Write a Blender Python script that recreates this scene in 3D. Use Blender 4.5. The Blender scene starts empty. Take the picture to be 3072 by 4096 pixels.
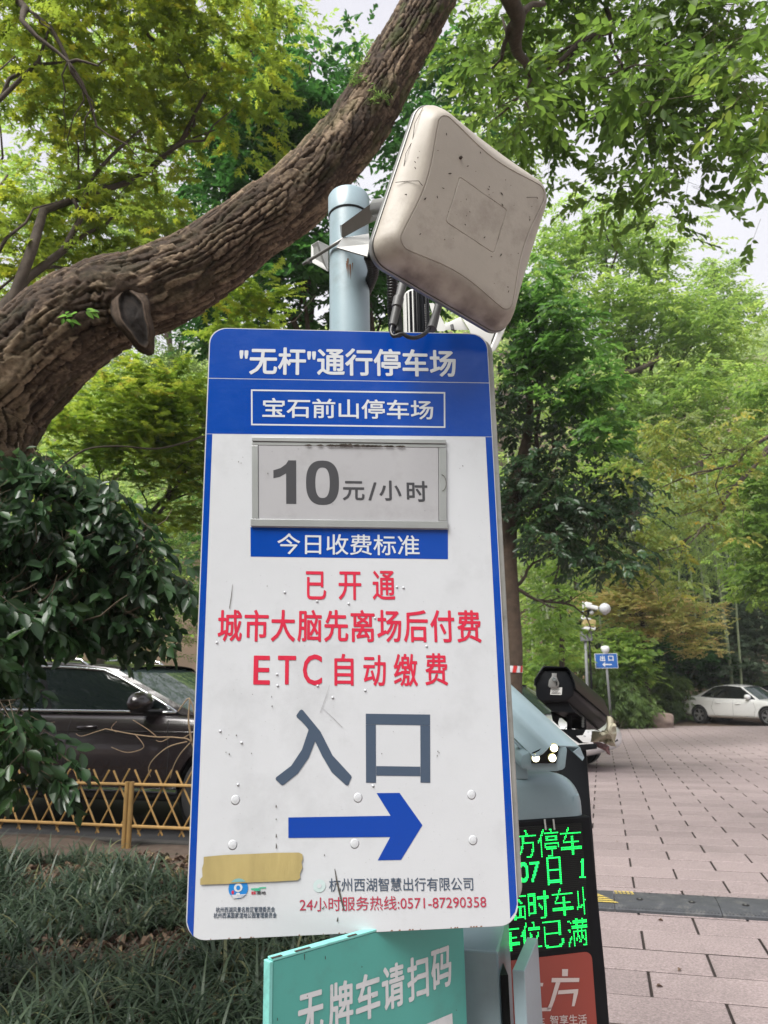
import bpy, bmesh, math, random
import numpy as np
from mathutils import Vector, Matrix
from mathutils.bvhtree import BVHTree
R = math.radians
sc = bpy.context.scene
COL = sc.collection
random.seed(7)
# ------------------------------------------------------------------ camera
CAMZ = 1.4
PITCH, ROLL, FPX = R(13.04), R(1.03), 2904.0
_F = Vector((0, math.cos(PITCH), math.sin(PITCH)))
_R0 = Vector((1, 0, 0)); _U0 = _R0.cross(_F)
_R = math.cos(ROLL)*_R0 - math.sin(ROLL)*_U0
_U = math.cos(ROLL)*_U0 + math.sin(ROLL)*_R0
cam = bpy.data.cameras.new('camera'); camo = bpy.data.objects.new('camera', cam); COL.objects.link(camo)
camo.matrix_world = Matrix(((_R.x, _U.x, -_F.x, 0), (_R.y, _U.y, -_F.y, 0), (_R.z, _U.z, -_F.z, CAMZ), (0, 0, 0, 1)))
cam.sensor_fit = 'VERTICAL'; cam.sensor_height = 36.0; cam.lens = FPX/4096*36.0
cam.clip_start = 0.05; cam.clip_end = 1500
cam.dof.use_dof = True; cam.dof.focus_distance = 1.6; cam.dof.aperture_fstop = 9.0
sc.camera = camo
# ------------------------------------------------------------------ sky, sun, exposure
SUN_EL, SUN_AZ = 55.0, 220.0        # azimuth the light comes from, clockwise from +Y
w = bpy.data.worlds.new('World'); sc.world = w; w.use_nodes = True
nt = w.node_tree; bg = nt.nodes['Background']
sky = nt.nodes.new('ShaderNodeTexSky'); sky.sky_type = 'NISHITA'; sky.sun_disc = False
sky.sun_elevation = R(SUN_EL); sky.sun_rotation = R(SUN_AZ)
mix = nt.nodes.new('ShaderNodeMix'); mix.data_type = 'RGBA'; mix.inputs[0].default_value = 0.93
cl = nt.nodes.new('ShaderNodeTexNoise'); cl.inputs['Scale'].default_value = 1.6; cl.inputs['Detail'].default_value = 4
cr = nt.nodes.new('ShaderNodeValToRGB')
cr.color_ramp.elements[0].position = 0.35; cr.color_ramp.elements[0].color = (6.9, 6.75, 7.6, 1)
cr.color_ramp.elements[1].position = 0.7; cr.color_ramp.elements[1].color = (9.4, 9.4, 9.8, 1)
nt.links.new(cl.outputs['Fac'], cr.inputs[0])
nt.links.new(sky.outputs[0], mix.inputs[6]); nt.links.new(cr.outputs[0], mix.inputs[7])
nt.links.new(mix.outputs[2], bg.inputs[0]); bg.inputs[1].default_value = 0.052
sun = bpy.data.lights.new('sun', 'SUN'); suno = bpy.data.objects.new('sun', sun); COL.objects.link(suno)
sun.energy = 3.5; sun.angle = R(38); sun.color = (1.0, .97, .93)
_el, _az = R(SUN_EL), R(SUN_AZ)
_sd = Vector((math.sin(_az)*math.cos(_el), math.cos(_az)*math.cos(_el), math.sin(_el)))
suno.rotation_euler = (-_sd).to_track_quat('-Z', 'Y').to_euler()
sc.view_settings.view_transform = 'Standard'; sc.view_settings.look = 'None'
sc.view_settings.exposure = 1.15; sc.view_settings.gamma = 1.0; sc.view_settings.use_curve_mapping = False
sc.cycles.max_bounces = 7; sc.cycles.transparent_max_bounces = 6; sc.cycles.transmission_bounces = 4
sc.cycles.diffuse_bounces = 4; sc.cycles.glossy_bounces = 3
sc.cycles.use_denoising = True
# ------------------------------------------------------------------ helpers
def ray(px, py):
    return _F*FPX + _R*(px-1536) - _U*(py-2048)
CAMP = Vector((0, 0, CAMZ))
def at(px, py, y):
    d = ray(px, py); return CAMP + d*(y/d.y)
SL = -0.0155
def gz(x, y): return SL*y
class Plane:
    """an upright (or tilted) plane standing in the scene; local u right, d away, v up"""
    def __init__(s, o, yaw, lean=0.0):
        s.o = Vector(o); cy, sy = math.cos(yaw), math.sin(yaw)
        s.X = Vector((cy, sy, 0)); N = Vector((-sy, cy, 0))
        s.Z = Vector((0, 0, 1))*math.cos(lean) + N*math.sin(lean)
        s.N = s.Z.cross(s.X)
        s.M = Matrix(((s.X.x, s.N.x, s.Z.x, s.o.x), (s.X.y, s.N.y, s.Z.y, s.o.y), (s.X.z, s.N.z, s.Z.z, s.o.z), (0, 0, 0, 1)))
    def hit(s, px, py, d=0.0):
        r = ray(px, py); o = s.o + s.N*d
        t = (o-CAMP).dot(s.N)/r.dot(s.N)
        p = CAMP + r*t - s.o
        return (p.dot(s.X), p.dot(s.Z))
def lin(c):
    return tuple(((v/255)/12.92 if v/255 <= .04045 else ((v/255+.055)/1.055)**2.4) for v in c)
MATS = {}
def mat(name, col, rough=.5, metal=0, spec=.5, var=0.0, vscale=5, bump=0, bscale=40, coat=0, dirt=None, dirt_scale=3, dirt_amt=.5, rndvar=0, emit=None, estr=1, stretch=None, detail=4, world=False):
    m = bpy.data.materials.new(name); m.use_nodes = True; n = m.node_tree; b = n.nodes['Principled BSDF']
    b.inputs['Roughness'].default_value = rough; b.inputs['Metallic'].default_value = metal
    b.inputs['Specular IOR Level'].default_value = spec; b.inputs['Coat Weight'].default_value = coat; b.inputs['Coat Roughness'].default_value = .05
    tc = n.nodes.new('ShaderNodeTexCoord'); src = tc.outputs['Object'] if not world else n.nodes.new('ShaderNodeNewGeometry').outputs['Position']
    if stretch:
        mp = n.nodes.new('ShaderNodeMapping'); mp.inputs['Scale'].default_value = stretch; n.links.new(src, mp.inputs[0]); src = mp.outputs[0]
    rgb = n.nodes.new('ShaderNodeRGB'); rgb.outputs[0].default_value = (*col, 1); out = rgb.outputs[0]
    def noise(scale, det=detail, rg=.6):
        t = n.nodes.new('ShaderNodeTexNoise'); t.inputs['Scale'].default_value = scale; t.inputs['Detail'].default_value = det; t.inputs['Roughness'].default_value = rg
        n.links.new(src, t.inputs['Vector']); return t.outputs['Fac']
    def hsv(inp, fac, lo, hi, flo=.3, fhi=.7):
        mr = n.nodes.new('ShaderNodeMapRange'); mr.inputs[1].default_value = flo; mr.inputs[2].default_value = fhi; mr.inputs[3].default_value = lo; mr.inputs[4].default_value = hi
        n.links.new(fac, mr.inputs[0]); h = n.nodes.new('ShaderNodeHueSaturation'); n.links.new(inp, h.inputs['Color']); n.links.new(mr.outputs[0], h.inputs['Value']); return h.outputs[0]
    if var: out = hsv(out, noise(vscale), 1-var, 1+var)
    if rndvar:
        oi = n.nodes.new('ShaderNodeObjectInfo'); out = hsv(out, oi.outputs['Random'], 1-rndvar, 1+rndvar, 0, 1)
    if dirt:
        mr = n.nodes.new('ShaderNodeMapRange'); mr.inputs[1].default_value = .52; mr.inputs[2].default_value = .72; mr.inputs[3].default_value = 0; mr.inputs[4].default_value = dirt_amt
        n.links.new(noise(dirt_scale, 8, .7), mr.inputs[0]); mx = n.nodes.new('ShaderNodeMix'); mx.data_type = 'RGBA'
        n.links.new(mr.outputs[0], mx.inputs[0]); n.links.new(out, mx.inputs[6]); mx.inputs[7].default_value = (*dirt, 1); out = mx.outputs[2]
    n.links.new(out, b.inputs['Base Color'])
    if bump:
        bp = n.nodes.new('ShaderNodeBump'); bp.inputs['Strength'].default_value = bump; bp.inputs['Distance'].default_value = .01
        n.links.new(noise(bscale, 5), bp.inputs['Height']); n.links.new(bp.outputs[0], b.inputs['Normal'])
    if emit:
        b.inputs['Emission Color'].default_value = (*emit, 1); b.inputs['Emission Strength'].default_value = estr
    MATS[name] = m; return m
def leafmat(name, cols, trans=.4, rough=.45, spec=.4):
    m = bpy.data.materials.new(name); m.use_nodes = True; n = m.node_tree; b = n.nodes['Principled BSDF']
    a = n.nodes.new('ShaderNodeAttribute'); a.attribute_name = 'tint'
    r = n.nodes.new('ShaderNodeValToRGB'); e = r.color_ramp.elements
    while len(e) < len(cols): e.new(.5)
    for i, (p, c) in enumerate(cols): e[i].position = p; e[i].color = (*c, 1)
    n.links.new(a.outputs['Fac'], r.inputs[0]); n.links.new(r.outputs[0], b.inputs['Base Color'])
    b.inputs['Roughness'].default_value = rough; b.inputs['Specular IOR Level'].default_value = spec
    tr = n.nodes.new('ShaderNodeBsdfTranslucent'); h = n.nodes.new('ShaderNodeHueSaturation'); h.inputs['Value'].default_value = 2.5; h.inputs['Saturation'].default_value = 1.05; h.inputs['Hue'].default_value = .485
    n.links.new(r.outputs[0], h.inputs['Color']); n.links.new(h.outputs[0], tr.inputs[0])
    mx = n.nodes.new('ShaderNodeMixShader'); mx.inputs[0].default_value = trans
    n.links.new(b.outputs[0], mx.inputs[1]); n.links.new(tr.outputs[0], mx.inputs[2]); n.links.new(mx.outputs[0], n.nodes['Material Output'].inputs[0])
    MATS[name] = m; return m
def tag(o, label=None, cat=None, group=None, kind=None):
    if label: o['label'] = label
    if cat: o['category'] = cat
    if group: o['group'] = group
    if kind: o['kind'] = kind
    return o
def empty(name, loc, label=None, cat=None, group=None, rz=0):
    o = bpy.data.objects.new(name, None); COL.objects.link(o); o.location = loc; o.rotation_euler.z = rz
    o.empty_display_size = .1
    return tag(o, label, cat, group)
def link(name, me, m=None, parent=None, smooth=False, M=None, world=True):
    """link a mesh; with world=True its coordinates (through M) are world ones even under a parent"""
    if m is not None and not me.materials: me.materials.append(m if not isinstance(m, str) else MATS[m])
    o = bpy.data.objects.new(name, me); COL.objects.link(o)
    if smooth: me.shade_smooth()
    mw = M if M is not None else Matrix.Identity(4)
    if parent is not None:
        o.parent = parent
        if world:
            pm = Matrix.Identity(4); p = parent; ch = []
            while p is not None: ch.append(p.matrix_parent_inverse @ p.matrix_basis if p.parent else p.matrix_basis); p = p.parent
            for c in reversed(ch): pm = pm @ c
            mw = pm.inverted() @ mw
    o.matrix_basis = mw
    return o
class MB:
    def __init__(s): s.v = []; s.f = []
    def add(s, vs, fs):
        k = len(s.v); s.v += [tuple(v) for v in vs]; s.f += [tuple(i+k for i in f) for f in fs]; return s
    def box(s, c, d, M=None):
        vs = [Vector((c[0]+sx*d[0]/2, c[1]+sy*d[1]/2, c[2]+sz*d[2]/2)) for sx in (-1, 1) for sy in (-1, 1) for sz in (-1, 1)]
        if M is not None: vs = [M @ v for v in vs]
        return s.add(vs, [(0, 1, 3, 2), (4, 6, 7, 5), (0, 4, 5, 1), (2, 3, 7, 6), (0, 2, 6, 4), (1, 5, 7, 3)])
    def tube(s, pts, r, n=8, cap=True, up=None):
        pts = [Vector(p) for p in pts]; k = len(pts); rs = r if isinstance(r, (list, tuple)) else [r]*k
        a = None; vs = []
        for i, p in enumerate(pts):
            t = (pts[min(i+1, k-1)]-pts[max(i-1, 0)]).normalized()
            if a is None:
                a = t.orthogonal().normalized()
            a = (a - t*a.dot(t)).normalized(); b = t.cross(a)
            vs += [p + (a*math.cos(j*2*math.pi/n)+b*math.sin(j*2*math.pi/n))*rs[i] for j in range(n)]
        fs = [(i*n+j, i*n+(j+1) % n, (i+1)*n+(j+1) % n, (i+1)*n+j) for i in range(k-1) for j in range(n)]
        if cap: fs += [tuple(range(n))[::-1], tuple((k-1)*n+j for j in range(n))]
        return s.add(vs, fs)
    def loft(s, rings, cap=True, close=True):
        n = len(rings[0]); k = len(rings); vs = [p for r in rings for p in r]
        fs = [(i*n+j, i*n+(j+1) % n, (i+1)*n+(j+1) % n, (i+1)*n+j) for i in range(k-1) for j in range(n if close else n-1)]
        if cap: fs += [tuple(range(n))[::-1], tuple((k-1)*n+j for j in range(n))]
        return s.add(vs, fs)
    def mesh(s, name):
        me = bpy.data.meshes.new(name); me.from_pydata(s.v, [], s.f); me.validate()
        bm = bmesh.new(); bm.from_mesh(me); bmesh.ops.recalc_face_normals(bm, faces=bm.faces); bm.to_mesh(me); bm.free(); return me
    def build(s, name, m, parent=None, smooth=False, M=None, bevel=0, seg=2, auto=False):
        me = s.mesh(name)
        if bevel:
            bm = bmesh.new(); bm.from_mesh(me)
            ed = [e for e in bm.edges if len(e.link_faces) == 2 and e.calc_face_angle(0) > .5]
            bmesh.ops.bevel(bm, geom=ed, offset=bevel, segments=seg, affect='EDGES', profile=.5, clamp_overlap=True)
            bm.to_mesh(me); bm.free()
        o = link(name, me, m, parent, smooth, M)
        if auto:
            me.shade_smooth()
            bm = bmesh.new(); bm.from_mesh(me)
            for e in bm.edges:
                if len(e.link_faces) == 2 and e.calc_face_angle(0) > R(35): e.smooth = False
            bm.to_mesh(me); bm.free()
        return o
def prism(poly, d0, d1):
    """polygon [(u,v)] -> solid between local depths d0 and d1 (local u, d, v)"""
    mb = MB(); mb.loft([[(u, d0, v) for u, v in poly], [(u, d1, v) for u, v in poly]]); return mb
def roundrect(x0, y0, x1, y1, r, n=6):
    rr = r if isinstance(r, (list, tuple)) else [r]*4   # bl, br, tr, tl
    out = []
    for (cx, cy, a0, q) in ((x0+rr[0], y0+rr[0], 180, rr[0]), (x1-rr[1], y0+rr[1], 270, rr[1]), (x1-rr[2], y1-rr[2], 0, rr[2]), (x0+rr[3], y1-rr[3], 90, rr[3])):
        if q < 1e-6: out.append((cx, cy)); continue
        for i in range(n+1):
            a = R(a0+90*i/n); out.append((cx+q*math.cos(a), cy+q*math.sin(a)))
    return out
def flat(poly, d):
    return MB().add([(u, d, v) for u, v in poly], [tuple(range(len(poly)))])
_glyph = {}
def glyphs(body, offset=0.0, spacing=1.0):
    k = (body, offset, spacing)
    if k in _glyph: return _glyph[k]
    cu = bpy.data.curves.new('lettering', 'FONT'); cu.body = body; cu.size = 1; cu.offset = offset; cu.space_character = spacing; cu.resolution_u = 3
    o = bpy.data.objects.new('lettering', cu); COL.objects.link(o)
    dg = bpy.context.evaluated_depsgraph_get(); me = bpy.data.meshes.new_from_object(o.evaluated_get(dg))
    v = np.array([p.co[:2] for p in me.vertices]); f = [tuple(p.vertices) for p in me.polygons]
    bpy.data.objects.remove(o); bpy.data.curves.remove(cu); bpy.data.meshes.remove(me)
    _glyph[k] = (v, f); return v, f
def text(body, a, b, h, frame, m, parent, d=-.0006, offset=0.0, spacing=1.0, name='lettering'):
    """ink box from left-middle a to right-middle b, height h, all in the local u, v of frame; offset emboldens by laid-over copies"""
    v, f = glyphs(body, 0.0, spacing)
    mn, mx = v.min(0), v.max(0); a = np.array(a); b = np.array(b); ux = (b-a)/max(1e-9, np.linalg.norm(b-a))
    W_ = np.linalg.norm(b-a); o = offset*h; s = (v-mn)/(mx-mn)
    mb = MB(); shifts = [(0, 0)] if not offset else [(0, 0), (-o, 0), (o, 0), (0, o), (0, -o), (-.7*o, .7*o), (.7*o, .7*o), (-.7*o, -.7*o), (.7*o, -.7*o)]
    for k, (dx, dy) in enumerate(shifts):
        P = a[None]+ux[None]*(o+(W_-2*o)*s[:, :1]); P[:, 1] += (s[:, 1]-.5)*(h-2*o); P = P+np.array([dx, dy])
        mb.add([(p[0], d-k*.00004, p[1]) for p in P], f)
    me = bpy.data.meshes.new(name); me.from_pydata(mb.v, [], mb.f)
    return link(name, me, m, parent, M=frame.M)
# ------------------------------------------------------------------ foliage tools
RNG = np.random.default_rng(11)
SHAPES = {
 'rhomb': ([(0, 0), (-.27, .45), (0, 1), (.27, .45)], [0, 1.0, 0, 1.0], [(0, 1, 2), (0, 2, 3)]),
 'leaf': ([(0, 0), (-.2, .22), (-.25, .5), (0, 1), (.25, .5), (.2, .22)], [0, .8, 1, -.3, 1, .8], [(0, 1, 2, 3), (0, 3, 4, 5)]),
 'broad': ([(0, 0), (-.16, .12), (-.27, .36), (-.24, .62), (-.1, .86), (0, 1), (.1, .86), (.24, .62), (.27, .36), (.16, .12)], [0, .6, 1, 1, .3, -.6, .3, 1, 1, .6], [(0, 1, 2, 3, 4, 5), (0, 5, 6, 7, 8, 9)]),
 'narrow': ([(0, 0), (-.1, .35), (0, 1), (.1, .35)], [0, 1, -.5, 1], [(0, 1, 2), (0, 2, 3)]),
 'maple': ([(0, 0), (-.42, .02), (-.17, .26), (-.52, .55), (-.13, .52), (0, 1.05), (.13, .52), (.52, .55), (.17, .26), (.42, .02)], [0, -.5, .3, -.5, .3, -.6, .3, -.5, .3, -.5], [(0, 1, 2, 3, 4, 5), (0, 5, 6, 7, 8, 9)]),
}
def E(px, py, y, rx, ry, rz, n):
    """ellipsoid of clumps round the point seen at (px,py) at distance y; radii rx, ry in source pixels, rz in metres"""
    c = at(px, py, y); return (np.array(c), np.array([rx*y/FPX, rz, ry*y/FPX]), n)
def W(x, y, z, rx, ry, rz, n): return (np.array([x, y, z]), np.array([rx, ry, rz]), n)
def clumps(ells, shell=.45):
    out = []
    for c, r, n in ells:
        d = RNG.normal(size=(n, 3)); d /= np.linalg.norm(d, axis=1)[:, None]
        out.append(c + d*r*(RNG.random((n, 1))**shell))
    return np.concatenate(out)
def leafset(cl, crad, K, m, L, droop=.25, up=.75, spread=.16, flat_=.6, tilt=.35):
    """K sprays of m leaves about every clump; returns base, dir, normal, length, tint"""
    n = len(cl); S = n*K
    base = np.repeat(cl, K, 0); off = RNG.normal(size=(S, 3)); off /= np.linalg.norm(off, axis=1)[:, None]
    off *= (RNG.random((S, 1))**.5)*crad; off[:, 2] *= flat_
    sp = base + off
    az = np.arctan2(off[:, 1], off[:, 0]) + RNG.normal(0, .7, S)
    ax = np.stack([np.cos(az), np.sin(az), -droop+RNG.normal(0, .25, S)], 1); ax /= np.linalg.norm(ax, axis=1)[:, None]
    nn = np.stack([RNG.normal(0, tilt, S), RNG.normal(0, tilt, S), np.full(S, up)], 1); nn -= ax*(nn*ax).sum(1)[:, None]; nn /= np.linalg.norm(nn, axis=1)[:, None]
    sd = np.cross(ax, nn)
    t = (np.arange(m)+.5)/m; side = np.where(np.arange(m) % 2, 1., -1.)
    ln = spread*(.7+.6*RNG.random(S))
    P = sp[:, None] + ax[:, None]*(t[None, :, None]*ln[:, None, None])
    ang = .9-.5*t[None] + RNG.normal(0, .25, (S, m))
    D = ax[:, None]*np.cos(ang)[..., None] + sd[:, None]*(side[None]*np.sin(ang))[..., None]
    D[..., 2] -= droop*.8*RNG.random((S, m)); D += RNG.normal(0, .12, D.shape)
    D /= np.linalg.norm(D, axis=2)[..., None]
    N = nn[:, None] + RNG.normal(0, tilt, (S, m, 3)); N -= D*(N*D).sum(2)[..., None]; N /= np.linalg.norm(N, axis=2)[..., None]
    LL = L*(.65+.6*RNG.random((S, m)))
    ct = np.repeat(RNG.random(n), K)[:, None]*.55 + np.repeat(RNG.random(S)[:, None], m, 1)*.2 + RNG.random((S, m))*.25
    twigs = (sp, sp+ax*ln[:, None])
    return P.reshape(-1, 3), D.reshape(-1, 3), N.reshape(-1, 3), LL.ravel(), ct.ravel(), twigs
def leafmesh(name, P, D, N, L, T, shape='rhomb', fold=.12):
    pts, hs, fs = SHAPES[shape]; pts = np.array(pts); hs = np.array(hs)*fold
    n, k = len(P), len(pts); Sd = np.cross(D, N)
    V = P[:, None] + D[:, None]*(pts[None, :, 1, None]*L[:, None, None]) + Sd[:, None]*(pts[None, :, 0, None]*L[:, None, None]) + N[:, None]*(hs[None, :, None]*L[:, None, None])
    me = bpy.data.meshes.new(name); me.vertices.add(n*k); me.vertices.foreach_set('co', V.astype(np.float32).ravel())
    loops = np.concatenate([np.array(f) for f in fs]); lens = np.array([len(f) for f in fs])
    nl = len(loops); me.loops.add(n*nl); me.loops.foreach_set('vertex_index', (loops[None]+np.arange(n)[:, None]*k).astype(np.int32).ravel())
    me.polygons.add(n*len(fs)); tot = np.tile(lens, n); st = np.concatenate([[0], np.cumsum(tot)[:-1]])
    me.polygons.foreach_set('loop_start', st.astype(np.int32)); me.polygons.foreach_set('loop_total', tot.astype(np.int32))
    at_ = me.attributes.new('tint', 'FLOAT', 'FACE'); at_.data.foreach_set('value', np.repeat(T, len(fs)).astype(np.float32))
    me.update(calc_edges=True); return me
LEAFN = [0]
def thin(ells, k): return [(c, r, max(1, int(round(n*k)))) for c, r, n in ells]
def foliage(parent, ells, m, crad=.35, K=6, per=9, L=.09, shape='rhomb', name='foliage', droop=.25, up=.75, spread=.2, shell=.45, nparts=0, twigs=False, tilt=.35, flat_=.6, fold=.12, cut=None, cl=None):
    if cl is None: cl = clumps(ells, shell)
    P, D, N, LL, T, tw = leafset(cl, crad, K, per, L, droop, up, spread, flat_, tilt)
    if cut is not None:
        k = cut(P); P, D, N, LL, T = P[k], D[k], N[k], LL[k], T[k]
    LEAFN[0] += len(P)
    if nparts:
        dist = (P[:, 0]**2+P[:, 1]**2+(P[:, 2]-CAMZ)**2)**.5
        f = np.array(_F); rr = np.array(_R); uu = np.array(_U); q = P-np.array([0, 0, CAMZ]); z = q@f
        vis = (z > .3) & (np.abs(q@rr/z)*FPX < 1536) & (np.abs(q@uu/z)*FPX < 2048)
        key = np.where(vis, LL/dist, -1); o = np.argsort(-key)[:nparts]; o = o[key[o] > 0]
        base = []
        for tv in (.1, .3, .5, .7, .9):
            base.append(leafmesh('leaf', np.zeros((1, 3)), np.array([[0, 1., 0]]), np.array([[0, 0, 1.]]), np.ones(1), np.array([tv]), shape, fold))
            base[-1].materials.append(MATS[m] if isinstance(m, str) else m)
        Pm = parent.matrix_basis.inverted()
        for i in o:
            d, nn = Vector(D[i]), Vector(N[i]); s = d.cross(nn); l = float(LL[i])
            M = Matrix(((s.x*l, d.x*l, nn.x*l, P[i, 0]), (s.y*l, d.y*l, nn.y*l, P[i, 1]), (s.z*l, d.z*l, nn.z*l, P[i, 2]), (0, 0, 0, 1)))
            ob = bpy.data.objects.new('leaf', base[min(4, int(T[i]*5))]); COL.objects.link(ob); ob.parent = parent; ob.matrix_basis = Pm @ M
        keep = np.ones(len(P), bool); keep[o] = False; P, D, N, LL, T = P[keep], D[keep], N[keep], LL[keep], T[keep]
    o = link(name, leafmesh(name, P, D, N, LL, T, shape, fold), m, parent); o['kind'] = 'stuff'
    if twigs:
        A, B = tw; n = len(A); t = B-A; a = np.cross(t, [0, 0, 1.]); a /= np.linalg.norm(a, axis=1)[:, None]+1e-9; b = np.cross(t, a); b /= np.linalg.norm(b, axis=1)[:, None]+1e-9
        rad = .0022 if twigs is True else twigs
        A0 = A - t*.5
        ring = [a, -.5*a+.87*b, -.5*a-.87*b]
        V = np.stack([A0+r*rad for r in ring]+[B+r*rad*.5 for r in ring], 1).reshape(-1, 3)
        F = np.array([[0, 1, 4, 3], [1, 2, 5, 4], [2, 0, 3, 5]])[None]+np.arange(n)[:, None, None]*6
        me = bpy.data.meshes.new('twigs'); me.vertices.add(len(V)); me.vertices.foreach_set('co', V.astype(np.float32).ravel())
        me.loops.add(F.size); me.loops.foreach_set('vertex_index', F.astype(np.int32).ravel()); me.polygons.add(n*3)
        me.polygons.foreach_set('loop_start', np.arange(0, n*12, 4, dtype=np.int32)); me.polygons.foreach_set('loop_total', np.full(n*3, 4, np.int32)); me.update(calc_edges=True)
        link('twigs', me, 'twig', parent)['kind'] = 'stuff'
    return o
def wobble(a, b, n, amp, seed=0):
    rg = random.Random(seed); a, b = Vector(a), Vector(b); L = (b-a).length
    ph = [rg.random()*6 for _ in range(6)]
    out = []
    for i in range(n+1):
        t = i/n; e = math.sin(t*math.pi)
        out.append(a.lerp(b, t)+Vector((math.sin(t*5+ph[0])+.5*math.sin(t*13+ph[1]), math.sin(t*4+ph[2])+.5*math.sin(t*11+ph[3]), math.sin(t*6+ph[4])*.6))*amp*L*e*.5)
    return out
def trunk(parent, pts, radii, m='bark_dark', n=10, name='trunk'):
    k = len(pts); rs = [radii[0]+(radii[1]-radii[0])*i/(k-1) for i in range(k)] if len(radii) == 2 else radii
    mb = MB(); mb.tube(pts, rs, n); return mb.build(name, m, parent, smooth=True)
def fork(parent, start, ends, r, seed=0, m='bark_dark', name='branch', sub=3):
    """branches from start towards each end, each with a few side shoots; one mesh per branch"""
    rg = random.Random(seed)
    for j, e in enumerate(ends):
        p = wobble(start, e, 9, .12, seed*31+j); mb = MB(); mb.tube(p, [r*(1-.82*i/9) for i in range(10)], 7)
        L = (Vector(e)-Vector(start)).length
        for s in range(sub):
            i = rg.randint(3, 8); q = p[i]; d = (p[i+1]-p[i-1]).normalized() + Vector((rg.uniform(-.8, .8), rg.uniform(-.8, .8), rg.uniform(-.3, .7)))
            e2 = q + d.normalized()*L*rg.uniform(.2, .45); mb.tube(wobble(q, e2, 5, .15, seed*77+j*9+s), [r*.38*(1-.8*a/5) for a in range(6)], 5)
        mb.build(name, m, parent, smooth=True)
def vnoise(shape_xy, freq, seed):
    """smooth value noise on arrays x, y"""
    x, y = shape_xy; rg = np.random.default_rng(seed); T = rg.random((256, 256))
    x = x*freq; y = y*freq; xi = np.floor(x).astype(int); yi = np.floor(y).astype(int); fx = x-xi; fy = y-yi; fx = fx*fx*(3-2*fx); fy = fy*fy*(3-2*fy)
    g = lambda a, b: T[a % 256, b % 256]
    return (g(xi, yi)*(1-fx)+g(xi+1, yi)*fx)*(1-fy)+(g(xi, yi+1)*(1-fx)+g(xi+1, yi+1)*fx)*fy
# ------------------------------------------------------------------ materials
mat('film_white', lin((192, 195, 199)), rough=.24, spec=.5, var=.04, vscale=3, bump=.12, bscale=8, dirt=lin((118, 118, 118)), dirt_scale=4, dirt_amt=.24)
mat('film_blue', lin((4, 62, 152)), rough=.16, spec=.5, var=.05, vscale=6, bump=.2, bscale=8, dirt=lin((60, 90, 160)), dirt_scale=7, dirt_amt=.3)
mat('film_print_white', lin((196, 200, 204)), rough=.3)
mat('print_red', lin((196, 40, 66)), rough=.35, var=.08, vscale=30)
mat('print_slate', lin((66, 80, 98)), rough=.35)
mat('print_black', lin((58, 58, 62)), rough=.4)
mat('print_crimson', lin((170, 52, 74)), rough=.35)
mat('print_arrow', lin((4, 60, 152)), rough=.3)
mat('plate_grey', lin((158, 158, 161)), rough=.4, var=.04, vscale=6, dirt=lin((120, 120, 118)), dirt_scale=14, dirt_amt=.3)
mat('alu', lin((170, 172, 172)), rough=.35, metal=.6, var=.08, vscale=12)
mat('alu_edge', lin((150, 150, 146)), rough=.45, metal=.4, var=.15, vscale=14, dirt=lin((90, 85, 78)), dirt_scale=20, dirt_amt=.5)
mat('tape_tan', lin((166, 150, 100)), rough=.5, var=.12, vscale=25, stretch=(1, 1, .25), bump=.15, bscale=60)
mat('scratch', lin((70, 66, 58)), rough=.7)
mat('scuff', lin((150, 150, 152)), rough=.6)
mat('logo_blue', lin((30, 120, 190)), rough=.3); mat('logo_teal', lin((120, 165, 165)), rough=.35); mat('logo_green', lin((60, 170, 130)), rough=.35)
mat('logo_pale', lin((184, 200, 200)), rough=.4)
mat('pole_paint', lin((150, 170, 178)), rough=.35, var=.05, vscale=8, dirt=lin((120, 118, 110)), dirt_scale=9, dirt_amt=.35, bump=.05, bscale=30)
mat('rust', lin((120, 84, 60)), rough=.8, var=.2, vscale=30)
mat('beige_plastic', lin((172, 165, 154)), rough=.5, var=.07, vscale=7, dirt=lin((112, 100, 90)), dirt_scale=6, dirt_amt=.6, bump=.05, bscale=80)
mat('grime', lin((62, 54, 48)), rough=.9)
mat('galv', lin((140, 140, 138)), rough=.42, metal=.55, var=.1, vscale=14)
mat('conduit', (.012, .012, .013), rough=.38); mat('rubber', (.02, .02, .022), rough=.6)
mat('dark_grey_fitting', lin((84, 84, 84)), rough=.5)
mat('white_plastic', lin((205, 205, 202)), rough=.4, var=.04, vscale=8)
mat('kiosk_blue', lin((136, 156, 163)), rough=.33, spec=.5, var=.03, vscale=4, bump=.03, bscale=120, dirt=lin((95, 110, 115)), dirt_scale=8, dirt_amt=.22)
mat('kiosk_blue_light', lin((150, 170, 178)), rough=.33, spec=.5, var=.03, vscale=4, bump=.03, bscale=120, dirt=lin((100, 112, 116)), dirt_scale=9, dirt_amt=.2)
mat('black_gloss', (.008, .008, .009), rough=.18); mat('black_satin', (.008, .009, .011), rough=.42, spec=.16, var=.15, vscale=10)
mat('led_board', (.010, .012, .011), rough=.6)
mat('led_green', (.0, .05, .01), emit=(.01, 1.0, .12), estr=1.6)
mat('lamp_white', (.8, .8, .7), emit=(1, 1, .85), estr=2.4)
mat('lamp_rim', lin((200, 190, 110)), rough=.3)
mat('logo_red_panel', lin((150, 62, 50)), rough=.3, coat=.2)
mat('panel_print', lin((206, 190, 186)), rough=.4)
mat('teal_paint', lin((78, 160, 150)), rough=.42, var=.05, vscale=6, dirt=lin((80, 130, 122)), dirt_scale=9, dirt_amt=.45)
mat('teal_edge', lin((122, 194, 186)), rough=.4, dirt=lin((70, 90, 88)), dirt_scale=12, dirt_amt=.5)
mat('paint_pale', lin((206, 208, 210)), rough=.5, dirt=lin((120, 150, 148)), dirt_scale=30, dirt_amt=.4)
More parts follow.
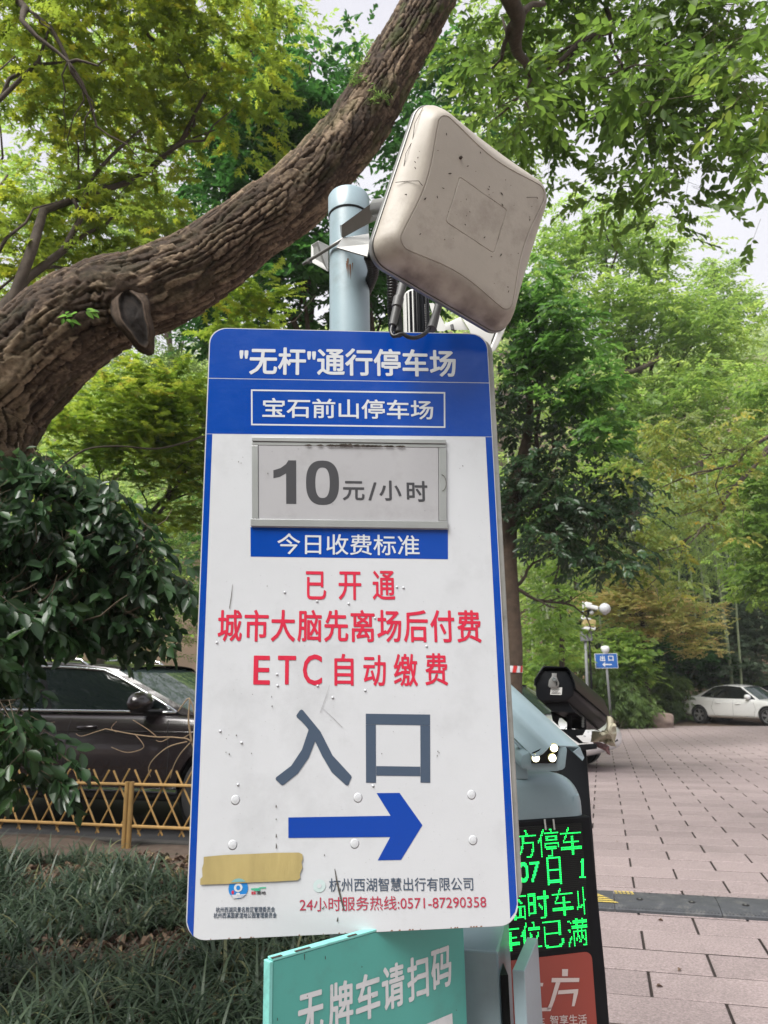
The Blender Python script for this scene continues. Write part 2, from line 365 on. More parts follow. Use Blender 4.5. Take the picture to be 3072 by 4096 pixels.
mat('mauve_print', lin((140, 112, 128)), rough=.5)
mat('foil', lin((176, 170, 148)), rough=.5, metal=.15, var=.12, vscale=12, bump=.5, bscale=30)
mat('cloth_red', lin((130, 96, 98)), rough=.8)
mat('paver', lin((148, 134, 133)), rough=.75, var=.34, vscale=85, bump=.6, bscale=110, rndvar=.11, dirt=lin((98, 91, 89)), dirt_scale=.9, dirt_amt=.42, detail=7, world=True)
mat('grout', lin((66, 59, 56)), rough=.95, var=.15, vscale=20)
mat('soil', lin((84, 71, 61)), rough=.95, var=.3, vscale=9, bump=.6, bscale=40, detail=8)
mat('asphalt', lin((46, 46, 48)), rough=.9, var=.12, vscale=30, bump=.3, bscale=150)
mat('earth_slope', lin((104, 86, 72)), rough=.95, var=.3, vscale=.5, bump=.5, bscale=3, detail=8)
mat('kerb', lin((70, 68, 65)), rough=.85, var=.15, vscale=20)
mat('rubber_ramp', lin((70, 72, 76)), rough=.6, var=.14, vscale=14, bump=.3, bscale=90, dirt=lin((130, 128, 124)), dirt_scale=12, dirt_amt=.5)
mat('worn_yellow', lin((190, 168, 84)), rough=.7, dirt=lin((110, 108, 100)), dirt_scale=30, dirt_amt=.9)
mat('faded_yellow', lin((122, 120, 108)), rough=.7, dirt=lin((92, 94, 98)), dirt_scale=30, dirt_amt=1)
mat('bamboo_yellow', lin((158, 126, 76)), rough=.5, var=.14, vscale=12, rndvar=.12)
mat('bark_dark', lin((72, 62, 52)), rough=.9, var=.3, vscale=12, bump=.7, bscale=30)
mat('bark_brown', lin((80, 66, 54)), rough=.9, var=.3, vscale=8, bump=.7, bscale=24)
mat('twig', lin((86, 74, 58)), rough=.8, var=.2, vscale=20); mat('dry_twig', lin((150, 128, 100)), rough=.8)
mat('culm', lin((128, 140, 104)), rough=.45, var=.15, vscale=2, dirt=lin((170, 170, 150)), dirt_scale=1, dirt_amt=.5)
mat('moss', lin((66, 84, 36)), rough=.95, var=.3, vscale=40)
mat('stone', lin((128, 112, 104)), rough=.9, var=.2, vscale=4, bump=.6, bscale=10)
mat('tyre', (.015, .015, .016), rough=.7); mat('rim', lin((170, 172, 176)), rough=.3, metal=.8); mat('hub_dark', (.02, .02, .02), rough=.5)
mat('chrome', lin((225, 228, 232)), rough=.12, metal=1.0); mat('glass_dark', (.008, .012, .012), rough=.03, spec=.5)
mat('glass_light', (.04, .06, .057), rough=.03, spec=.7)
mat('paint_white', lin((232, 232, 232)), rough=.25, coat=.7); mat('paint_brown', lin((34, 28, 30)), rough=.24, metal=.2, coat=.6)
mat('paint_dark', lin((52, 54, 58)), rough=.25, coat=.9); mat('seam', (.006, .006, .006), rough=.8)
mat('head_glass', lin((150, 156, 160)), rough=.08, coat=.8)
mat('tail_red', lin((130, 30, 34)), rough=.1, coat=.8); mat('sticker_green', lin((90, 210, 80)), rough=.5)
mat('sign_blue_far', lin((38, 98, 176)), rough=.35); mat('white_paint', lin((222, 224, 226)), rough=.45); mat('tape_red', lin((206, 44, 40)), rough=.5)
mat('post_grey', lin((112, 114, 116)), rough=.5); mat('globe', lin((190, 192, 196)), rough=.2)
mat('dry_leaf', lin((150, 128, 96)), rough=.8)
leafmat('leaf_camphor', [(.0, (.036, .075, .016)), (.5, (.075, .138, .028)), (.85, (.10, .165, .03)), (1, (.16, .20, .045))], trans=.5)
leafmat('leaf_maple', [(.0, (.06, .10, .018)), (.5, (.125, .18, .028)), (.8, (.20, .24, .03)), (1, (.29, .24, .035))], trans=.55)
leafmat('leaf_maple_bright', [(.0, (.06, .12, .02)), (.4, (.12, .20, .03)), (.8, (.22, .28, .045)), (1, (.34, .27, .06))], trans=.5)
leafmat('leaf_deep', [(.0, (.016, .055, .014)), (.5, (.028, .095, .022)), (1, (.060, .16, .032))], trans=.4)
leafmat('leaf_dark', [(.0, (.012, .030, .013)), (.6, (.028, .064, .024)), (.92, (.05, .11, .032)), (1, (.07, .15, .03))], trans=.25, rough=.35, spec=.5)
leafmat('leaf_vivid', [(.0, (.032, .085, .02)), (.5, (.058, .14, .03)), (1, (.10, .20, .045))], trans=.5, rough=.4)
leafmat('leaf_fresh', [(.0, (.085, .155, .035)), (.5, (.15, .25, .055)), (1, (.26, .34, .085))], trans=.5)
leafmat('leaf_yellowing', [(.0, (.08, .13, .03)), (.6, (.17, .22, .05)), (.85, (.33, .31, .06)), (1, (.5, .30, .04))], trans=.45)
leafmat('leaf_orange', [(.0, (.19, .25, .08)), (.45, (.34, .35, .12)), (.8, (.44, .36, .16)), (1, (.50, .30, .22))], trans=.4)
leafmat('leaf_grey', [(.0, (.05, .085, .05)), (.5, (.085, .13, .075)), (1, (.15, .20, .12))], trans=.25)
leafmat('leaf_fern', [(.0, (.06, .11, .03)), (.5, (.10, .17, .045)), (1, (.17, .24, .075))], trans=.35)
leafmat('leaf_bamboo', [(.0, (.13, .20, .06)), (.5, (.20, .29, .085)), (1, (.32, .40, .13))], trans=.45)
leafmat('grass_blade', [(.0, (.022, .040, .025)), (.5, (.042, .068, .042)), (.9, (.09, .125, .075)), (1, (.17, .17, .08))], trans=.25, rough=.4)
leafmat('litter', [(.0, (.06, .042, .032)), (.5, (.13, .088, .062)), (.85, (.22, .15, .10)), (1, (.38, .32, .16))], trans=.1, rough=.8)
n = MATS['beige_plastic'].node_tree; b = n.nodes['Principled BSDF']; old = b.inputs['Base Color'].links[0].from_socket
tc = n.nodes.new('ShaderNodeTexCoord'); sx = n.nodes.new('ShaderNodeSeparateXYZ'); n.links.new(tc.outputs['Object'], sx.inputs[0]); tn = n.nodes.new('ShaderNodeTexNoise'); tn.inputs['Scale'].default_value = 16; tn.inputs['Detail'].default_value = 8; n.links.new(tc.outputs['Object'], tn.inputs['Vector'])
m1 = n.nodes.new('ShaderNodeMapRange'); m1.inputs[1].default_value = -.115; m1.inputs[2].default_value = -.17; m1.inputs[3].default_value = 0; m1.inputs[4].default_value = 1.1; n.links.new(sx.outputs['Z'], m1.inputs[0])
m2 = n.nodes.new('ShaderNodeMapRange'); m2.inputs[1].default_value = .38; m2.inputs[2].default_value = .62; n.links.new(tn.outputs['Fac'], m2.inputs[0])
mm = n.nodes.new('ShaderNodeMath'); mm.operation = 'MULTIPLY'; mm.use_clamp = True; n.links.new(m1.outputs[0], mm.inputs[0]); n.links.new(m2.outputs[0], mm.inputs[1]); m3 = n.nodes.new('ShaderNodeMath'); m3.operation = 'MULTIPLY'; m3.inputs[1].default_value = .72; n.links.new(mm.outputs[0], m3.inputs[0])
mx = n.nodes.new('ShaderNodeMix'); mx.data_type = 'RGBA'; n.links.new(m3.outputs[0], mx.inputs[0]); n.links.new(old, mx.inputs[6]); mx.inputs[7].default_value = (*lin((84, 72, 66)), 1); n.links.new(mx.outputs[2], b.inputs['Base Color'])
# bark of the leaning tree: plates and moss
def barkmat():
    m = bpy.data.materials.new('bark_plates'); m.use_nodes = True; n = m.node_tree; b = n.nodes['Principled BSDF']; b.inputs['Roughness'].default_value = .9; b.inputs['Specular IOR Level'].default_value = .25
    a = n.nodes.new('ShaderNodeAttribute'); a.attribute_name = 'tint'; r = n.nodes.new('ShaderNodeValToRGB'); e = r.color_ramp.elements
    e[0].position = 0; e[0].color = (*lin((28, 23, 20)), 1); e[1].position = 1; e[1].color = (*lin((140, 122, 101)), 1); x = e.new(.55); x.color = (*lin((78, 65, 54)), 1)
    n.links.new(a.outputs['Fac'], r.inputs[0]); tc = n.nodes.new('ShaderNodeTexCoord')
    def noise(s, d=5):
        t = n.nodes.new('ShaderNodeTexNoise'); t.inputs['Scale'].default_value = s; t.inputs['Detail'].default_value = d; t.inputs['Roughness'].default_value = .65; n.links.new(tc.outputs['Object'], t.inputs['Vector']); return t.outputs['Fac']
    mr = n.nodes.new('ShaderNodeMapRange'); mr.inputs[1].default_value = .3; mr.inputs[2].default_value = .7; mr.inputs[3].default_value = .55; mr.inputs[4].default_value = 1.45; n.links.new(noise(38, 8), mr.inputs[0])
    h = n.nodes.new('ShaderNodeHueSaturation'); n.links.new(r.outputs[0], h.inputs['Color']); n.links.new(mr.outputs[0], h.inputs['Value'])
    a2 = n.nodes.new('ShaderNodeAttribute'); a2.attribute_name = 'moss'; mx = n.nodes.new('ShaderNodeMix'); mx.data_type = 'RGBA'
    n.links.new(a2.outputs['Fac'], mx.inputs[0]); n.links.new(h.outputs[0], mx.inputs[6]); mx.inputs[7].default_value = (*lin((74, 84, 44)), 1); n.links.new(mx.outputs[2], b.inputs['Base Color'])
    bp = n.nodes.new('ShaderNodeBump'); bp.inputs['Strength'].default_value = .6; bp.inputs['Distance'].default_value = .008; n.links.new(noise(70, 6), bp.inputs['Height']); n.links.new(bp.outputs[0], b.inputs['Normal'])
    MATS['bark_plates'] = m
barkmat()
# ------------------------------------------------------------------ ground, hill, paving, beds
E1 = Vector((math.cos(R(16)), -math.sin(R(16)), 0)); E2 = Vector((math.sin(R(16)), math.cos(R(16)), 0))
def lane(u, v, z=0): return E1*u + E2*v + Vector((0, 0, z))
def sm(x): x = np.clip(x, 0, 1); return x*x*(3-2*x)
def terrain(x, y):
    x = np.asarray(x, float); y = np.asarray(y, float)
    u = x*E1.x+y*E1.y; v = x*E2.x+y*E2.y
    left = sm((-4.5-u)/5)
    v0 = 31-18*left
    d = np.maximum(0, v-v0); h = .66*(d+6*(np.exp(-d/6)-1)); h = h - np.maximum(0, h-52)*.75
    base = SL*np.clip(y, -60, 40) - .07
    base = base + .07*left + (vnoise((x, y), .35, 3)-.5)*.5*np.minimum(1, d/4) + (vnoise((x, y), .08, 4)-.5)*5*np.minimum(1, d/25)
    return base + h
gx = np.concatenate([np.linspace(-160, -60, 9)[:-1], np.linspace(-60, 60, 121), np.linspace(60, 160, 9)[1:]]); gy = np.concatenate([np.linspace(-38, -6, 6)[:-1], np.linspace(-6, 90, 97), np.linspace(90, 245, 16)[1:]])
X, Y = np.meshgrid(gx, gy); Z = terrain(X, Y); nx, ny = len(gx), len(gy)
me = bpy.data.meshes.new('ground'); me.from_pydata(np.stack([X, Y, Z], -1).reshape(-1, 3).tolist(), [], [(j*nx+i, j*nx+i+1, (j+1)*nx+i+1, (j+1)*nx+i) for j in range(ny-1) for i in range(nx-1)])
link('ground', me, 'earth_slope', smooth=True)['kind'] = 'structure'
# paving: every stone its own piece, joints recessed
def pave_edge(u, v): # far edge of the paved yard and its left border
    return u > -0.80+(.0 if v < 12 else -(v-12)*.9) and v < 29.6 + .12*math.sin(u*.9)
pb = MB(); pts = [lane(-.88, -3), lane(22, -3), lane(22, 29.9), lane(-18, 29.9), lane(-.88, 12)]
pb.add([(p.x, p.y, SL*p.y-.024) for p in pts], [(0, 1, 2, 3, 4)])
paving = pb.build('paving', 'grout'); paving['kind'] = 'structure'
SW, SLEN = .330, .635
V0 = 4.99 - SW*24; U0 = .112
def stone_vs(c, hw, hh, zt=0):
    rg = random; ch = .004; out = []
    for (k, dz) in ((0, -.035), (0, -ch), (ch, 0)):
        for sx, sy in ((-1, -1), (1, -1), (1, 1), (-1, 1)):
            p = lane(c[0]+sx*(hw-k), c[1]+sy*(hh-k)); out.append((p.x, p.y, SL*p.y+dz+zt))
    return out
SF = [(0, 1, 5, 4), (1, 2, 6, 5), (2, 3, 7, 6), (3, 0, 4, 7), (4, 5, 9, 8), (5, 6, 10, 9), (6, 7, 11, 10), (7, 4, 8, 11), (8, 9, 10, 11)]
stones = []
rg = random.Random(5)
for r in range(0, 115):
    v = V0 + (r+.5)*SW
    for c in range(-36, 40):
        u = U0 + (c+.5+(.5 if (r-24) % 2 == 0 else 0))*SLEN
        if not pave_edge(u, v) or u > 21: continue
        p = lane(u, v); q = Vector((p.x, p.y, SL*p.y-CAMZ)); z = q.dot(_F)
        px = 1536+FPX*q.dot(_R)/max(z, .1); py = 2048-FPX*q.dot(_U)/max(z, .1)
        vis = z > .5 and 1950 < px < 3400 and py < 4400
        stones.append((u, v, p.length if vis else 1e3+p.length, rg.uniform(-.0015, .0015)))
stones.sort(key=lambda s: s[2])
smesh = bpy.data.meshes.new('paving_stone'); smesh.from_pydata([], [], [])
def local_stone():
    vs = []
    for (k, dz) in ((0, -.035), (0, -.004), (.004, 0)):
        for sx, sy in ((-1, -1), (1, -1), (1, 1), (-1, 1)): vs.append((sx*(SLEN/2-.007-k), sy*(SW/2-.008-k), dz))
    me = bpy.data.meshes.new('paving_stone'); me.from_pydata(vs, [], SF); me.materials.append(MATS['paver']); me.materials.append(MATS['grout'])
    for i in range(4): me.polygons[i].material_index = 1
    return me
smesh = local_stone()
tx = Vector((E1.x, E1.y, SL*E1.y)); ty = Vector((E2.x, E2.y, SL*E2.y)); tz = tx.cross(ty).normalized()
for (u, v, d, dz) in stones[:300]:
    p = lane(u, v); o = bpy.data.objects.new('paving_stone', smesh); COL.objects.link(o); o.parent = paving
    o.matrix_basis = Matrix(((tx.x, ty.x, tz.x, p.x), (tx.y, ty.y, tz.y, p.y), (tx.z, ty.z, tz.z, SL*p.y+dz), (0, 0, 0, 1)))
rest = MB()
for (u, v, d, dz) in stones[300:]: rest.add(stone_vs((u, v), SLEN/2-.007, SW/2-.008, dz), SF)
rm = bpy.data.meshes.new('paving_stones'); rm.from_pydata(rest.v, [], rest.f); rm.materials.append(MATS['paver']); rm.materials.append(MATS['grout'])
rm.polygons.foreach_set('material_index', np.tile([1]*4+[0]*5, len(rm.polygons)//9).astype(np.int32))
o = link('paving_stones', rm, None, paving); o['kind'] = 'stuff'
# garden bed left, asphalt lane beyond the bamboo fence
def bedz(x, y):
    v = x*E2.x+y*E2.y; return .02 + .09*sm((v-3.2)/1.6) + (vnoise((x, y), 2.2, 9)-.5)*.06
fo = at(510, 3380, 1); t = (.11-CAMZ)/(fo.z-CAMZ); FO = CAMP + (fo-CAMP)*t      # foot of the fence post
FV = FO.x*E2.x+FO.y*E2.y; FU = FO.x*E1.x+FO.y*E1.y
us = np.linspace(-14, -1.0, 110); vs_ = np.linspace(-1.5, FV+.12, 60); UU, VV = np.meshgrid(us, vs_)
X = UU*E1.x+VV*E2.x; Y = UU*E1.y+VV*E2.y; Z = bedz(X, Y)
me = bpy.data.meshes.new('garden_bed'); me.from_pydata(np.stack([X, Y, Z], -1).reshape(-1, 3).tolist(), [], [(j*110+i, j*110+i+1, (j+1)*110+i+1, (j+1)*110+i) for j in range(59) for i in range(109)])
link('garden_bed', me, 'soil', smooth=True)['kind'] = 'structure'
mb = MB(); vv = [lane(-30, FV+.2), lane(-.9, FV+.2), lane(-.9, FV+5.2), lane(-30, FV+5.2)]
mb.add([(p.x, p.y, .07) for p in vv], [(0, 1, 2, 3)]); mb.build('side_road', 'asphalt')['kind'] = 'structure'
kb = MB(); M = Matrix.Translation(lane(0, 0)) @ Matrix.Rotation(R(-16), 4, 'Z')
kb.box((-15.95, FV+.18, .03), (30, .1, .17), M); kb.box((-.93, FV/2-.9, .0), (.1, FV+1.9, .16), M)
kb.build('kerb', 'kerb', bevel=.008)['kind'] = 'structure'
# ------------------------------------------------------------------ the parking sign
SGN = Plane((-.06504, 1.44373, CAMZ+.14815), .08703)
HW, HH = .3, .59038
def homog(src, dst):
    A = []
    for (x, y), (u, v) in zip(src, dst):
        A += [[x, y, 1, 0, 0, 0, -u*x, -u*y], [0, 0, 0, x, y, 1, -v*x, -v*y]]
    h = np.linalg.solve(np.array(A, float), np.array(dst, float).ravel()); return np.append(h, 1).reshape(3, 3)
HM = homog([(845, 1318), (1952, 1328), (2072, 3692), (738, 3772)], [(-HW, HH), (HW, HH), (HW, -HH), (-HW, -HH)])
def S(x, y):
    q = HM @ np.array([x, y, 1.0]); return (float(q[0]/q[2]), float(q[1]/q[2]))
sign = empty('parking_sign', SGN.o, 'tall blue and white parking entrance sign with a blue arrow, fixed to the round pole', 'sign', rz=.08703)
edge = .0355
prism(roundrect(-HW-.001, -HH-.001, HW+.001, HH+.001, edge), .0015, .0040).build('back_plate', 'alu_edge', sign, M=SGN.M)
prism(roundrect(-HW+.03, -HH+.03, HW+.012, HH-.006, edge), .004, .026).build('rear_frame', 'alu_edge', sign, M=SGN.M, bevel=.003)
# printed faces: flat sheets standing a little proud of one another
prism(roundrect(-HW, -HH, HW, HH, edge, 8), -.0002, .0014).build('face_panel', 'film_white', sign, M=SGN.M)
vdiv = S(1400, 1740)[1]; vseam = S(1400, 1522)[1]
def film(name, poly, m='film_blue', d=-.0004): return flat(poly, d).build(name, m, sign, M=SGN.M)
film('title_band', roundrect(-HW+.0015, vseam+.0008, HW-.0015, HH-.0015, [0, 0, edge, edge], 8))
film('name_band', roundrect(-HW+.0015, vdiv, HW-.0015, vseam-.0008, 0))
bw = .0135
film('side_stripe', [(-HW+.0015, -HH+.030), (-HW+.006, -HH+.017), (-HW+bw, -HH+.006), (-HW+bw, vdiv-.001), (-HW+.0015, vdiv-.001)])
film('side_stripe', [(HW-bw-.002, -HH+.012), (HW-.006, -HH+.022), (HW-.0015, -HH+.036), (HW-.0015, vdiv-.001), (HW-bw-.002, vdiv-.001)])
def T(body, xl, yl, xr, yr, h, m, off=.0, d=-.0007, sp=1.0):
    a, b = S(xl, yl), S(xr, yr); hh = abs(S((xl+xr)/2, (yl+yr)/2-h/2)[1]-S((xl+xr)/2, (yl+yr)/2+h/2)[1])
    return text(body, a, b, hh, SGN, m, sign, d=d, offset=off, spacing=sp)
def TB(body, x0, y0, x1, y1, m, off=.0, d=-.0007): return T(body, x0, (y0+y1)/2, x1, (y0+y1)/2, y1-y0, m, off, d)
TB('"无杆"通行停车场', 962, 1393, 1827, 1503, 'film_print_white', .022)
TB('宝石前山停车场', 1054, 1596, 1736, 1674, 'film_print_white', .016)
def rect(x0, y0, x1, y1):
    a, b, c, d = S(x0, y1), S(x1, y1), S(x1, y0), S(x0, y0); return [a, b, c, d]
def frame_print(name, x0, y0, x1, y1, w, m, d=-.0007):
    mb = MB()
    for r in ((x0, y0, x1, y0+w), (x0, y1-w, x1, y1), (x0, y0+w, x0+w, y1-w), (x1-w, y0+w, x1, y1-w)):
        mb.add([(u, d, v) for u, v in rect(*r)], [(0, 1, 2, 3)])
    return mb.build(name, m, sign, M=SGN.M)
frame_print('print_frame', 1008, 1563, 1784, 1706, 6, 'film_print_white')
# slide-in price plate with aluminium rails
a, b = S(1012, 1756), S(1790, 2111)
pf = empty('price_holder', SGN.o); pf.parent = sign; pf.matrix_basis = Matrix.Identity(4)
def rail(x0, y0, x1, y1, d): 
    p = rect(x0, y0, x1, y1); return prism(p, -d, -.0009).build('rail', 'alu', pf, M=SGN.M, bevel=.0008)
rail(1012, 1756, 1785, 1772, .006); rail(1012, 1774, 1785, 1787, .004)
rail(1006, 2082, 1791, 2111, .007); rail(1011, 1789, 1036, 2080, .005); rail(1757, 1789, 1787, 2080, .005)
prism(rect(1038, 1788, 1755, 2081), -.0034, -.0012).build('price_plate', 'plate_grey', pf, M=SGN.M, bevel=.0006)
def T2(*a, **k):
    o = T(*a, **k); return o
q = lambda x, y: S(700+x/1.185, 1250+y/1.185)
flat([q(*p) for p in ((530, 912), (578, 912), (578, 706), (541, 706), (530, 724), (504, 743), (470, 754), (470, 792), (500, 785), (530, 768))], -.0036).build('lettering', 'print_black', sign, M=SGN.M)
mb = MB(); n = 40; se = lambda cx, cy, rx, ry, t: q(cx+rx*abs(math.cos(t))**.8*math.copysign(1, math.cos(t)), cy+ry*abs(math.sin(t))**.8*math.copysign(1, math.sin(t)))
oo = [se(702, 810, 78, 105, 2*math.pi*i/n) for i in range(n)]; ii = [se(702, 810, 34, 72, 2*math.pi*i/n) for i in range(n)]
mb.add([(u, -.0036, v) for u, v in oo+ii], [(i, (i+1) % n, n+(i+1) % n, n+i) for i in range(n)]); mb.build('lettering', 'print_black', sign, M=SGN.M)
TB('元', 1373, 1925, 1460, 2002, 'print_black', .02, d=-.0036); TB('/', 1475, 1929, 1508, 2001, 'print_black', .02, d=-.0036)
TB('小', 1519, 1921, 1607, 2001, 'print_black', .02, d=-.0036); TB('时', 1628, 1921, 1711, 2004, 'print_black', .02, d=-.0036)
mb = MB(); c = S(1770, 1928)
pts = [(c[0]-.003+.011*math.cos(R(t)), c[1]+.018*math.sin(R(t))) for t in range(-80, 81, 16)]
mb.tube([(u, -.0056, v) for u, v in pts], .0006, 5); mb.build('finger_notch', 'scratch', pf, M=SGN.M)
mb = MB(); rg = random.Random(3)
for i in range(26):
    t = rg.random(); u, v = S(1230+380*t, 1789); hh = .002+.0035*math.exp(-((t-.42)/.16)**2)*rg.random()
    mb.add([(u-.008, -.0062, v+.002), (u, -.0062, v-.001), (u+.009, -.0062, v+.001), (u+.003, -.0062, v+hh+.002)], [(0, 1, 2, 3)])
mb.build('mould_streak', 'grime', pf, M=SGN.M)
film('fee_bar', rect(1004, 2113, 1793, 2231))
TB('今日收费标准', 1111, 2136, 1679, 2219, 'film_print_white', .008)
for ch, x0, y0, x1, y1 in (('已', 1224, 2286, 1306, 2399), ('开', 1355, 2285, 1446, 2399), ('通', 1491, 2280, 1581, 2397),
        ('E', 1014, 2626, 1080, 2742), ('T', 1111, 2625, 1184, 2740), ('C', 1211, 2618, 1288, 2742), ('自', 1337, 2614, 1414, 2742), ('动', 1453, 2617, 1543, 2742), ('缴', 1574, 2611, 1670, 2741), ('费', 1699, 2607, 1790, 2736)):
    TB(ch, x0, y0, x1, y1, 'print_red', .014)
for i, ch in enumerate('城市大脑先离场后付费'):
    x = 872+i*106.1; y = 2571-i*.9; TB(ch, x, y-127-i*.3, x+97, y, 'print_red', .016)
TB('入', 1102, 2837, 1405, 3142, 'print_slate', .022)
for r in ((1462, 2853, 1719, 2896), (1462, 2897, 1502, 3129), (1680, 2897, 1719, 3126), (1503, 3062, 1679, 3100)):
    flat(rect(*r), -.0007).build('lettering_stroke', 'print_slate', sign, M=SGN.M)
arrow = [(1151, 3272), (1151, 3354), (1558, 3345), (1508, 3439), (1601, 3436), (1687, 3296), (1596, 3168), (1504, 3170), (1560, 3260)]
flat([S(*p) for p in arrow], -.0007).build('arrow_print', 'print_arrow', sign, M=SGN.M)
T('杭州西湖智慧出行有限公司', 1313, 3540, 1889, 3528, 54, 'print_slate', .004)
T('24小时服务热线:0571-87290358', 1195, 3620, 1941, 3598, 56, 'print_crimson', .002)
T('杭州西湖风景名胜区管理委员会', 860, 3645, 1096, 3640, 22, 'print_slate', .006)
T('杭州西溪国家湿地公园管理委员会', 851, 3668, 1103, 3663, 22, 'print_slate', .006)
def disc(name, x, y, rx, ry, m, d, n=28, a0=0, a1=360):
    c = S(x, y); s = S(x+rx, y)[0]-c[0]; t = c[1]-S(x, y+ry)[1]
    return flat([(c[0]+s*math.cos(R(a0+(a1-a0)*i/n)), c[1]+t*math.sin(R(a0+(a1-a0)*i/n))) for i in range(n + (0 if a1-a0 == 360 else 1))], d).build(name, m, sign, M=SGN.M)
disc('logo_disc', 950, 3558, 39, 41, 'logo_blue', -.0012)
disc('logo_ring', 950, 3555, 17, 17, 'film_print_white', -.0016); disc('logo_hole', 950, 3555, 8, 9, 'logo_blue', -.0020)
disc('logo_dot', 949, 3580, 8, 5, 'film_print_white', -.0016); disc('logo_sail', 928, 3574, 5, 8, 'print_red', -.0016)
for k in range(3):
    p = [S(918+k*4, 3585+k*5), S(985-k*6, 3580+k*5), S(975-k*6, 3584+k*5), S(930, 3589+k*5)]; flat(p, -.0016).build('logo_wave', 'film_print_white', sign, M=SGN.M)
disc('logo_halo', 1274, 3544, 25, 26, 'logo_pale', -.0010); disc('logo_ring', 1274, 3544, 9, 9, 'film_white', -.0014)
flat([S(1000, 3558), S(1030, 3556), S(1034, 3553), S(1062, 3551), S(1060, 3556), S(1035, 3558), S(1030, 3562), S(1002, 3563)], -.0012).build('logo_stroke', 'logo_green', sign, M=SGN.M)
flat([S(1012, 3564), S(1040, 3561), S(1038, 3566), S(1014, 3568)], -.0012).build('logo_stroke', 'logo_green', sign, M=SGN.M)
T('西溪', 1002, 3576, 1020, 3575, 13, 'print_red', .03); T('湿地', 1022, 3575, 1060, 3574, 13, 'print_black', .02)
tp = [(813, 3433), (900, 3424), (1000, 3419), (1100, 3413), (1193, 3411), (1207, 3418), (1209, 3436), (1203, 3450), (1207, 3470), (1196, 3498), (1198, 3512), (1187, 3522), (1100, 3528), (1000, 3533), (900, 3540), (798, 3545), (799, 3522), (808, 3512), (806, 3480), (812, 3460)]
flat([S(*p) for p in tp], -.0024).build('packing_tape', 'tape_tan', sign, M=SGN.M)
disc('logo_under_tape', 950, 3560, 39, 43, 'logo_teal', -.0028, a0=42, a1=138)  # top of the logo disc, paler where it shows through the tape
# rivet bumps, scratches, specks
for (x, y) in ((940, 3205), (928, 3385), (1416, 3374), (1889, 3354), (1884, 3172), (1430, 3190)):
    c = S(x, y); mb = MB(); rings = []
    for r, dd in ((.0085, -.0003), (.006, -.0004), (.0040, -.0005), (.0032, -.0007), (.0012, -.0008)): rings.append([(c[0]+r*math.cos(R(a)), dd, c[1]+r*1.05*math.sin(R(a))) for a in range(0, 360, 24)])
    mb.loft(rings); mb.build('rivet_bump', 'film_white', sign, smooth=True, M=SGN.M)
rg = random.Random(21)
def scratch(pts, w, m='scratch', name='scratch'):
    mb = MB(); P = [S(*p) for p in pts]; 
    for i in range(len(P)-1):
        a = Vector((P[i][0], -.0018, P[i][1])); b = Vector((P[i+1][0], -.0018, P[i+1][1])); n = (b-a).cross(Vector((0, 1, 0))).normalized()
        w0 = w*(.4+.6*math.sin(math.pi*i/len(P))); w1 = w*(.4+.6*math.sin(math.pi*(i+1)/len(P)))
        mb.add([a-n*w0, a+n*w0, b+n*w1, b-n*w1], [(0, 1, 2, 3)])
    return mb.build(name, m, sign, M=SGN.M)
scratch([(1336, 3475), (1343, 3520), (1352, 3560), (1362, 3600), (1372, 3640)], .0016)
scratch([(1348, 3668), (1345, 3686)], .0014); scratch([(1295, 3625), (1285, 3636)], .0012)
for y0, y1 in ((3222, 3232), (3276, 3282), (3338, 3352), (3376, 3396)): scratch([(1102, y0), (1103, (y0+y1)/2), (1102, y1)], .0010)
scratch([(932, 2343), (926, 2395), (919, 2440)], .0007); scratch([(1318, 2740), (1302, 2790), (1280, 2850)], .0005, 'scuff'); scratch([(1286, 2830), (1330, 2870), (1368, 2908)], .0005, 'scuff')
for (x, y) in ((905, 2960), (915, 2945), (945, 2946), (903, 3015), (916, 3022), (1005, 3018), (1070, 2348), (1525, 3012), (1755, 3005), (1747, 3018), (1750, 3000), (1572, 2923), (1010, 2782), (1086, 2790), (1088, 2828), (975, 1835), (968, 1858), (958, 1853), (1853, 1858), (1841, 1868), (1295, 3420), (1800, 1700), (1092, 1812), (1196, 1800), (1610, 1800), (1333, 2018), (1700, 2040), (1180, 1960), (1075, 1900)):
    u, v = S(x, y); k = rg.uniform(.0009, .002); dd = -.0042 if 1786 < y < 2081 and 1038 < x < 1755 else -.0018
    flat([(u+k*rg.uniform(.5, 1.1)*math.cos(R(a))*.7, v+k*rg.uniform(.6, 1.3)*math.sin(R(a))) for a in range(0, 360, 60)], dd).build('speck', 'scratch', sign, M=SGN.M)
mb = MB()
for i in range(420):
    u, v = rg.uniform(-HW+.02, HW-.02), rg.uniform(-HH+.01, vdiv-.01); k = rg.uniform(.00018, .0005)
    mb.add([(u-k, -.0019, v), (u, -.0019, v-k*1.6), (u+k, -.0019, v), (u, -.0019, v+k)], [(0, 1, 2, 3)])
mb.build('fine_specks', 'scratch', sign, M=SGN.M)['kind'] = 'stuff'
mb = MB()
for (x, y) in ((1588, 2345), (1614, 2347), (1269, 2406), (1500, 2470), (1270, 2744), (1108, 2700), (1140, 2372), (1395, 2414), (868, 2576), (1490, 3141), (1110, 2745), (880, 2930), (965, 2975), (950, 3143), (1460, 2760), (1706, 2580), (1330, 2790)):
    u, v = S(x, y); mb.loft([[(u+r*math.cos(R(a)), dd, v+r*math.sin(R(a))) for a in range(0, 360, 45)] for r, dd in ((.0028, -.0003), (.002, -.0018), (.0008, -.0025))])
mb.build('film_blisters', 'film_white', sign, smooth=True, M=SGN.M)['kind'] = 'stuff'
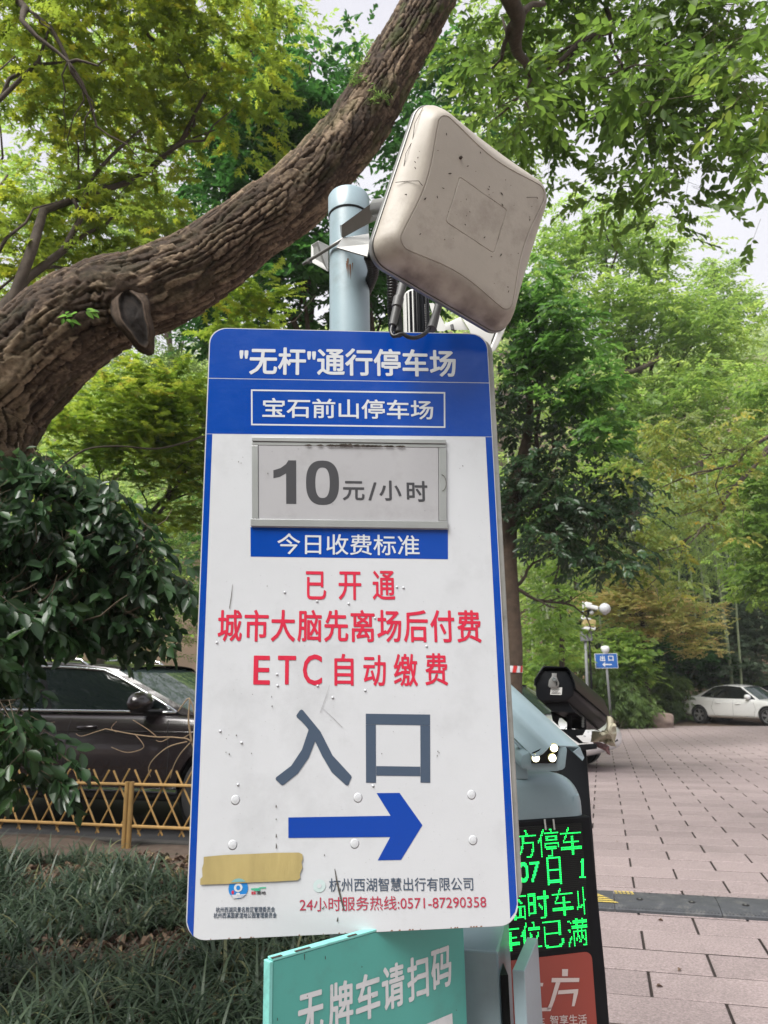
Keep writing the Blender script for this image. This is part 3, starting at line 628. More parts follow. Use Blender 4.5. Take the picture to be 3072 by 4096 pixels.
# edge chips along the bottom rim
mb = MB()
for i in range(26):
    u = rg.uniform(-HW+.03, HW-.04); k = rg.uniform(.0006, .002); mb.add([(u-k, -.0012, -HH+.0005), (u+k*1.5, -.0012, -HH+.0005), (u+k, -.0012, -HH+.002+k*.3), (u-k*.4, -.0012, -HH+.0015+k*.4)], [(0, 1, 2, 3)])
mb.build('chipped_rim', 'rust', sign, M=SGN.M)['kind'] = 'stuff'
# ------------------------------------------------------------------ the pole
pc = at(1399, 1310, 1.56); PR = .0475
ptop = at(1393, 800, 1.56-PR).z
pole = empty('pole', (pc.x, pc.y, 0), 'round pale blue-grey steel pole with a flat cap carrying the parking sign', 'pole')
def lathe(mb, cx, cy, prof, n=40):
    mb.loft([[(cx+r*math.cos(2*math.pi*i/n), cy+r*math.sin(2*math.pi*i/n), z) for i in range(n)] for r, z in prof]); return mb
mb = lathe(MB(), pc.x, pc.y, [(PR, -.02), (PR, ptop-.012)]); mb.build('shaft', 'pole_paint', pole, auto=True)
mb = lathe(MB(), pc.x, pc.y, [(PR+.0012, ptop-.0125), (PR+.0030, ptop-.012), (PR+.0030, ptop+.036), (PR-.001, ptop+.043), (.0, ptop+.046)]); mb.build('cap', 'pole_paint', pole, auto=True)
mb = lathe(MB(), pc.x, pc.y, [(PR+.0008, ptop-.0158), (PR+.0015, ptop-.0155), (PR+.0015, ptop-.0127)]); mb.build('cap_joint', 'seam', pole)
mb = MB(); mb.box((pc.x, pc.y, .0), (.2, .2, .012)); mb.build('base_flange', 'pole_paint', pole)
rz = at(1400, 1020, 1.5).z
mb = MB()
for i in range(9):
    a = R(rg.uniform(-75, -95)); k = rg.uniform(.001, .003); L = rg.uniform(.01, .05); z0 = rz-rg.uniform(0, .02)
    for dz in (0,): mb.add([(pc.x+(PR+.0006)*math.cos(a-k*15), pc.y+(PR+.0006)*math.sin(a-k*15), z0), (pc.x+(PR+.0006)*math.cos(a+k*15), pc.y+(PR+.0006)*math.sin(a+k*15), z0), (pc.x+(PR+.0006)*math.cos(a), pc.y+(PR+.0006)*math.sin(a), z0-L)], [(0, 1, 2)])
mb.build('rust_streak', 'rust', pole)
# sign clamps behind the panel
for z in (SGN.o.z+.42, SGN.o.z-.42): MB().box((pc.x, 1.488, z), (.26, .03, .03)).build('clamp_bar', 'galv', sign)
# ------------------------------------------------------------------ toll antenna on the pole
def rotm(w):
    w = Vector(w); return Matrix.Rotation(w.length, 3, w.normalized())
AR = rotm((.177, .285, .555)); AX, AY, AZ = AR.col[0], AR.col[1], AR.col[2]
AO = Vector((.1733, 1.3387, CAMZ+.9240)); AS = .18
AM = Matrix(((AX.x, AY.x, AZ.x, AO.x), (AX.y, AY.y, AZ.y, AO.y), (AX.z, AY.z, AZ.z, AO.z), (0, 0, 0, 1)))
ant = empty('toll_antenna', AO, 'square beige plastic antenna with dirty rounded cover, tilted on the pole top', 'antenna')
def ang(sq, r, bow=0.0, n=12):
    """rounded square outline whose sides bow inwards"""
    out = []
    cs = [(-1, -1), (1, -1), (1, 1), (-1, 1)]
    for k, (sx, sy) in enumerate(cs):
        cx, cy = sx*(sq-r), sy*(sq-r); a0 = 180+90*k
        for i in range(n+1):
            a = R(a0+90*i/n); out.append((cx+r*math.cos(a), cy+r*math.sin(a)))
        nx_, ny_ = cs[(k+1) % 4]; ex, ey = nx_*(sq-r), ny_*(sq-r)
        px_, py_ = out[-1]; a = R(a0+90); qx, qy = ex+r*math.cos(a), ey+r*math.sin(a)
        inx, iny = -math.cos(a), -math.sin(a)
        for i in range(1, n):
            t = i/n; b = bow*math.sin(math.pi*t)**1.3
            out.append((px_+(qx-px_)*t+inx*b, py_+(qy-py_)*t+iny*b))
    return out
def aring(sq, r, bow, d): return [Vector((u, -d, v)) for u, v in ang(sq, r, bow)]
mb = MB(); mb.loft([aring(AS, .045, 0, -.006), aring(AS, .045, 0, .004), aring(AS-.0015, .044, 0, .0055)]); mb.build('back_plate', 'galv', ant, M=AM, auto=True)
mb = MB(); mb.loft([aring(AS-.0025, .043, 0, .0058), aring(AS-.0022, .043, 0, .0075)], cap=False); mb.build('gasket', 'seam', ant, M=AM)
prof = [(AS-.003, .043, 0, .0075), (AS-.0035, .043, 0, .013), (AS-.006, .042, .001, .020), (AS-.012, .042, .004, .031), (AS-.021, .038, .009, .043), (AS-.026, .034, .0115, .0478), (AS-.0300, .030, .013, .0500), (AS-.0345, .022, .0145, .0510),
        (AS-.0352, .021, .0148, .0496), (AS-.0368, .020, .0150, .0496), (AS-.0375, .019, .0152, .0512), (AS-.06, .014, .016, .0516), (.068, .008, .006, .0517), (.0635, .006, .0, .0517), (.0628, .006, .0, .0507), (.0615, .006, .0, .0507), (.0608, .006, .0, .0518), (.03, .004, 0, .0518)]
rings = [aring(*p) for p in prof]
for k, rr_ in enumerate(rings):       # the middle rectangle is wider than tall
    if prof[k][0] < .07: rings[k] = [Vector((p.x*1.02, p.y, p.z*.80)) for p in rr_]
mb = MB(); mb.loft(rings); mb.build('cover', 'beige_plastic', ant, M=AM, auto=True)
rg = random.Random(8); mb = MB()
for i in range(70):
    if rg.random() < .5: u, v = rg.uniform(-.13, .13), rg.uniform(-.13, .13)
    else: u, v = rg.uniform(-.16, -.145), rg.uniform(-.14, .14)
    if abs(u) > .14 : dd = .040
    else: dd = .0526
    k = rg.uniform(.0004, .0018); a = rg.uniform(0, 3); e = rg.uniform(1, 3.5)
    mb.add([(u+math.cos(a+b)*k*(e if b in (0, math.pi) else 1), -dd, v+math.sin(a+b)*k*(e if b in (0, math.pi) else 1)) for b in (0, 1.2, math.pi, 4.6)], [(0, 1, 2, 3)])
mb.build('dirt_flecks', 'grime', ant, M=AM)['kind'] = 'stuff'
for pts in ([(-.178, -.02), (-.160, -.012), (-.146, -.010), (-.135, -.014)], [(.10, .10), (.125, .115), (.15, .11), (.165, .10)], [(-.172, .02), (-.176, .045), (-.172, .07)], [(-.17, .07), (-.178, .11), (-.172, .15)]):
    mb = MB(); mb.tube([(u, -.0535 if abs(u) < .14 else (-.0535 if abs(u) < .15 else (-.036 if abs(u) < .17 else -.022)), v) for u, v in pts], .0006, 4); mb.build('dry_stalk', 'grime', ant, M=AM)
c_ = [(-.075, .085)]; mb = MB()
mb.loft([[(-.075+r*math.cos(R(a)), -dd, .085+r*math.sin(R(a))) for a in range(0, 360, 45)] for r, dd in ((.0035, .0515), (.003, .0555), (.001, .0565))]); mb.build('mud_spot', 'grime', ant, M=AM)
# bracket to the pole
def slab(pts, th, y=None): # quad list of points -> thin plate
    P = [Vector(p) for p in pts]; n = (P[1]-P[0]).cross(P[2]-P[0]).normalized()*th/2
    mb = MB(); mb.loft([[p-n for p in P], [p+n for p in P]]); return mb
c3 = lambda x, y, Y: at(1100+x/1.3825, 400+y/1.3825, Y)
slab([c3(372, 690, 1.47), c3(560, 553, 1.40), c3(572, 660, 1.42), c3(525, 680, 1.44), c3(374, 762, 1.49)], .003).build('bracket_arm', 'galv', ant)
slab([c3(340, 818, 1.46), c3(374, 766, 1.49), c3(520, 742, 1.47), c3(525, 800, 1.44), c3(510, 868, 1.42)], .003).build('bracket_arm', 'galv', ant)
slab([c3(372, 690, 1.47), c3(374, 762, 1.49), c3(374, 766, 1.60), c3(345, 700, 1.60)], .003).build('bracket_web', 'galv', ant)
slab([c3(204, 800, 1.60), c3(238, 780, 1.585), c3(296, 806, 1.59), c3(296, 948, 1.59), c3(204, 896, 1.60)], .004).build('pole_saddle', 'galv', ant, bevel=.001)
slab([c3(204, 800, 1.60), c3(204, 896, 1.60), c3(222, 886, 1.63), c3(222, 806, 1.63)], .004).build('saddle_flange', 'galv', ant)
MB().tube([c3(155, 908, 1.60), c3(200, 880, 1.585), c3(300, 818, 1.53), c3(380, 768, 1.49)], .0042, 10).build('clamp_rod', 'galv', ant, smooth=True)
MB().tube([c3(186, 892, 1.590), c3(196, 886, 1.586)], .0075, 6).build('clamp_nut', 'galv', ant)
MB().tube([c3(560, 600, 1.38), AO + AX*(-.10)+AY*.02], .02, 10).build('pivot', 'galv', ant, smooth=True)
# cable glands, ribbed conduit and cable loop under the antenna
c6 = lambda x, y, Y: at(1500+x/2.765, 1050+y/2.765, Y)
def ribbed(mb, pts, r, pitch=.0042, n=12):
    P = [Vector(p) for p in pts]; L = [0]
    for i in range(len(P)-1): L.append(L[-1]+(P[i+1]-P[i]).length)
    k = int(L[-1]/pitch*4); out = []; rs = []
    for i in range(k+1):
        s = L[-1]*i/k; j = max(a for a in range(len(L)) if L[a] <= s+1e-9); j = min(j, len(P)-2); t = (s-L[j])/(L[j+1]-L[j])
        p0, p1, p2, p3 = P[max(j-1, 0)], P[j], P[j+1], P[min(j+2, len(P)-1)]
        out.append(.5*((2*p1)+(p2-p0)*t+(2*p0-5*p1+4*p2-p3)*t*t+(3*p1-p0-3*p2+p3)*t**3)); rs.append(r*(1 if i % 4 < 2 else .84))
    return mb.tube(out, rs, n)
cab = empty('antenna_cable', c6(300, 300, 1.36), 'black ribbed conduit and cable loop hanging under the beige antenna', 'cable')
def gland(name, a, b, r): MB().tube([a, a.lerp(b, .98), b], r, 12).build(name, 'dark_grey_fitting', cab, auto=True)
gland('cable_gland', c6(305, 245, 1.375), c6(262, 410, 1.36), [.0095, .0085, .007]); gland('gland_clamp', c6(262, 395, 1.36), c6(240, 500, 1.355), [.0112, .0112, .0085])
gland('cable_gland', c6(712, 440, 1.42), c6(668, 600, 1.40), [.0088, .0080, .0075]); gland('tape_wrap', c6(680, 560, 1.40), c6(625, 740, 1.385), [.0082, .0105, .0062])
gland('tape_wrap', c6(240, 500, 1.355), c6(195, 700, 1.35), [.0085, .0082, .0062])
mb = MB(); ribbed(mb, [c6(240, 560, 1.38), c6(252, 640, 1.37), c6(255, 720, 1.36), c6(262, 790, 1.35)], .0096); mb.build('ribbed_sleeve', 'conduit', cab, smooth=True)
mb = MB(); ribbed(mb, [c6(140, -60, 1.44), c6(190, 150, 1.45), c6(195, 400, 1.47), c6(205, 620, 1.50), c6(215, 800, 1.50)], .0135, .0058); mb.build('ribbed_conduit', 'conduit', cab, smooth=True)
mb = MB(); ribbed(mb, [c6(-60, -60, 1.46), c6(-20, 90, 1.50), c6(-60, 230, 1.55), c6(-110, 330, 1.58)], .0135, .0058); mb.build('ribbed_conduit', 'conduit', cab, smooth=True)
def catmull(P, n=8):
    P = [Vector(p) for p in P]; out = []
    for j in range(len(P)-1):
        p0, p1, p2, p3 = P[max(j-1, 0)], P[j], P[j+1], P[min(j+2, len(P)-1)]
        for i in range(n):
            t = i/n; out.append(.5*((2*p1)+(p2-p0)*t+(2*p0-5*p1+4*p2-p3)*t*t+(3*p1-p0-3*p2+p3)*t**3))
    return out+[P[-1]]
MB().tube(catmull([c6(200, 680, 1.35), c6(180, 760, 1.345), c6(210, 815, 1.34), c6(300, 790, 1.34), c6(370, 825, 1.34), c6(450, 832, 1.345), c6(540, 795, 1.36), c6(600, 735, 1.38)]), .0042, 10).build('cable', 'conduit', cab, smooth=True)
mb = MB()
for i in range(16):
    t = i/15; p = c6(552+12*t, 470+290*t, 1.40); s = .0016
    mb.loft([[p+Vector((s*a*math.cos(b), s*a*math.sin(b), z*s)) for b in np.linspace(0, 5.2, 6)] for a, z in ((.3, -1), (1, -.3), (1, .3), (.3, 1))])
mb.build('bead_chain', 'galv', cab, smooth=True)['kind'] = 'stuff'
# finned black lamp head and white radar box behind the sign
fc = at(1672, 1300, 1.82); ft = at(1672, 1176, 1.82).z
lamp = empty('finned_lamp', (fc.x, fc.y, fc.z-.1), 'black finned cylinder with white rear rim behind the sign top', 'lamp')
mb = MB(); n = 64
ring = lambda r0, r1, z: [(fc.x+(r0 if (i % 4) < 2 else r1)*math.cos(2*math.pi*i/n), fc.y+(r0 if (i % 4) < 2 else r1)*math.sin(2*math.pi*i/n), z) for i in range(n)]
mb.loft([ring(.033, .026, fc.z-.16), ring(.033, .026, ft-.006), ring(.026, .024, ft), ring(.008, .008, ft+.005)]); mb.build('heat_sink', 'black_satin', lamp, auto=True)
mb = lathe(MB(), fc.x-.003, fc.y+.012, [(.0365, fc.z-.16), (.0365, ft-.002), (.03, ft+.006), (.0, ft+.008)]); mb.build('rear_shell', 'white_plastic', lamp, auto=True)
MB().box((fc.x, fc.y, fc.z-.20), (.03, .03, .10)).build('stem', 'galv', lamp); MB().box(((fc.x+pc.x)/2, (fc.y+pc.y)/2, fc.z-.21), (.16, .02, .02), ).build('bracket_arm', 'galv', lamp)
MB().tube([(fc.x, fc.y, fc.z-.21), (pc.x, pc.y+PR, fc.z-.21)], .012, 8).build('mounting_tube', 'galv', lamp)
rad = empty('white_device', at(1960, 1330, 1.95), 'white moulded plastic housing behind the right top corner of the sign', 'device')
def loftpx(name, P0, y0, P1, y1, m, parent, fn=at, bevel=0, **k):
    n = len(P0); Y0 = y0 if isinstance(y0, (list, tuple)) else [y0]*n; Y1 = y1 if isinstance(y1, (list, tuple)) else [y1]*n
    mb = MB(); mb.loft([[fn(x, y, Y) for (x, y), Y in zip(P0, Y0)], [fn(x, y, Y) for (x, y), Y in zip(P1, Y1)]]); return mb.build(name, m, parent, bevel=bevel, auto=True, **k)
P0 = [(1040, 745), (950, 600), (1120, 560), (1400, 500), (1432, 506), (1290, 860), (1262, 1000), (1180, 1010), (1060, 800)]
loftpx('housing', P0, 1.92, [(x+8, y-8) for x, y in P0], 1.99, 'white_plastic', rad, fn=c6, bevel=.003)
P0 = [(1300, 880), (1428, 560), (1440, 506), (1470, 505), (1490, 545), (1500, 600), (1370, 905), (1330, 970), (1272, 1010), (1262, 960)]
loftpx('rear_half', P0, 1.915, [(x-20, y+6) for x, y in P0], 2.03, 'white_plastic', rad, fn=c6, bevel=.004)
P0 = [(770, 682), (945, 600), (1040, 748), (790, 748)]
loftpx('mounting_plate', P0, 1.93, [(x, y) for x, y in P0], 1.94, 'white_plastic', rad, fn=c6, bevel=.001)
P0 = [(600, 450), (650, 450), (800, 740), (760, 760), (690, 760)]
loftpx('bracket', P0, 1.95, P0, 1.955, 'white_plastic', rad, fn=c6)
MB().tube([c6(1340, 690, 1.912), c6(1352, 698, 1.90)], .005, 6).build('bolt', 'galv', rad); MB().tube([c6(860, 745, 1.92), c6(850, 690, 1.92)], .005, 8).build('bolt', 'dark_grey_fitting', rad)
MB().tube([(rad.location.x-.02, 1.97, rad.location.z-.06), (rad.location.x-.02, 1.97, rad.location.z-.4), (pc.x, pc.y+PR, rad.location.z-.4)], .012, 8).build('support_tube', 'galv', rad)
# ------------------------------------------------------------------ teal scan-to-pay board
TP = Plane(at(1078, 3850, 1.30), R(41)); th = TP.hit
teal = empty('teal_board', (TP.o.x, TP.o.y, 0), 'teal scan-to-pay board with pale lettering under the parking sign', 'board')
uR = th(1862, 3900)[0]; vt0 = 0.0; sl = (th(1405, 3756)[1])/th(1405, 3756)[0]; vB = th(1080, 4096)[1]-.25
def uv(x, y): u, v = th(x, y); return (u, v)
zt = lambda u: u*sl
prism([(0.006, vB), (uR, vB), (uR, zt(uR)), (0.006, zt(.006))], .0, .014).build('board', 'teal_paint', teal, M=TP.M, bevel=.002)
prism([(-.001, vB), (0.0058, vB), (0.0058, zt(.0058)+.001), (-.001, zt(0)+.001)], -.0015, .016).build('edge_trim', 'teal_edge', teal, M=TP.M, bevel=.001)
prism([(0.006, zt(.006)+.0002), (uR, zt(uR)+.0002), (uR, zt(uR)+.0045), (0.006, zt(.006)+.0045)], -.0008, .0155).build('edge_trim', 'teal_edge', teal, M=TP.M, bevel=.001)
c5 = lambda x, y: uv(1000+x/1.3825, 3700+y/1.3825)
for ch, x0, yt0, yb0, x1, yt1, yb1 in (('无', 262, 395, 640, 405, 347, 600), ('牌', 432, 335, 580, 570, 285, 560), ('车', 583, 290, 545, 718, 242, 500), ('请', 728, 238, 480, 852, 188, 445), ('扫', 868, 190, 430, 986, 150, 395), ('码', 1000, 150, 372, 1112, 100, 335)):
    a, b = c5(x0, yt0), c5(x0, yb0); c, d = c5(x1, yt1), c5(x1, yb1)
    text(ch, ((a[0]+b[0])/2, (a[1]+b[1])/2), ((c[0]+d[0])/2, (c[1]+d[1])/2), ((a[1]-b[1])+(c[1]-d[1]))/2, TP, 'paint_pale', teal, d=-.0006, offset=.022)
a, b, c = c5(975, 547), c5(1117, 487), c5(1125, 640)
flat([a, b, c, (a[0]-.02, c[1])], -.0006).build('code_frame', 'paint_pale', teal, M=TP.M)
mb = MB()
for (x, y, L) in ((315, 392, 5), (671, 398, 9), (617, 230, 6), (415, 180, 12), (1085, 290, 4), (300, 175, 22), (1140, 470, 4), (150, 520, 10)):
    u, v = c5(x, y); k = L*.0002; mb.add([(u-.0006, -.0010, v-k), (u+.0008, -.0010, v-k), (u+.0006, -.0010, v+k), (u-.0008, -.0010, v+k)], [(0, 1, 2, 3)])
mb.build('paint_chips', 'grime', teal, M=TP.M)['kind'] = 'stuff'
for u0, w in ((.004, .020), (.05, .03), (.16, .02)): prism([(u0, zt(u0)+.0046), (u0+w, zt(u0+w)+.0046), (u0+w, zt(u0+w)+.0056), (u0, zt(u0)+.0056)], -.0009, .004).build('worn_edge', 'grime', teal, M=TP.M)
MB().tube([(TP.o.x+.2, TP.o.y+.22, 0), (TP.o.x+.2, TP.o.y+.22, TP.o.z+vB+.1)], .02, 10).build('leg', 'kiosk_blue', teal)
# ------------------------------------------------------------------ pale blue control cabinet with a side door
CF = Plane(at(1991, 3808, 1.66), R(-14))
cab2 = empty('control_cabinet', (CF.o.x-.12, CF.o.y+.1, 0), 'pale blue-grey steel control cabinet behind the teal board', 'cabinet')
prism([(-.30, -CF.o.z), (0, -CF.o.z), (0, 0), (-.30, 0)], 0, .26).build('body', 'kiosk_blue', cab2, M=CF.M, bevel=.004)
DP = Plane(at(2049, 3879, 1.61), R(90-19))
def dp(x, y): return DP.hit(1000+x/1.3825, 3700+y/1.3825)
dl = dp(1530, 42)[0]
prism([(0, -DP.o.z+.05), (dl, -DP.o.z+.05), (dl, 0), (0, 0)], -.0, -.024).build('door', 'kiosk_blue_light', cab2, M=DP.M, bevel=.002)
MB().box((CF.o.x+.012, CF.o.y+.12, CF.o.z-.2), (.02, .2, .3)).build('hinge_block', 'seam', cab2)
# the printed face looks towards the lane: mirrored plane seen from +x
dm = Matrix(DP.M); 
def dpx(poly, name, d=-.0006): return flat([(u, d, v) [0:3:2] for u, v in poly], d).build(name, 'mauve_print', cab2, M=DP.M)
x0, y0, x1 = .02, -.085, dl+.02
for (a, b) in (((.022, -.50), (.028, -.09)), ((.028, -.096), (.20, -.09)), ((.20, -.5), (.206, -.09))): flat([(a[0], a[1]), (b[0], a[1]), (b[0], b[1]), (a[0], b[1])], -.0008).build('door_print', 'mauve_print', cab2, M=DP.M)
text('宝石山', (.025, -.055), (.19, -.055), .05, DP, 'mauve_print', cab2, d=-.0008, offset=.01)
text('P', (.06, -.30), (.16, -.30), .20, DP, 'mauve_print', cab2, d=-.0008, offset=.05)
# ------------------------------------------------------------------ display terminal
KP = Plane(at(2200, 3700, 2.0), R(14)); kh = KP.hit
kio = empty('display_terminal', (KP.o.x, KP.o.y, 0), 'blue-grey parking terminal with green dot-matrix screen and red logo panel', 'terminal')
kz = -KP.o.z; uL = -.36
uRt = kh(2353, 3270)[0]; vJ = (kh(2353, 3262)[1]+kh(2064, 3283)[1])/2; vT = kh(2200, 3097)[1]; rr_ = .085
pr = roundrect(uL, vJ, uRt, vT, [0, 0, rr_, rr_], 10)
mb = MB(); rings = []
for dd, ins in ((.004, .030), (.010, .016), (.020, .007), (.035, .0), (.26, .0), (.285, .012)):
    rings.append([(u if u < uL+.1 else u-ins*(1 if u > uRt-.1 else 0), dd, v-(ins if v > vJ+.05 else 0)) for u, v in pr])
mb.loft(rings); mb.build('hood', 'kiosk_blue', kio, M=KP.M, auto=True)
vb = -KP.o.z
uB = uRt+.006
prism([(uL, vb), (uB+.012, vb), (uB+.010, kh(2400, 3900)[1]), (uB, vJ-.001), (uL, vJ-.001)], .0, .27).build('case', 'black_satin', kio, M=KP.M, bevel=.004)
v1, v2 = kh(2200, 3300)[1], kh(2200, 3800)[1]
uS = kh(2340, 3500)[0]
prism([(uL+.03, v2), (uS, v2), (uS, v1), (uL+.03, v1)], -.002, .002).build('screen', 'led_board', kio, M=KP.M)
mb = MB()
for i in range(64): # louvre ribs of the screen mask
    v = v2+(v1-v2)*(i+.5)/64; mb.box(((uL+.03+uS)/2, -.0026, v), (uS-uL-.03, .0008, .0012))
mb.build('screen_ribs', 'black_satin', kio, M=KP.M)['kind'] = 'stuff'
def dots(ch, cx, cy, wpx, hpx, nx=16, ny=16, clip=None):
    v, f = glyphs(ch, 0.0); mn, mx = v.min(0), v.max(0); P = (v-mn)/(mx-mn)
    T_ = []
    for q in f:
        for i in range(1, len(q)-1): T_.append((P[q[0]], P[q[i]], P[q[i+1]]))
    A = np.array([t[0] for t in T_]); B = np.array([t[1] for t in T_]); C_ = np.array([t[2] for t in T_])
    u0, v0 = kh(cx, cy); a = kh(cx-wpx/2, cy)[0]; b = kh(cx+wpx/2, cy)[0]; t = kh(cx, cy-hpx/2)[1]; bb = kh(cx, cy+hpx/2)[1]
    out = []
    for j in range(ny):
        for i in range(nx):
            hit = False
            for ox, oy in ((.5, .5), (.28, .5), (.72, .5), (.5, .28), (.5, .72)):
                p = np.array([(i+ox)/nx, (j+oy)/ny]); c = lambda X_, Y_: (Y_[:, 0]-X_[:, 0])*(p[1]-X_[:, 1])-(Y_[:, 1]-X_[:, 1])*(p[0]-X_[:, 0])
                s1, s2, s3 = c(A, B), c(B, C_), c(C_, A)
                if (((s1 >= 0) & (s2 >= 0) & (s3 >= 0)) | ((s1 <= 0) & (s2 <= 0) & (s3 <= 0))).any(): hit = True; 
                if hit and (ox, oy) == (.5, .5): break
                if hit and nx == 16 and (ox != .5 or oy != .5): hit = False
            if hit: out.append((a+(b-a)*(i+.5)/nx, bb+(t-bb)*(j+.5)/ny))
    return out
def kc(x, y): return kh(1900+x/1.4155, 3200+y/1.4155)
D_ = []
for ch, cx, cy, w_, h_ in (('立', 2016, 3382, 84, 112), ('方', 2101, 3375, 84, 112), ('停', 2191, 3370, 84, 112), ('车', 2281, 3363, 84, 112), ('0', 2091, 3488, 40, 80), ('7', 2137, 3486, 40, 80), ('日', 2214, 3482, 56, 112), ('月', 2006, 3496, 66, 112),
        ('临', 2062, 3624, 84, 112), ('时', 2152, 3618, 84, 112), ('车', 2248, 3606, 84, 112), ('收', 2345, 3600, 84, 112), ('车', 2034, 3748, 84, 112), ('位', 2122, 3742, 84, 112), ('已', 2211, 3735, 84, 108), ('满', 2306, 3727, 84, 112)):
    for u, v in dots(ch, cx, cy, w_, h_, 8 if ch in '071' else 16, 16):
        if uL+.04 < u < uS-.004: D_.append((u, v))
for j in range(15):
    for i in ((2, 3) if j not in (0, 12) else ((0, 1, 2, 3, 4, 5) if j == 0 else (1, 2, 3))):
        u, v = kc(590+i*6.2, 435-j*7.2); D_.append((u, v))
mb = MB(); q = .00135
for u, v in D_: mb.add([(u+q*math.cos(R(a)), -.0034, v+q*1.25*math.sin(R(a))) for a in range(0, 360, 60)], [tuple(range(6))])
mb.build('lit_dots', 'led_green', kio, M=KP.M)['kind'] = 'stuff'
r1 = kh(2385, 3815); 
prism(roundrect(uL+.03, kz+.4, kh(2372, 3900)[0], kh(2250, 3818)[1], .018), -.0015, .002).build('logo_panel', 'logo_red_panel', kio, M=KP.M)
def stroke(pts):
    return flat([kc(*p) for p in pts], -.0028).build('logo_stroke', 'panel_print', kio, M=KP.M)
stroke([(490, 955), (524, 955), (522, 995), (490, 995)]); stroke([(432, 1005), (588, 1005), (586, 1028), (430, 1030)])
stroke([(455, 1030), (480, 1030), (448, 1130), (430, 1178), (400, 1190), (420, 1150)]); stroke([(470, 1075), (582, 1068), (580, 1090), (465, 1098)]); stroke([(556, 1090), (580, 1090), (560, 1165), (545, 1165)])
stroke([(290, 985), (330, 983), (328, 1010), (290, 1012)]); stroke([(250, 1035), (384, 1033), (380, 1052), (250, 1056)]); stroke([(330, 1060), (352, 1058), (335, 1165), (322, 1165)]); stroke([(300, 1176), (432, 1172), (425, 1192), (300, 1196)]); stroke([(270, 1070), (290, 1068), (310, 1150), (290, 1150)])
kT = lambda body, x0, y0, x1, y1, h: text(body, kc(x0, y0), kc(x1, y1), kc(x0, y0-h/2)[1]-kc(x0, y0+h/2)[1], KP, 'panel_print', kio, d=-.0028, offset=.012)
kT('智享生活', 422, 1245, 630, 1238, 58); kT('停车', 290, 1255, 392, 1250, 50)
for x in (388, 437): MB().tube([Vector(KP.M @ Vector((kc(x, 106)[0], -.006, kc(x, 106)[1]))), Vector(KP.M @ Vector((kc(x+6, 165)[0], -.007, kc(x+6, 165)[1])))], .0022, 6).build('cable_tie', 'white_plastic', kio)
# ------------------------------------------------------------------ blue-grey hooded camera on the terminal
c7 = lambda x, y, Y: at(2000+x/3.318, 2600+y/3.318, Y)
hc = empty('hooded_camera', c7(500, 1630, 1.95), 'blue-grey hooded plate camera with three lit lamps above the terminal', 'camera')
yf, yb = 1.80, 2.06
def sheet(name, rows, m, parent, th=.003, bevel=0):
    """rows of world points -> thick sheet"""
    P = [[Vector(p) for p in r] for r in rows]; nr, nc = len(P), len(P[0]); N_ = (P[0][1]-P[0][0]).cross(P[1][0]-P[0][0]).normalized()
    vs = []; fs = []
    nrm = [[Vector((0, 0, 0)) for _ in range(nc)] for _ in range(nr)]
    for i in range(nr-1):
        for j in range(nc-1):
            n = (P[i][j+1]-P[i][j]).cross(P[i+1][j]-P[i][j]).normalized()
            for a, b in ((i, j), (i, j+1), (i+1, j), (i+1, j+1)): nrm[a][b] += n
    mb = MB()
    top = [P[i][j] for i in range(nr) for j in range(nc)]; bot = [P[i][j]-nrm[i][j].normalized()*th for i in range(nr) for j in range(nc)]
    n = nr*nc; ix = lambda i, j: i*nc+j
    for i in range(nr-1):
        for j in range(nc-1):
            fs.append((ix(i, j), ix(i, j+1), ix(i+1, j+1), ix(i+1, j))); fs.append((n+ix(i, j), n+ix(i+1, j), n+ix(i+1, j+1), n+ix(i, j+1)))
    for i in range(nr-1): fs.append((ix(i, 0), ix(i+1, 0), n+ix(i+1, 0), n+ix(i, 0))); fs.append((ix(i, nc-1), n+ix(i, nc-1), n+ix(i+1, nc-1), ix(i+1, nc-1)))
    for j in range(nc-1): fs.append((ix(0, j), n+ix(0, j), n+ix(0, j+1), ix(0, j+1))); fs.append((ix(nr-1, j), ix(nr-1, j+1), n+ix(nr-1, j+1), n+ix(nr-1, j)))
    mb.add(top+bot, fs); return mb.build(name, m, parent, auto=True)
front = [c7(440, 1408, yf), c7(500, 1400, yf), c7(560, 1370, yf), c7(610, 1320, yf), c7(650, 1275, yf+.002), c7(690, 1268, yf+.004), c7(850, 1270, yf+.02), c7(1045, 1280, yf+.05), c7(1070, 1300, yf+.055), c7(1085, 1360, yf+.06), c7(1112, 1430, yf+.062), c7(1086, 1468, yf+.062)]
back = [c7(-120, 858, yb), c7(-118, 800, yb), c7(-116, 740, yb), c7(-114, 640, yb), c7(-112, 540, yb+.002), c7(-100, 500, yb+.004), c7(-40, 400, yb+.02), c7(20, 345, yb+.05), c7(50, 370, yb+.055), c7(80, 420, yb+.06), c7(90, 500, yb+.062), c7(90, 560, yb+.062)]
sheet('hood', [front, back], 'kiosk_blue_light', hc)
bf = [(262, 1500), (300, 1400), (420, 1345), (640, 1280), (880, 1285), (892, 1330), (866, 1560), (835, 1590), (740, 1612), (385, 1605), (352, 1570), (300, 1578)]
loftpx('body', bf, yf+.02, [(x-330, y-330) for x, y in bf], yb, 'kiosk_blue', hc, fn=c7, bevel=.002)
loftpx('lamp_window', [(418, 1365), (560, 1300), (700, 1262), (788, 1275), (742, 1505), (415, 1505)], yf+.012, [(418, 1365), (560, 1300), (700, 1262), (788, 1275), (742, 1505), (415, 1505)], yf+.021, 'black_gloss', hc, fn=c7)
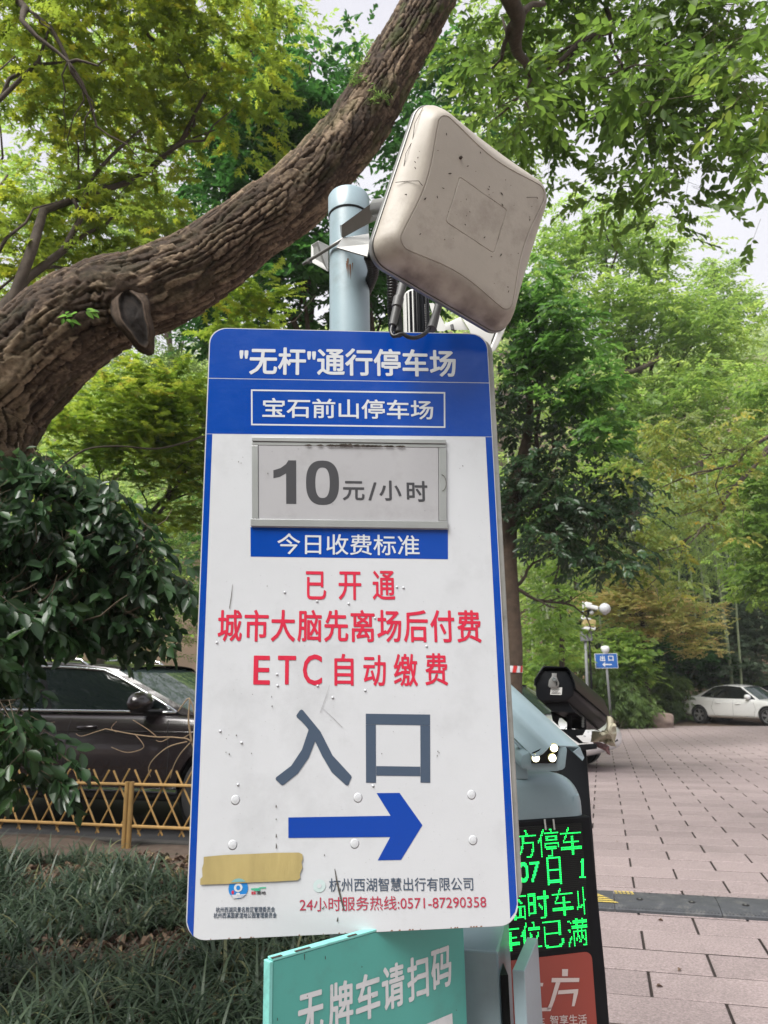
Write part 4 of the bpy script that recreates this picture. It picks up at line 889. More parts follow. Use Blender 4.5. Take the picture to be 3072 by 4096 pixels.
for (x, y) in ((712, 1298), (690, 1430), (470, 1432)):
    for nm, r, d_, m_ in (('lamp_rim', .0110, .003, 'lamp_rim'), ('lamp_lens', .0090, .0065, 'lamp_white')):
        c = c7(x, y, yf+.012); mb = MB(); mb.loft([[c+Vector((k*math.cos(R(a)), -d_-e, k*math.sin(R(a)))) for a in range(0, 360, 20)] for k, e in ((r, -.004), (r*.9, .001), (r*.4, .003))]); mb.build(nm, m_, hc, smooth=True)
loftpx('side_rail', [(150, 1150), (290, 1290), (325, 1330), (300, 1345), (150, 1190)], yf+.06, [(150, 1150), (290, 1290), (325, 1330), (300, 1345), (150, 1190)], yf+.08, 'kiosk_blue_light', hc, fn=c7, bevel=.001)
sheet('right_flap', [[c7(965, 1350, yf+.04), c7(1050, 1290, yf+.05)], [c7(1085, 1466, yf+.055), c7(1108, 1425, yf+.062)]], 'kiosk_blue_light', hc)
loftpx('bolt_head', [(575, 1015), (600, 998), (640, 1030), (610, 1036)], 1.905, [(575, 1015), (600, 998), (640, 1030), (610, 1036)], 1.93, 'grime', hc, fn=c7)
p0 = c7(212, 1500, 2.02); p1 = Vector((p0.x, p0.y, KP.o.z+vT-.01)); MB().box((p0.x, p0.y, (p0.z+.06+p1.z)/2), (.052, .04, abs(p0.z+.06-p1.z))).build('stand_post', 'kiosk_blue', hc, bevel=.002)
# ------------------------------------------------------------------ black plate camera on its own post, foil hanging from its nose
bc = empty('black_plate_camera', (at(2300, 3100, 3.2).x, 3.2, gz(0, 3.2)), 'black plate camera with latch and white label on a black post', 'camera')
yb0, yb1 = 3.05, 3.42
e0 = [(468, 455), (500, 385), (562, 268), (890, 272), (985, 450), (975, 600), (880, 676), (560, 690), (505, 650), (472, 600)]
mv = lambda P, dx, dy, s=1.0, c=(720, 480): [(c[0]+(x-c[0])*s+dx, c[1]+(y-c[1])*s+dy) for x, y in P]
loftpx('body', e0, yb0, mv(e0, 455, 395, .93), yb1, 'black_satin', bc, fn=c7, bevel=.006)
h0 = [(452, 462), (455, 385), (560, 222), (600, 211), (882, 221), (925, 262), (990, 425), (1010, 520)]
hb = [(x+470+(x-720)*-.05, y+395+(y-480)*-.05) for x, y in h0]
sheet('hood', [[c7(x, y, yb0-.015) for x, y in h0], [c7(x, y, yb1+.03) for x, y in hb]], 'black_satin', bc, th=.004)
loftpx('underside', [(500, 645), (560, 680), (885, 668), (905, 700), (1000, 830), (690, 812)], yb0+.02, [(900, 900), (950, 900), (1200, 900), (1300, 1060), (1330, 1080), (1100, 1010)], yb1, 'black_satin', bc, fn=c7)
c = c7(710, 385, yb0-.004)
lt = [(690, 308), (755, 308), (752, 350), (768, 395), (786, 440), (780, 485), (740, 500), (655, 500), (638, 470), (650, 400), (686, 350)]
loftpx('latch', lt, yb0-.010, lt, yb0-.001, 'galv', bc, fn=c7, bevel=.001)
loftpx('latch_slot', [(740, 420), (762, 415), (762, 465), (742, 478)], yb0-.0125, [(740, 420), (762, 415), (762, 465), (742, 478)], yb0-.0102, 'seam', bc, fn=c7)
mb = MB(); mb.tube([c, c+Vector((0, -.012, 0))], .008, 16); mb.build('latch_pivot', 'chrome', bc)
lb = [(675, 500), (826, 496), (818, 596), (666, 592)]
loftpx('label', lb, yb0-.0025, lb, yb0-.0005, 'white_plastic', bc, fn=c7)
mb = MB()
for k in range(4): mb.add([c7(685, 520+k*15, yb0-.0032), c7(790-k*9, 519+k*15, yb0-.0032), c7(790-k*9, 523+k*15, yb0-.0032), c7(685, 524+k*15, yb0-.0032)], [(0, 1, 2, 3)])
rg = random.Random(2); x = 680
while x < 800: w_ = rg.uniform(2, 6); mb.add([c7(x, 566, yb0-.0032), c7(x+w_, 566, yb0-.0032), c7(x+w_, 580, yb0-.0032), c7(x, 580, yb0-.0032)], [(0, 1, 2, 3)]); x += w_+rg.uniform(1, 4)
mb.build('label_print', 'seam', bc)['kind'] = 'stuff'
def plate(name, pts, Y, th, m='black_satin', par=None): return loftpx(name, pts, Y, pts, Y+th, m, par or bc, fn=c7, bevel=.0015)
plate('bracket_cheek', [(672, 815), (700, 812), (790, 905), (775, 950), (775, 1000), (820, 1045), (700, 940)], 3.14, .02)
plate('bracket_web', [(700, 812), (1000, 812), (1060, 850), (1145, 925), (1150, 1060), (1040, 1060), (1040, 1045), (955, 1045), (950, 850), (890, 850), (888, 960), (830, 905), (785, 905)], 3.20, .02)
plate('hinge_tube', [(888, 850), (955, 850), (955, 1060), (888, 1060)], 3.15, .06)
plate('base_arm', [(800, 1050), (1140, 1055), (1100, 1130), (1010, 1140), (1100, 1225), (1195, 1235), (1050, 1240), (960, 1180)], 3.12, .06)
plate('foot_plate', [(1045, 1255), (1285, 1240), (1288, 1310), (1095, 1335)], 3.05, .22)
for k in range(4): MB().tube([c7(1100, 905+k*35, 3.19), c7(1100, 905+k*35, 3.175)], .006, 8).build('bolt', 'galv', bc)
col = [(862, 1280), (1060, 1290), (1135, 2000)]
pt = c7(975, 1290, 3.15); 
mb = MB(); mb.box((pt.x, pt.y+.05, (pt.z+gz(0, 3.2))/2), (.062*1.75, .1, pt.z-gz(0, 3.2))); mb.build('post', 'black_satin', bc, bevel=.008, auto=True)
# crumpled foil hood hanging from the nose
def crumple(name, outline, Y0, Y1, m, parent, seed, label=None):
    rg = random.Random(seed); cx = sum(p[0] for p in outline)/len(outline); cy = sum(p[1] for p in outline)/len(outline); rows = []
    k = len(outline); ol = []
    for i in range(k):
        (xa, ya), (xb, yb_) = outline[i], outline[(i+1) % k]
        for t in (0, .33, .66): ol.append((xa+(xb-xa)*t+rg.uniform(-5, 5), ya+(yb_-ya)*t+rg.uniform(-5, 5)))
    outline = ol; n0 = seed*7.3
    for s in (1, .93, .85, .75, .65, .55, .45, .35, .22, .1, .02):
        rows.append([c7(cx+(x-cx)*s, cy+(y-cy)*s, Y0+(Y1-Y0)*(1-s)+.035*(float(vnoise((np.array(cx+(x-cx)*s), np.array(cy+(y-cy)*s+n0)), .022, seed))-.5)+.012*(float(vnoise((np.array(cx+(x-cx)*s), np.array(cy+(y-cy)*s+n0)), .08, seed))-.5)) for x, y in outline])
    mb = MB(); mb.loft(rows); mb.loft([[p+Vector((0, .006, 0)) for p in r] for r in rows]); return mb
foil = empty('foil_wrap', c7(1380, 1150, 3.3), 'torn pale foil wrap with reddish lining hanging from the black camera', 'foil wrap')
crumple('a', [(1430, 870), (1470, 880), (1500, 910), (1510, 960), (1545, 1010), (1540, 1060), (1550, 1110), (1525, 1180), (1528, 1240), (1542, 1290), (1500, 1275), (1440, 1262), (1380, 1230), (1310, 1215), (1210, 1222), (1225, 1080), (1340, 1082), (1410, 1060), (1425, 960)], 3.38, 3.30, 'foil', foil, 5).build('outer_sheet', 'foil', foil, auto=True)
crumple('b', [(1230, 1215), (1330, 1222), (1400, 1245), (1445, 1275), (1455, 1330), (1465, 1400), (1430, 1375), (1400, 1335), (1340, 1315), (1290, 1285)], 3.42, 3.38, 'cloth_red', foil, 6).build('lining', 'cloth_red', foil, auto=True)
# ------------------------------------------------------------------ rubber ramp strip across the paving
ra = Vector((1.3454, 5.1677, 0)); rb = Vector((2.3009, 4.8951, 0)); rd = (rb-ra).normalized(); rn = Vector((-rd.y, rd.x, 0))
ramp = empty('rubber_ramp', ra, 'low grey rubber ramp strip with bolts and worn yellow stripes across the paving', 'ramp')
RW, RH, RL = .44, .045, .64
def rp(s, t, z=0): p = ra + rd*s + rn*t; return Vector((p.x, p.y, SL*p.y+z))
j0 = 0.10
for k in range(-3, 6):
    s0, s1 = j0+k*RL+.002, j0+(k+1)*RL-.002
    prof = [(0, 0), (0, .016), (.012, .022), (.10, .038), (.17, RH), (.30, RH+.001), (.37, .036), (RW-.01, .012), (RW, 0)]
    mb = MB(); mb.loft([[rp(s0, t, z) for t, z in prof], [rp(s1, t, z) for t, z in prof]]); seg = mb.build('ramp_segment', 'rubber_ramp', ramp, auto=True)
    for q in (.17, .49):
        c = rp(s0+q-.01, .16, RH+.001); mb = MB(); r_ = [(.022, -.002), (.022, .0015), (.014, .0018), (.013, -.001)]
        mb.loft([[c+Vector((r*math.cos(R(a)), r*math.sin(R(a)), z)) for a in range(0, 360, 30)] for r, z in r_]); mb.build('bolt_cup', 'rubber', seg)
        mb = MB(); mb.loft([[c+Vector((r*math.cos(R(a)), r*math.sin(R(a)), z)) for a in range(0, 360, 60)] for r, z in ((.009, 0), (.009, .003))]); mb.build('bolt', 'galv', seg)
    mb = MB()
    for i in range(30):
        s = s0+.02+i*.0205; mb.loft([[rp(s, .013, .0235), rp(s+.009, .013, .0235), rp(s+.009, .055, .0315), rp(s, .055, .0315)], [rp(s, .013, .0265), rp(s+.009, .013, .0265), rp(s+.009, .055, .034), rp(s, .055, .034)]])
    mb.build('grip_ribs', 'rubber_ramp', ramp)['kind'] = 'stuff'
for i in range(6):
    t = .07+i*.032; z = .034+.0115*min(1, (t-.06)/.11)+.0025; L = .17-.028*i
    mb = MB(); mb.add([rp(-.12, t, z+.001), rp(-.04+L, t, z+.001), rp(-.065+L, t+.016, z+.0035), rp(-.12, t+.016, z+.0035)], [(0, 1, 2, 3)]); mb.build('yellow_stripe', 'worn_yellow', ramp)
for i in range(5):
    mb = MB(); s = .11+i*.026; mb.add([rp(s, .26, RH+.003), rp(s+.018, .26, RH+.003), rp(s+.010, .36, .041), rp(s-.008, .36, .041)], [(0, 1, 2, 3)]); mb.build('yellow_stripe', 'worn_yellow', ramp)
rg = random.Random(4); mb = MB()
for i in range(90):
    s = rg.uniform(.2, 3.0); t = rg.uniform(.30, .37); k = rg.uniform(.004, .02); mb.add([rp(s, t, RH+.002), rp(s+k, t, RH+.002), rp(s+k, t+.02, .040), rp(s, t+.015, .041)], [(0, 1, 2, 3)])
mb.build('faded_paint', 'faded_yellow', ramp)['kind'] = 'stuff'
# ------------------------------------------------------------------ bamboo lattice fence
FP = Plane(FO, R(-16)); fh = FP.hit
fc5 = lambda x, y: fh(x/1.843, 2500+y/1.843)
fence = empty('bamboo_fence', FO, 'low yellow bamboo lattice fence in front of the dark car', 'fence', rz=R(-16))
def pole_(a, b, r, name, m='bamboo_yellow', d=0.0, par=fence, n=7):
    A = FP.M @ Vector((a[0], d, a[1])); B = FP.M @ Vector((b[0], d, b[1])); P = [A.lerp(B, t) for t in (0, .25, .5, .75, 1)]
    mb = MB(); mb.tube(P, [r*1.02, r, r*.98, r, r*.96], n); return mb.build(name, m, par, auto=True)
tr0, tr1 = fc5(300, 1140), fc5(1400, 1195); br0, br1 = fc5(0, 1425), fc5(1370, 1505)
def linv(p, q, u): return p[1]+(q[1]-p[1])*(u-p[0])/(q[0]-p[0])
tz_, bz_ = linv(tr0, tr1, 0), linv(br0, br1, 0)
pitch = abs(fc5(688, 1065)[0]-fc5(543, 1058)[0])
zt_, zb_ = fc5(690, 1065)[1], fc5(720, 1535)[1]
uref = fc5(690, 1065)[0]; span = fc5(880, 1540)[0]-uref
u0_, u1_ = -3.6, 1.55
for a, b in ((u0_, -.045), (.045, u1_)):
    for z in (tz_, bz_):
        pole_((a, z), (b, z), .0135, 'rail', d=-.012); 
k = -30
i0 = int((u0_-uref)/pitch)-1
for i in range(i0, int((u1_-uref)/pitch)+2):
    jx = rg.uniform(-.006, .006)
    ut = uref+i*pitch+jx; ub = ut+span
    if u0_ < ut < u1_ and abs(ut+span*.5) > .02: pole_((ut, zt_+rg.uniform(-.008, .008)), (ub, zb_+rg.uniform(-.008, .008)), .0085, 'slat', d=.004, n=6)
    ut2 = uref+i*pitch+pitch*.72+jx; ub2 = ut2-span
    if u0_ < ut2 < u1_: pole_((ut2, zt_+rg.uniform(-.008, .008)), (ub2, zb_+rg.uniform(-.008, .008)), .0085, 'slat', d=.021, n=6)
for uc in (-2.55, 0.0):
    for du in (-.022, .022):
        pole_((uc+du, -.12), (uc+du, tz_+.022), .021, 'post', d=-.02, n=10)
# ------------------------------------------------------------------ cars
def lathe_y(mb, c, prof, n=32):
    mb.loft([[(c[0]+r*math.cos(2*math.pi*i/n), c[1]+y, c[2]+r*math.sin(2*math.pi*i/n)) for i in range(n)] for r, y in prof], cap=False); return mb
def car(name, label, origin, yaw, spec, paint, group=None, detail=True):
    """x forward, y left, z up; origin on the ground under the rear bumper, car centre line"""
    root = empty(name, origin, label, 'car', group, rz=yaw); M = root.matrix_basis.copy()
    M = Matrix.Translation(Vector(origin)) @ Matrix.Rotation(yaw, 4, 'Z')
    L, HWd, st, gh, wh, wr = spec['L'], spec['hw'], spec['st'], spec['gh'], spec['wheels'], spec['wr']
    rings = []
    for (x, zb, zs, hw, cr) in st:
        half = [(0, zb), (hw*.80, zb), (hw*.95, zb+.06), (hw*.995, zb+.20*(zs-zb)), (hw, zb+.55*(zs-zb)), (hw*.985, zb+.80*(zs-zb)), (hw*.93, zs-.02), (hw*.84, zs+.012*cr), (hw*.45, zs+.045*cr)]
        ring = half + [(0, zs+.06*cr)] + [(-y, z) for y, z in half[:0:-1]]
        rings.append([(x, y, z) for y, z in ring])
    mb = MB(); mb.loft(rings); me = mb.mesh('body')
    for p in me.polygons: p.use_smooth = True
    ob = bpy.data.objects.new('body', me); COL.objects.link(ob); ss = ob.modifiers.new('s', 'SUBSURF'); ss.levels = 2; ss.render_levels = 2
    cuts = []
    for wx in wh:
        cb = MB(); cb.tube([(wx, -2, wr+.01), (wx, 2, wr+.01)], wr*1.13, 40); cm = cb.mesh('cut'); co = bpy.data.objects.new('cut', cm); COL.objects.link(co); cuts.append(co)
        bo = ob.modifiers.new('b', 'BOOLEAN'); bo.operation = 'DIFFERENCE'; bo.object = co; bo.solver = 'EXACT'
    dg = bpy.context.evaluated_depsgraph_get(); me2 = bpy.data.meshes.new_from_object(ob.evaluated_get(dg))
    for c_ in cuts: bpy.data.objects.remove(c_)
    bpy.data.objects.remove(ob); me2.name = 'body'; me2.materials.clear(); body = link('body', me2, paint, root, M=M)
    bm = bmesh.new(); bm.from_mesh(me2); bvh = BVHTree.FromBMesh(bm)
    for f in bm.faces: f.smooth = True
    for e in bm.edges:
        if len(e.link_faces) == 2 and e.calc_face_angle(0) > R(40): e.smooth = False
    bm.to_mesh(me2); bm.free()
    def side(x, z, s=1, off=.003):
        h = bvh.ray_cast(Vector((x, 2.0*s, z)), Vector((0, -s, 0))); y = h[0].y if h[0] else HWd*s; return Vector((x, y+off*s, z))
    def part(nm, mb, m, par=root, **k): return mb.build(nm, m, par, M=M, **k)
    for wx in wh:
        for s in (-1, 1):
            yc = s*(HWd-.125)
            pr = lambda lst: [(r, y*s) for r, y in lst]
            w_ = empty('wheel', (0, 0, 0)); w_.parent = root; w_.matrix_basis = Matrix.Translation((wx, yc, wr))
            bw_ = lambda nm, mb, m, **k: link(nm, mb.mesh(nm), m, w_, smooth=k.get('sm', False), M=M)
            mb = lathe_y(MB(), (wx, yc, wr), pr([(wr*.66, .10), (wr*.72, .112), (wr*.92, .108), (wr*.99, .085), (wr, .03), (wr, -.07), (wr*.9, -.10), (wr*.6, -.10)]), 40); bw_('tyre', mb, 'tyre', sm=True)
            mb = lathe_y(MB(), (wx, yc, wr), pr([(wr*.68, .104), (wr*.655, .108), (wr*.63, .085), (wr*.60, .04), (0.01, .035)]), 40); bw_('rim_barrel', mb, 'hub_dark', sm=True)
            mb = MB()
            lathe_y(mb, (wx, yc, wr), pr([(wr*.69, .100), (wr*.685, .112), (wr*.64, .112), (wr*.635, .100)]), 40)
            for q in range(5):
                for dq in (-.13, .13):
                    a = 2*math.pi*q/5+.3+dq*1.3; a2 = 2*math.pi*q/5+.3+dq*.5
                    p0 = Vector((wx+wr*.15*math.cos(a2), yc+s*.088, wr+wr*.15*math.sin(a2))); p1 = Vector((wx+wr*.66*math.cos(a), yc+s*.104, wr+wr*.66*math.sin(a))); n_ = Vector((-math.sin(a), 0, math.cos(a)))
                    mb.loft([[p0-n_*.02, p0+n_*.02, p0+n_*.02-Vector((0, s*.03, 0)), p0-n_*.02-Vector((0, s*.03, 0))], [p1-n_*.017, p1+n_*.017, p1+n_*.017-Vector((0, s*.03, 0)), p1-n_*.017-Vector((0, s*.03, 0))]])
            lathe_y(mb, (wx, yc, wr), pr([(wr*.22, .08), (wr*.2, .098), (.0, .1)]), 20); bw_('rim', mb, 'rim')
            mb = lathe_y(MB(), (wx, yc, wr+.01), pr([(wr*1.12, .06), (wr*1.12, -.13), (0.0, -.13)]), 32); part('wheel_arch', mb, 'seam')
    g = gh  # greenhouse: xr0,xf0 belt ends; xr1,xf1 roof ends; zb(x) belt; zr roof; wb,wr half widths
    def zb(x): return g['zb0']+(g['zb1']-g['zb0'])*(x-g['xr0'])/(g['xf0']-g['xr0'])
    def zr(x):
        t = (x-g['xr1'])/(g['xf1']-g['xr1']); return g['zr']+g.get('arch', .04)*(4*t*(1-t))-g.get('fall', .04)*abs(t-.45)
    def G(a, t, s, off=0.0):
        """a 0..1 from rear to front; t 0..1 from belt to roof"""
        xb = g['xr0']+(g['xf0']-g['xr0'])*a; xt = g['xr1']+(g['xf1']-g['xr1'])*a
        x = xb+(xt-xb)*t; tp_ = g.get('tap', .10); yb_ = g['wb']*(1-tp_*.8*abs(2*a-1)**3); yt_ = g['wr']*(1-tp_*abs(2*a-1)**3)
        y = yb_+(yt_-yb_)*(t**1.12); z = zb(xb)-.03+(zr(xt)-zb(xb)+.03)*t
        return Vector((x, s*(y+off), z+off*.2))
    na, ntt = 16, 5
    def patch(a0, a1, t0, t1, s, off, na=8, ntt=4):
        mb = MB(); P = [[G(a0+(a1-a0)*i/na, t0+(t1-t0)*j/ntt, s, off) for j in range(ntt+1)] for i in range(na+1)]
        vs = [p for r in P for p in r]; mb.add(vs, [(i*(ntt+1)+j, i*(ntt+1)+j+1, (i+1)*(ntt+1)+j+1, (i+1)*(ntt+1)+j) for i in range(na) for j in range(ntt)]); return mb
    # glass shell all round
    for s in (-1, 1): part('side_window', patch(.0, 1, 0, 1, s, 0), 'glass_dark', smooth=True)
    for a, nm, gm in ((0, 'rear_window', 'glass_dark'), (1, 'windscreen', 'glass_light')):
        mb = MB(); rows = []
        for j in range(7):
            t = j/6; l, r = G(a, t, 1), G(a, t, -1); bow = (.14 if a else -.10)
            rows.append([l.lerp(r, i/8)+Vector((bow*(1-(2*i/8-1)**2), 0, .012*(1-(2*i/8-1)**2))) for i in range(9)])
        mb.add([p for r in rows for p in r], [(i*9+j, i*9+j+1, (i+1)*9+j+1, (i+1)*9+j) for i in range(6) for j in range(8)]); part(nm, mb, gm, smooth=True)
    rows = []
    for i in range(13):
        a = -.015+1.03*i/12; l, r = G(a, 1, 1, .006), G(a, 1, -1, .006); e = (.14*max(0, (a-.8)/.2)**2 if a > .8 else 0)-(.10*max(0, (.2-a)/.2)**2 if a < .2 else 0)
        rows.append([l+Vector((0, 0, -.03))] + [l.lerp(r, j/8)+Vector((e*(1-(2*j/8-1)**2), 0, .035*(1-(2*j/8-1)**2)+.004)) for j in range(9)] + [r+Vector((0, 0, -.03))])
    mb = MB(); mb.add([p for r in rows for p in r], [(i*11+j, i*11+j+1, (i+1)*11+j+1, (i+1)*11+j) for i in range(12) for j in range(10)]); part('roof', mb, paint, smooth=True)
    def pillar(nm, a0, a1, b0, b1, m, off=.010):
        for s in (-1, 1):
            mb = MB(); P0 = [G(a0+(b0-a0)*j/6, j/6, s, off) for j in range(7)]; P1 = [G(a1+(b1-a1)*j/6, j/6, s, off) for j in range(7)]
            Q0 = [G(a0+(b0-a0)*j/6, j/6, s, -.01) for j in range(7)]; Q1 = [G(a1+(b1-a1)*j/6, j/6, s, -.01) for j in range(7)]
            mb.loft([[P0[j], P1[j], Q1[j], Q0[j]] for j in range(7)]); part(nm, mb, m, smooth=False)
    pillar('front_pillar', .955, 1.005, .93, 1.0, paint); pillar('rear_pillar', -.005, g.get('cw', .12), 0.0, g.get('cw2', .10), paint)
    pb_ = g.get('b', .52); pillar('door_pillar', pb_-.016, pb_+.016, pb_-.016, pb_+.016, 'black_gloss', .006)
    if 'b2' in g: pillar('door_pillar', g['b2']-.012, g['b2']+.012, g['b2']-.012, g['b2']+.012, 'black_gloss', .006)
    tr = g.get('trim', 'black_gloss')
    for s in (-1, 1):
        mb = MB(); mb.tube([G(g.get('cw', .12)+(.95-g.get('cw', .12))*i/16, .055, s, .010) for i in range(17)], .010 if tr != 'chrome' else .014, 6); part('window_trim', mb, tr, smooth=True)
        mb = MB(); mb.tube([G(g.get('cw2', .10)+(.90-g.get('cw2', .10))*i/16, .93, s, .010) for i in range(17)]+[G(.935, .78, s, .012), G(.95, .5, s, .012), G(.955, .25, s, .012), G(.952, .06, s, .012)], .009 if tr != 'chrome' else .012, 6); part('window_trim', mb, tr, smooth=True)
        m_ = empty('door_mirror', (0, 0, 0)); m_.parent = root; mx = g['mx']; mp = G(.93, .12, s, .02); m_.matrix_basis = Matrix.Translation((mx, mp.y, mp.z))
        c_ = Vector((mx, mp.y+s*.13, mp.z+.06)); mb = MB()
        mb.loft([[c_+Vector((dx, s*k*.142*math.cos(R(a)), k*.096*math.sin(R(a)))) for a in range(0, 360, 30)] for dx, k in ((-.06, .9), (-.055, 1.0), (.0, 1.02), (.05, .85), (.085, .45), (.095, .1))])
        link('mirror_shell', mb.mesh('mirror_shell'), g.get('mirror', paint), m_, smooth=True, M=M)
        mb = MB(); mb.tube([mp+Vector((0, -s*.03, -.02)), c_+Vector((0, 0, -.07))], .022, 8); link('mirror_arm', mb.mesh('mirror_arm'), 'black_gloss', m_, M=M)
    def seamline(pts, s, r=.0035, m='seam', nm='panel_gap', off=.0008):
        P = []
        for (a, b) in zip(pts[:-1], pts[1:]):
            for i in range(8): t = i/8; P.append(side(a[0]+(b[0]-a[0])*t, a[1]+(b[1]-a[1])*t, s, off))
        P.append(side(*pts[-1], s, off)); mb = MB(); mb.tube(P, r, 5); part(nm, mb, m)
    for s in (-1, 1):
        for ln in spec.get('seams', []): seamline(ln, s)
        for (x, z) in spec.get('handles', []):
            mb = MB(); P = [side(x-.10, z, s, .002), side(x-.08, z, s, .026), side(x+.08, z+.004, s, .026), side(x+.10, z+.004, s, .002)]; mb.tube(P, .013, 8); part('door_handle', mb, spec.get('hm', paint), smooth=True)
        for (p, q, r_, m_) in spec.get('strips', []): seamline([p, q], s, r_, m_, 'side_strip', .004)
        if 'rail' in spec:
            a0, a1, mt = spec['rail']; P = [G(a0+(a1-a0)*i/14, 1, s, -.05)+Vector((0, 0, .055+.012*math.sin(math.pi*i/14) if 0 < i < 14 else .0)) for i in range(15)]
            mb = MB(); mb.tube(P, .016, 8); part('roof_rail', mb, mt, smooth=True)
    for (nm, m_, poly, x_) in spec.get('lights', []):
        for s in (-1, 1):
            mb = MB(); P = []
            for (y, z, dx) in poly:
                h = bvh.ray_cast(Vector((x_+(2 if x_ > 1 else -2)+dx, y*s, z)), Vector((-1 if x_ > 1 else 1, 0, 0))); 
                P.append((h[0] if h[0] else Vector((x_, y*s, z)))+Vector((.006 if x_ > 1 else -.006, .006*s, 0)))
            mb.add(P, [tuple(range(len(P)))]); part(nm, mb, m_)
    for (nm, m_, poly) in spec.get('side_lights', []):
        for s in (-1, 1):
            mb = MB(); mb.add([side(x, z, s, .006) for x, z in poly], [tuple(range(len(poly)))]); part(nm, mb, m_)
    return root
sedan = dict(L=4.62, hw=.905, wr=.33, wheels=(.93, 3.74),
  st=[(0.02, .42, .93, .70, .2), (.10, .30, 1.01, .80, .6), (.45, .24, 1.035, .875, .8), (.95, .22, 1.02, .90, .6), (1.7, .20, .97, .905, .2), (2.6, .20, .95, .905, .2), (3.2, .20, .94, .90, .6), (3.75, .21, .87, .895, .9), (4.25, .23, .78, .86, .9), (4.52, .30, .68, .76, .5), (4.60, .42, .58, .62, .2)],
  gh=dict(xr0=.62, xf0=3.42, xr1=1.42, xf1=2.68, zb0=1.00, zb1=.92, zr=1.385, wb=.79, wr=.575, arch=.045, fall=.05, cw=.10, cw2=.06, b=.53, b2=.20, mx=3.05),
  seams=[[(1.62, .92), (1.50, .60), (1.62, .32)], [(2.42, .90), (2.40, .32)], [(3.22, .86), (3.30, .60), (3.22, .32)], [(1.62, .32), (3.22, .32)]],
  handles=[(1.80, .78), (2.62, .76)], strips=[((.35, .80), (3.6, .74), .004, 'paint_white')],
  lights=[('headlight', 'head_glass', [(.42, .66, 0), (.70, .68, 0), (.80, .74, 0), (.78, .60, 0), (.45, .58, 0)], 4.5), ('grille', 'seam', [(.08, .44, 0), (.08, .60, 0), (.30, .61, 0), (.34, .46, 0)], 4.5)],
  side_lights=[('tail_light', 'tail_red', [(.08, .86), (.10, .96), (.42, .97), (.50, .92), (.30, .84)]), ('headlight', 'head_glass', [(4.05, .70), (4.10, .76), (4.42, .70), (4.50, .62), (4.25, .62)])])
# white saloon at the right
wa = Vector((12.216, 29.595, gz(0, 29.6))); wbk = Vector((13.494, 27.52, gz(0, 27.5))); hd = (wbk-wa); yw = math.atan2(hd.y, hd.x)
hv = Vector((math.cos(yw), math.sin(yw), 0)); lv = Vector((-hv.y, hv.x, 0))
org = wa - hv*.93 + lv*.9
car('parked_car', 'white saloon car parked beside the green bushes at the yard edge', (org.x, org.y, wa.z), yw, sedan, 'paint_white', 'cars around the parking yard')
dk = dict(sedan); dk['strips'] = []
o2 = org + Vector((3.4, 2.4, 0)); car('parked_car', 'dark car behind the bonnet of the white saloon, mostly out of view', (o2.x, o2.y, wa.z-.02), yw-.12, dk, 'paint_dark', 'cars around the parking yard')
# white car behind the terminal, nose to the right
nose = at(2400, 2935, 13.0); yw3 = R(-36); hv = Vector((math.cos(yw3), math.sin(yw3), 0)); lv = Vector((-hv.y, hv.x, 0))
o3 = Vector((nose.x, nose.y, gz(0, 13.0))) - hv*4.60 + lv*.55
su = dict(sedan); su['gh'] = dict(sedan['gh']); su['gh'].update(zr=1.46, zb0=1.04, zb1=.97, xr0=.25, xr1=.75, xf0=3.45, xf1=2.75)
car('parked_car', 'white car with its nose showing behind the black plate camera', (o3.x, o3.y, o3.z), yw3, su, 'paint_white', 'cars around the parking yard')
# dark crossover behind the bamboo fence
SP = Plane(FO + Vector((math.sin(R(16)), math.cos(R(16)), 0))*.45, R(-16)); sh_ = SP.hit
belt = sh_(350, 2840); sill = sh_(500, 3232); xA = sh_(760, 2850)[0]; zroad = .07
suv = dict(L=4.75, hw=.93, wr=.36, wheels=(.95, 3.78),
  st=[(0.02, .50, .98, .72, .2), (.12, .34, 1.04, .84, .5), (.6, .27, 1.07, .91, .5), (1.2, .25, 1.07, .93, .2), (2.0, .25, 1.055, .93, .1), (2.8, .25, 1.045, .93, .2), (3.3, .25, 1.035, .925, .6), (3.8, .26, 1.00, .915, .9), (4.35, .28, .92, .87, .9), (4.64, .36, .80, .76, .5), (4.73, .48, .66, .6, .2)],
  gh=dict(xr0=.35, xf0=3.50, xr1=.85, xf1=2.55, zb0=1.10, zb1=1.045, zr=1.47, wb=.835, wr=.725, tap=.05, arch=.05, fall=.05, cw=.10, cw2=.10, b=.50, b2=.20, mx=3.02, trim='chrome', mirror='paint_brown'),
  seams=[[(1.30, 1.0), (1.20, .7), (1.40, .36)], [(2.22, 1.0), (2.20, .36)], [(3.25, .98), (3.30, .7), (3.28, .36)], [(1.4, .36), (3.28, .36)]],
  handles=[(1.55, .93), (2.42, .92)], hm='paint_brown', strips=[((1.2, .40), (3.4, .385), .016, 'chrome'), ((.6, .905), (3.9, .875), .006, 'paint_brown')], rail=(.04, .80, 'chrome'),
  lights=[('headlight', 'head_glass', [(.42, .80, 0), (.74, .84, 0), (.72, .70, 0), (.45, .70, 0)], 4.6)])
sc_ = belt[1]+SP.o.z-zroad; kk = sc_/1.075
oS = SP.M @ Vector((xA-3.50*kk, .93*kk, 0)); oS.z = zroad
sv = car('parked_car', 'dark brown crossover car with chrome window trim behind the bamboo fence', oS, R(-16), suv, 'paint_brown', 'cars around the parking yard')
sv.scale = (kk, kk, kk); print('SUV scale', kk, oS)
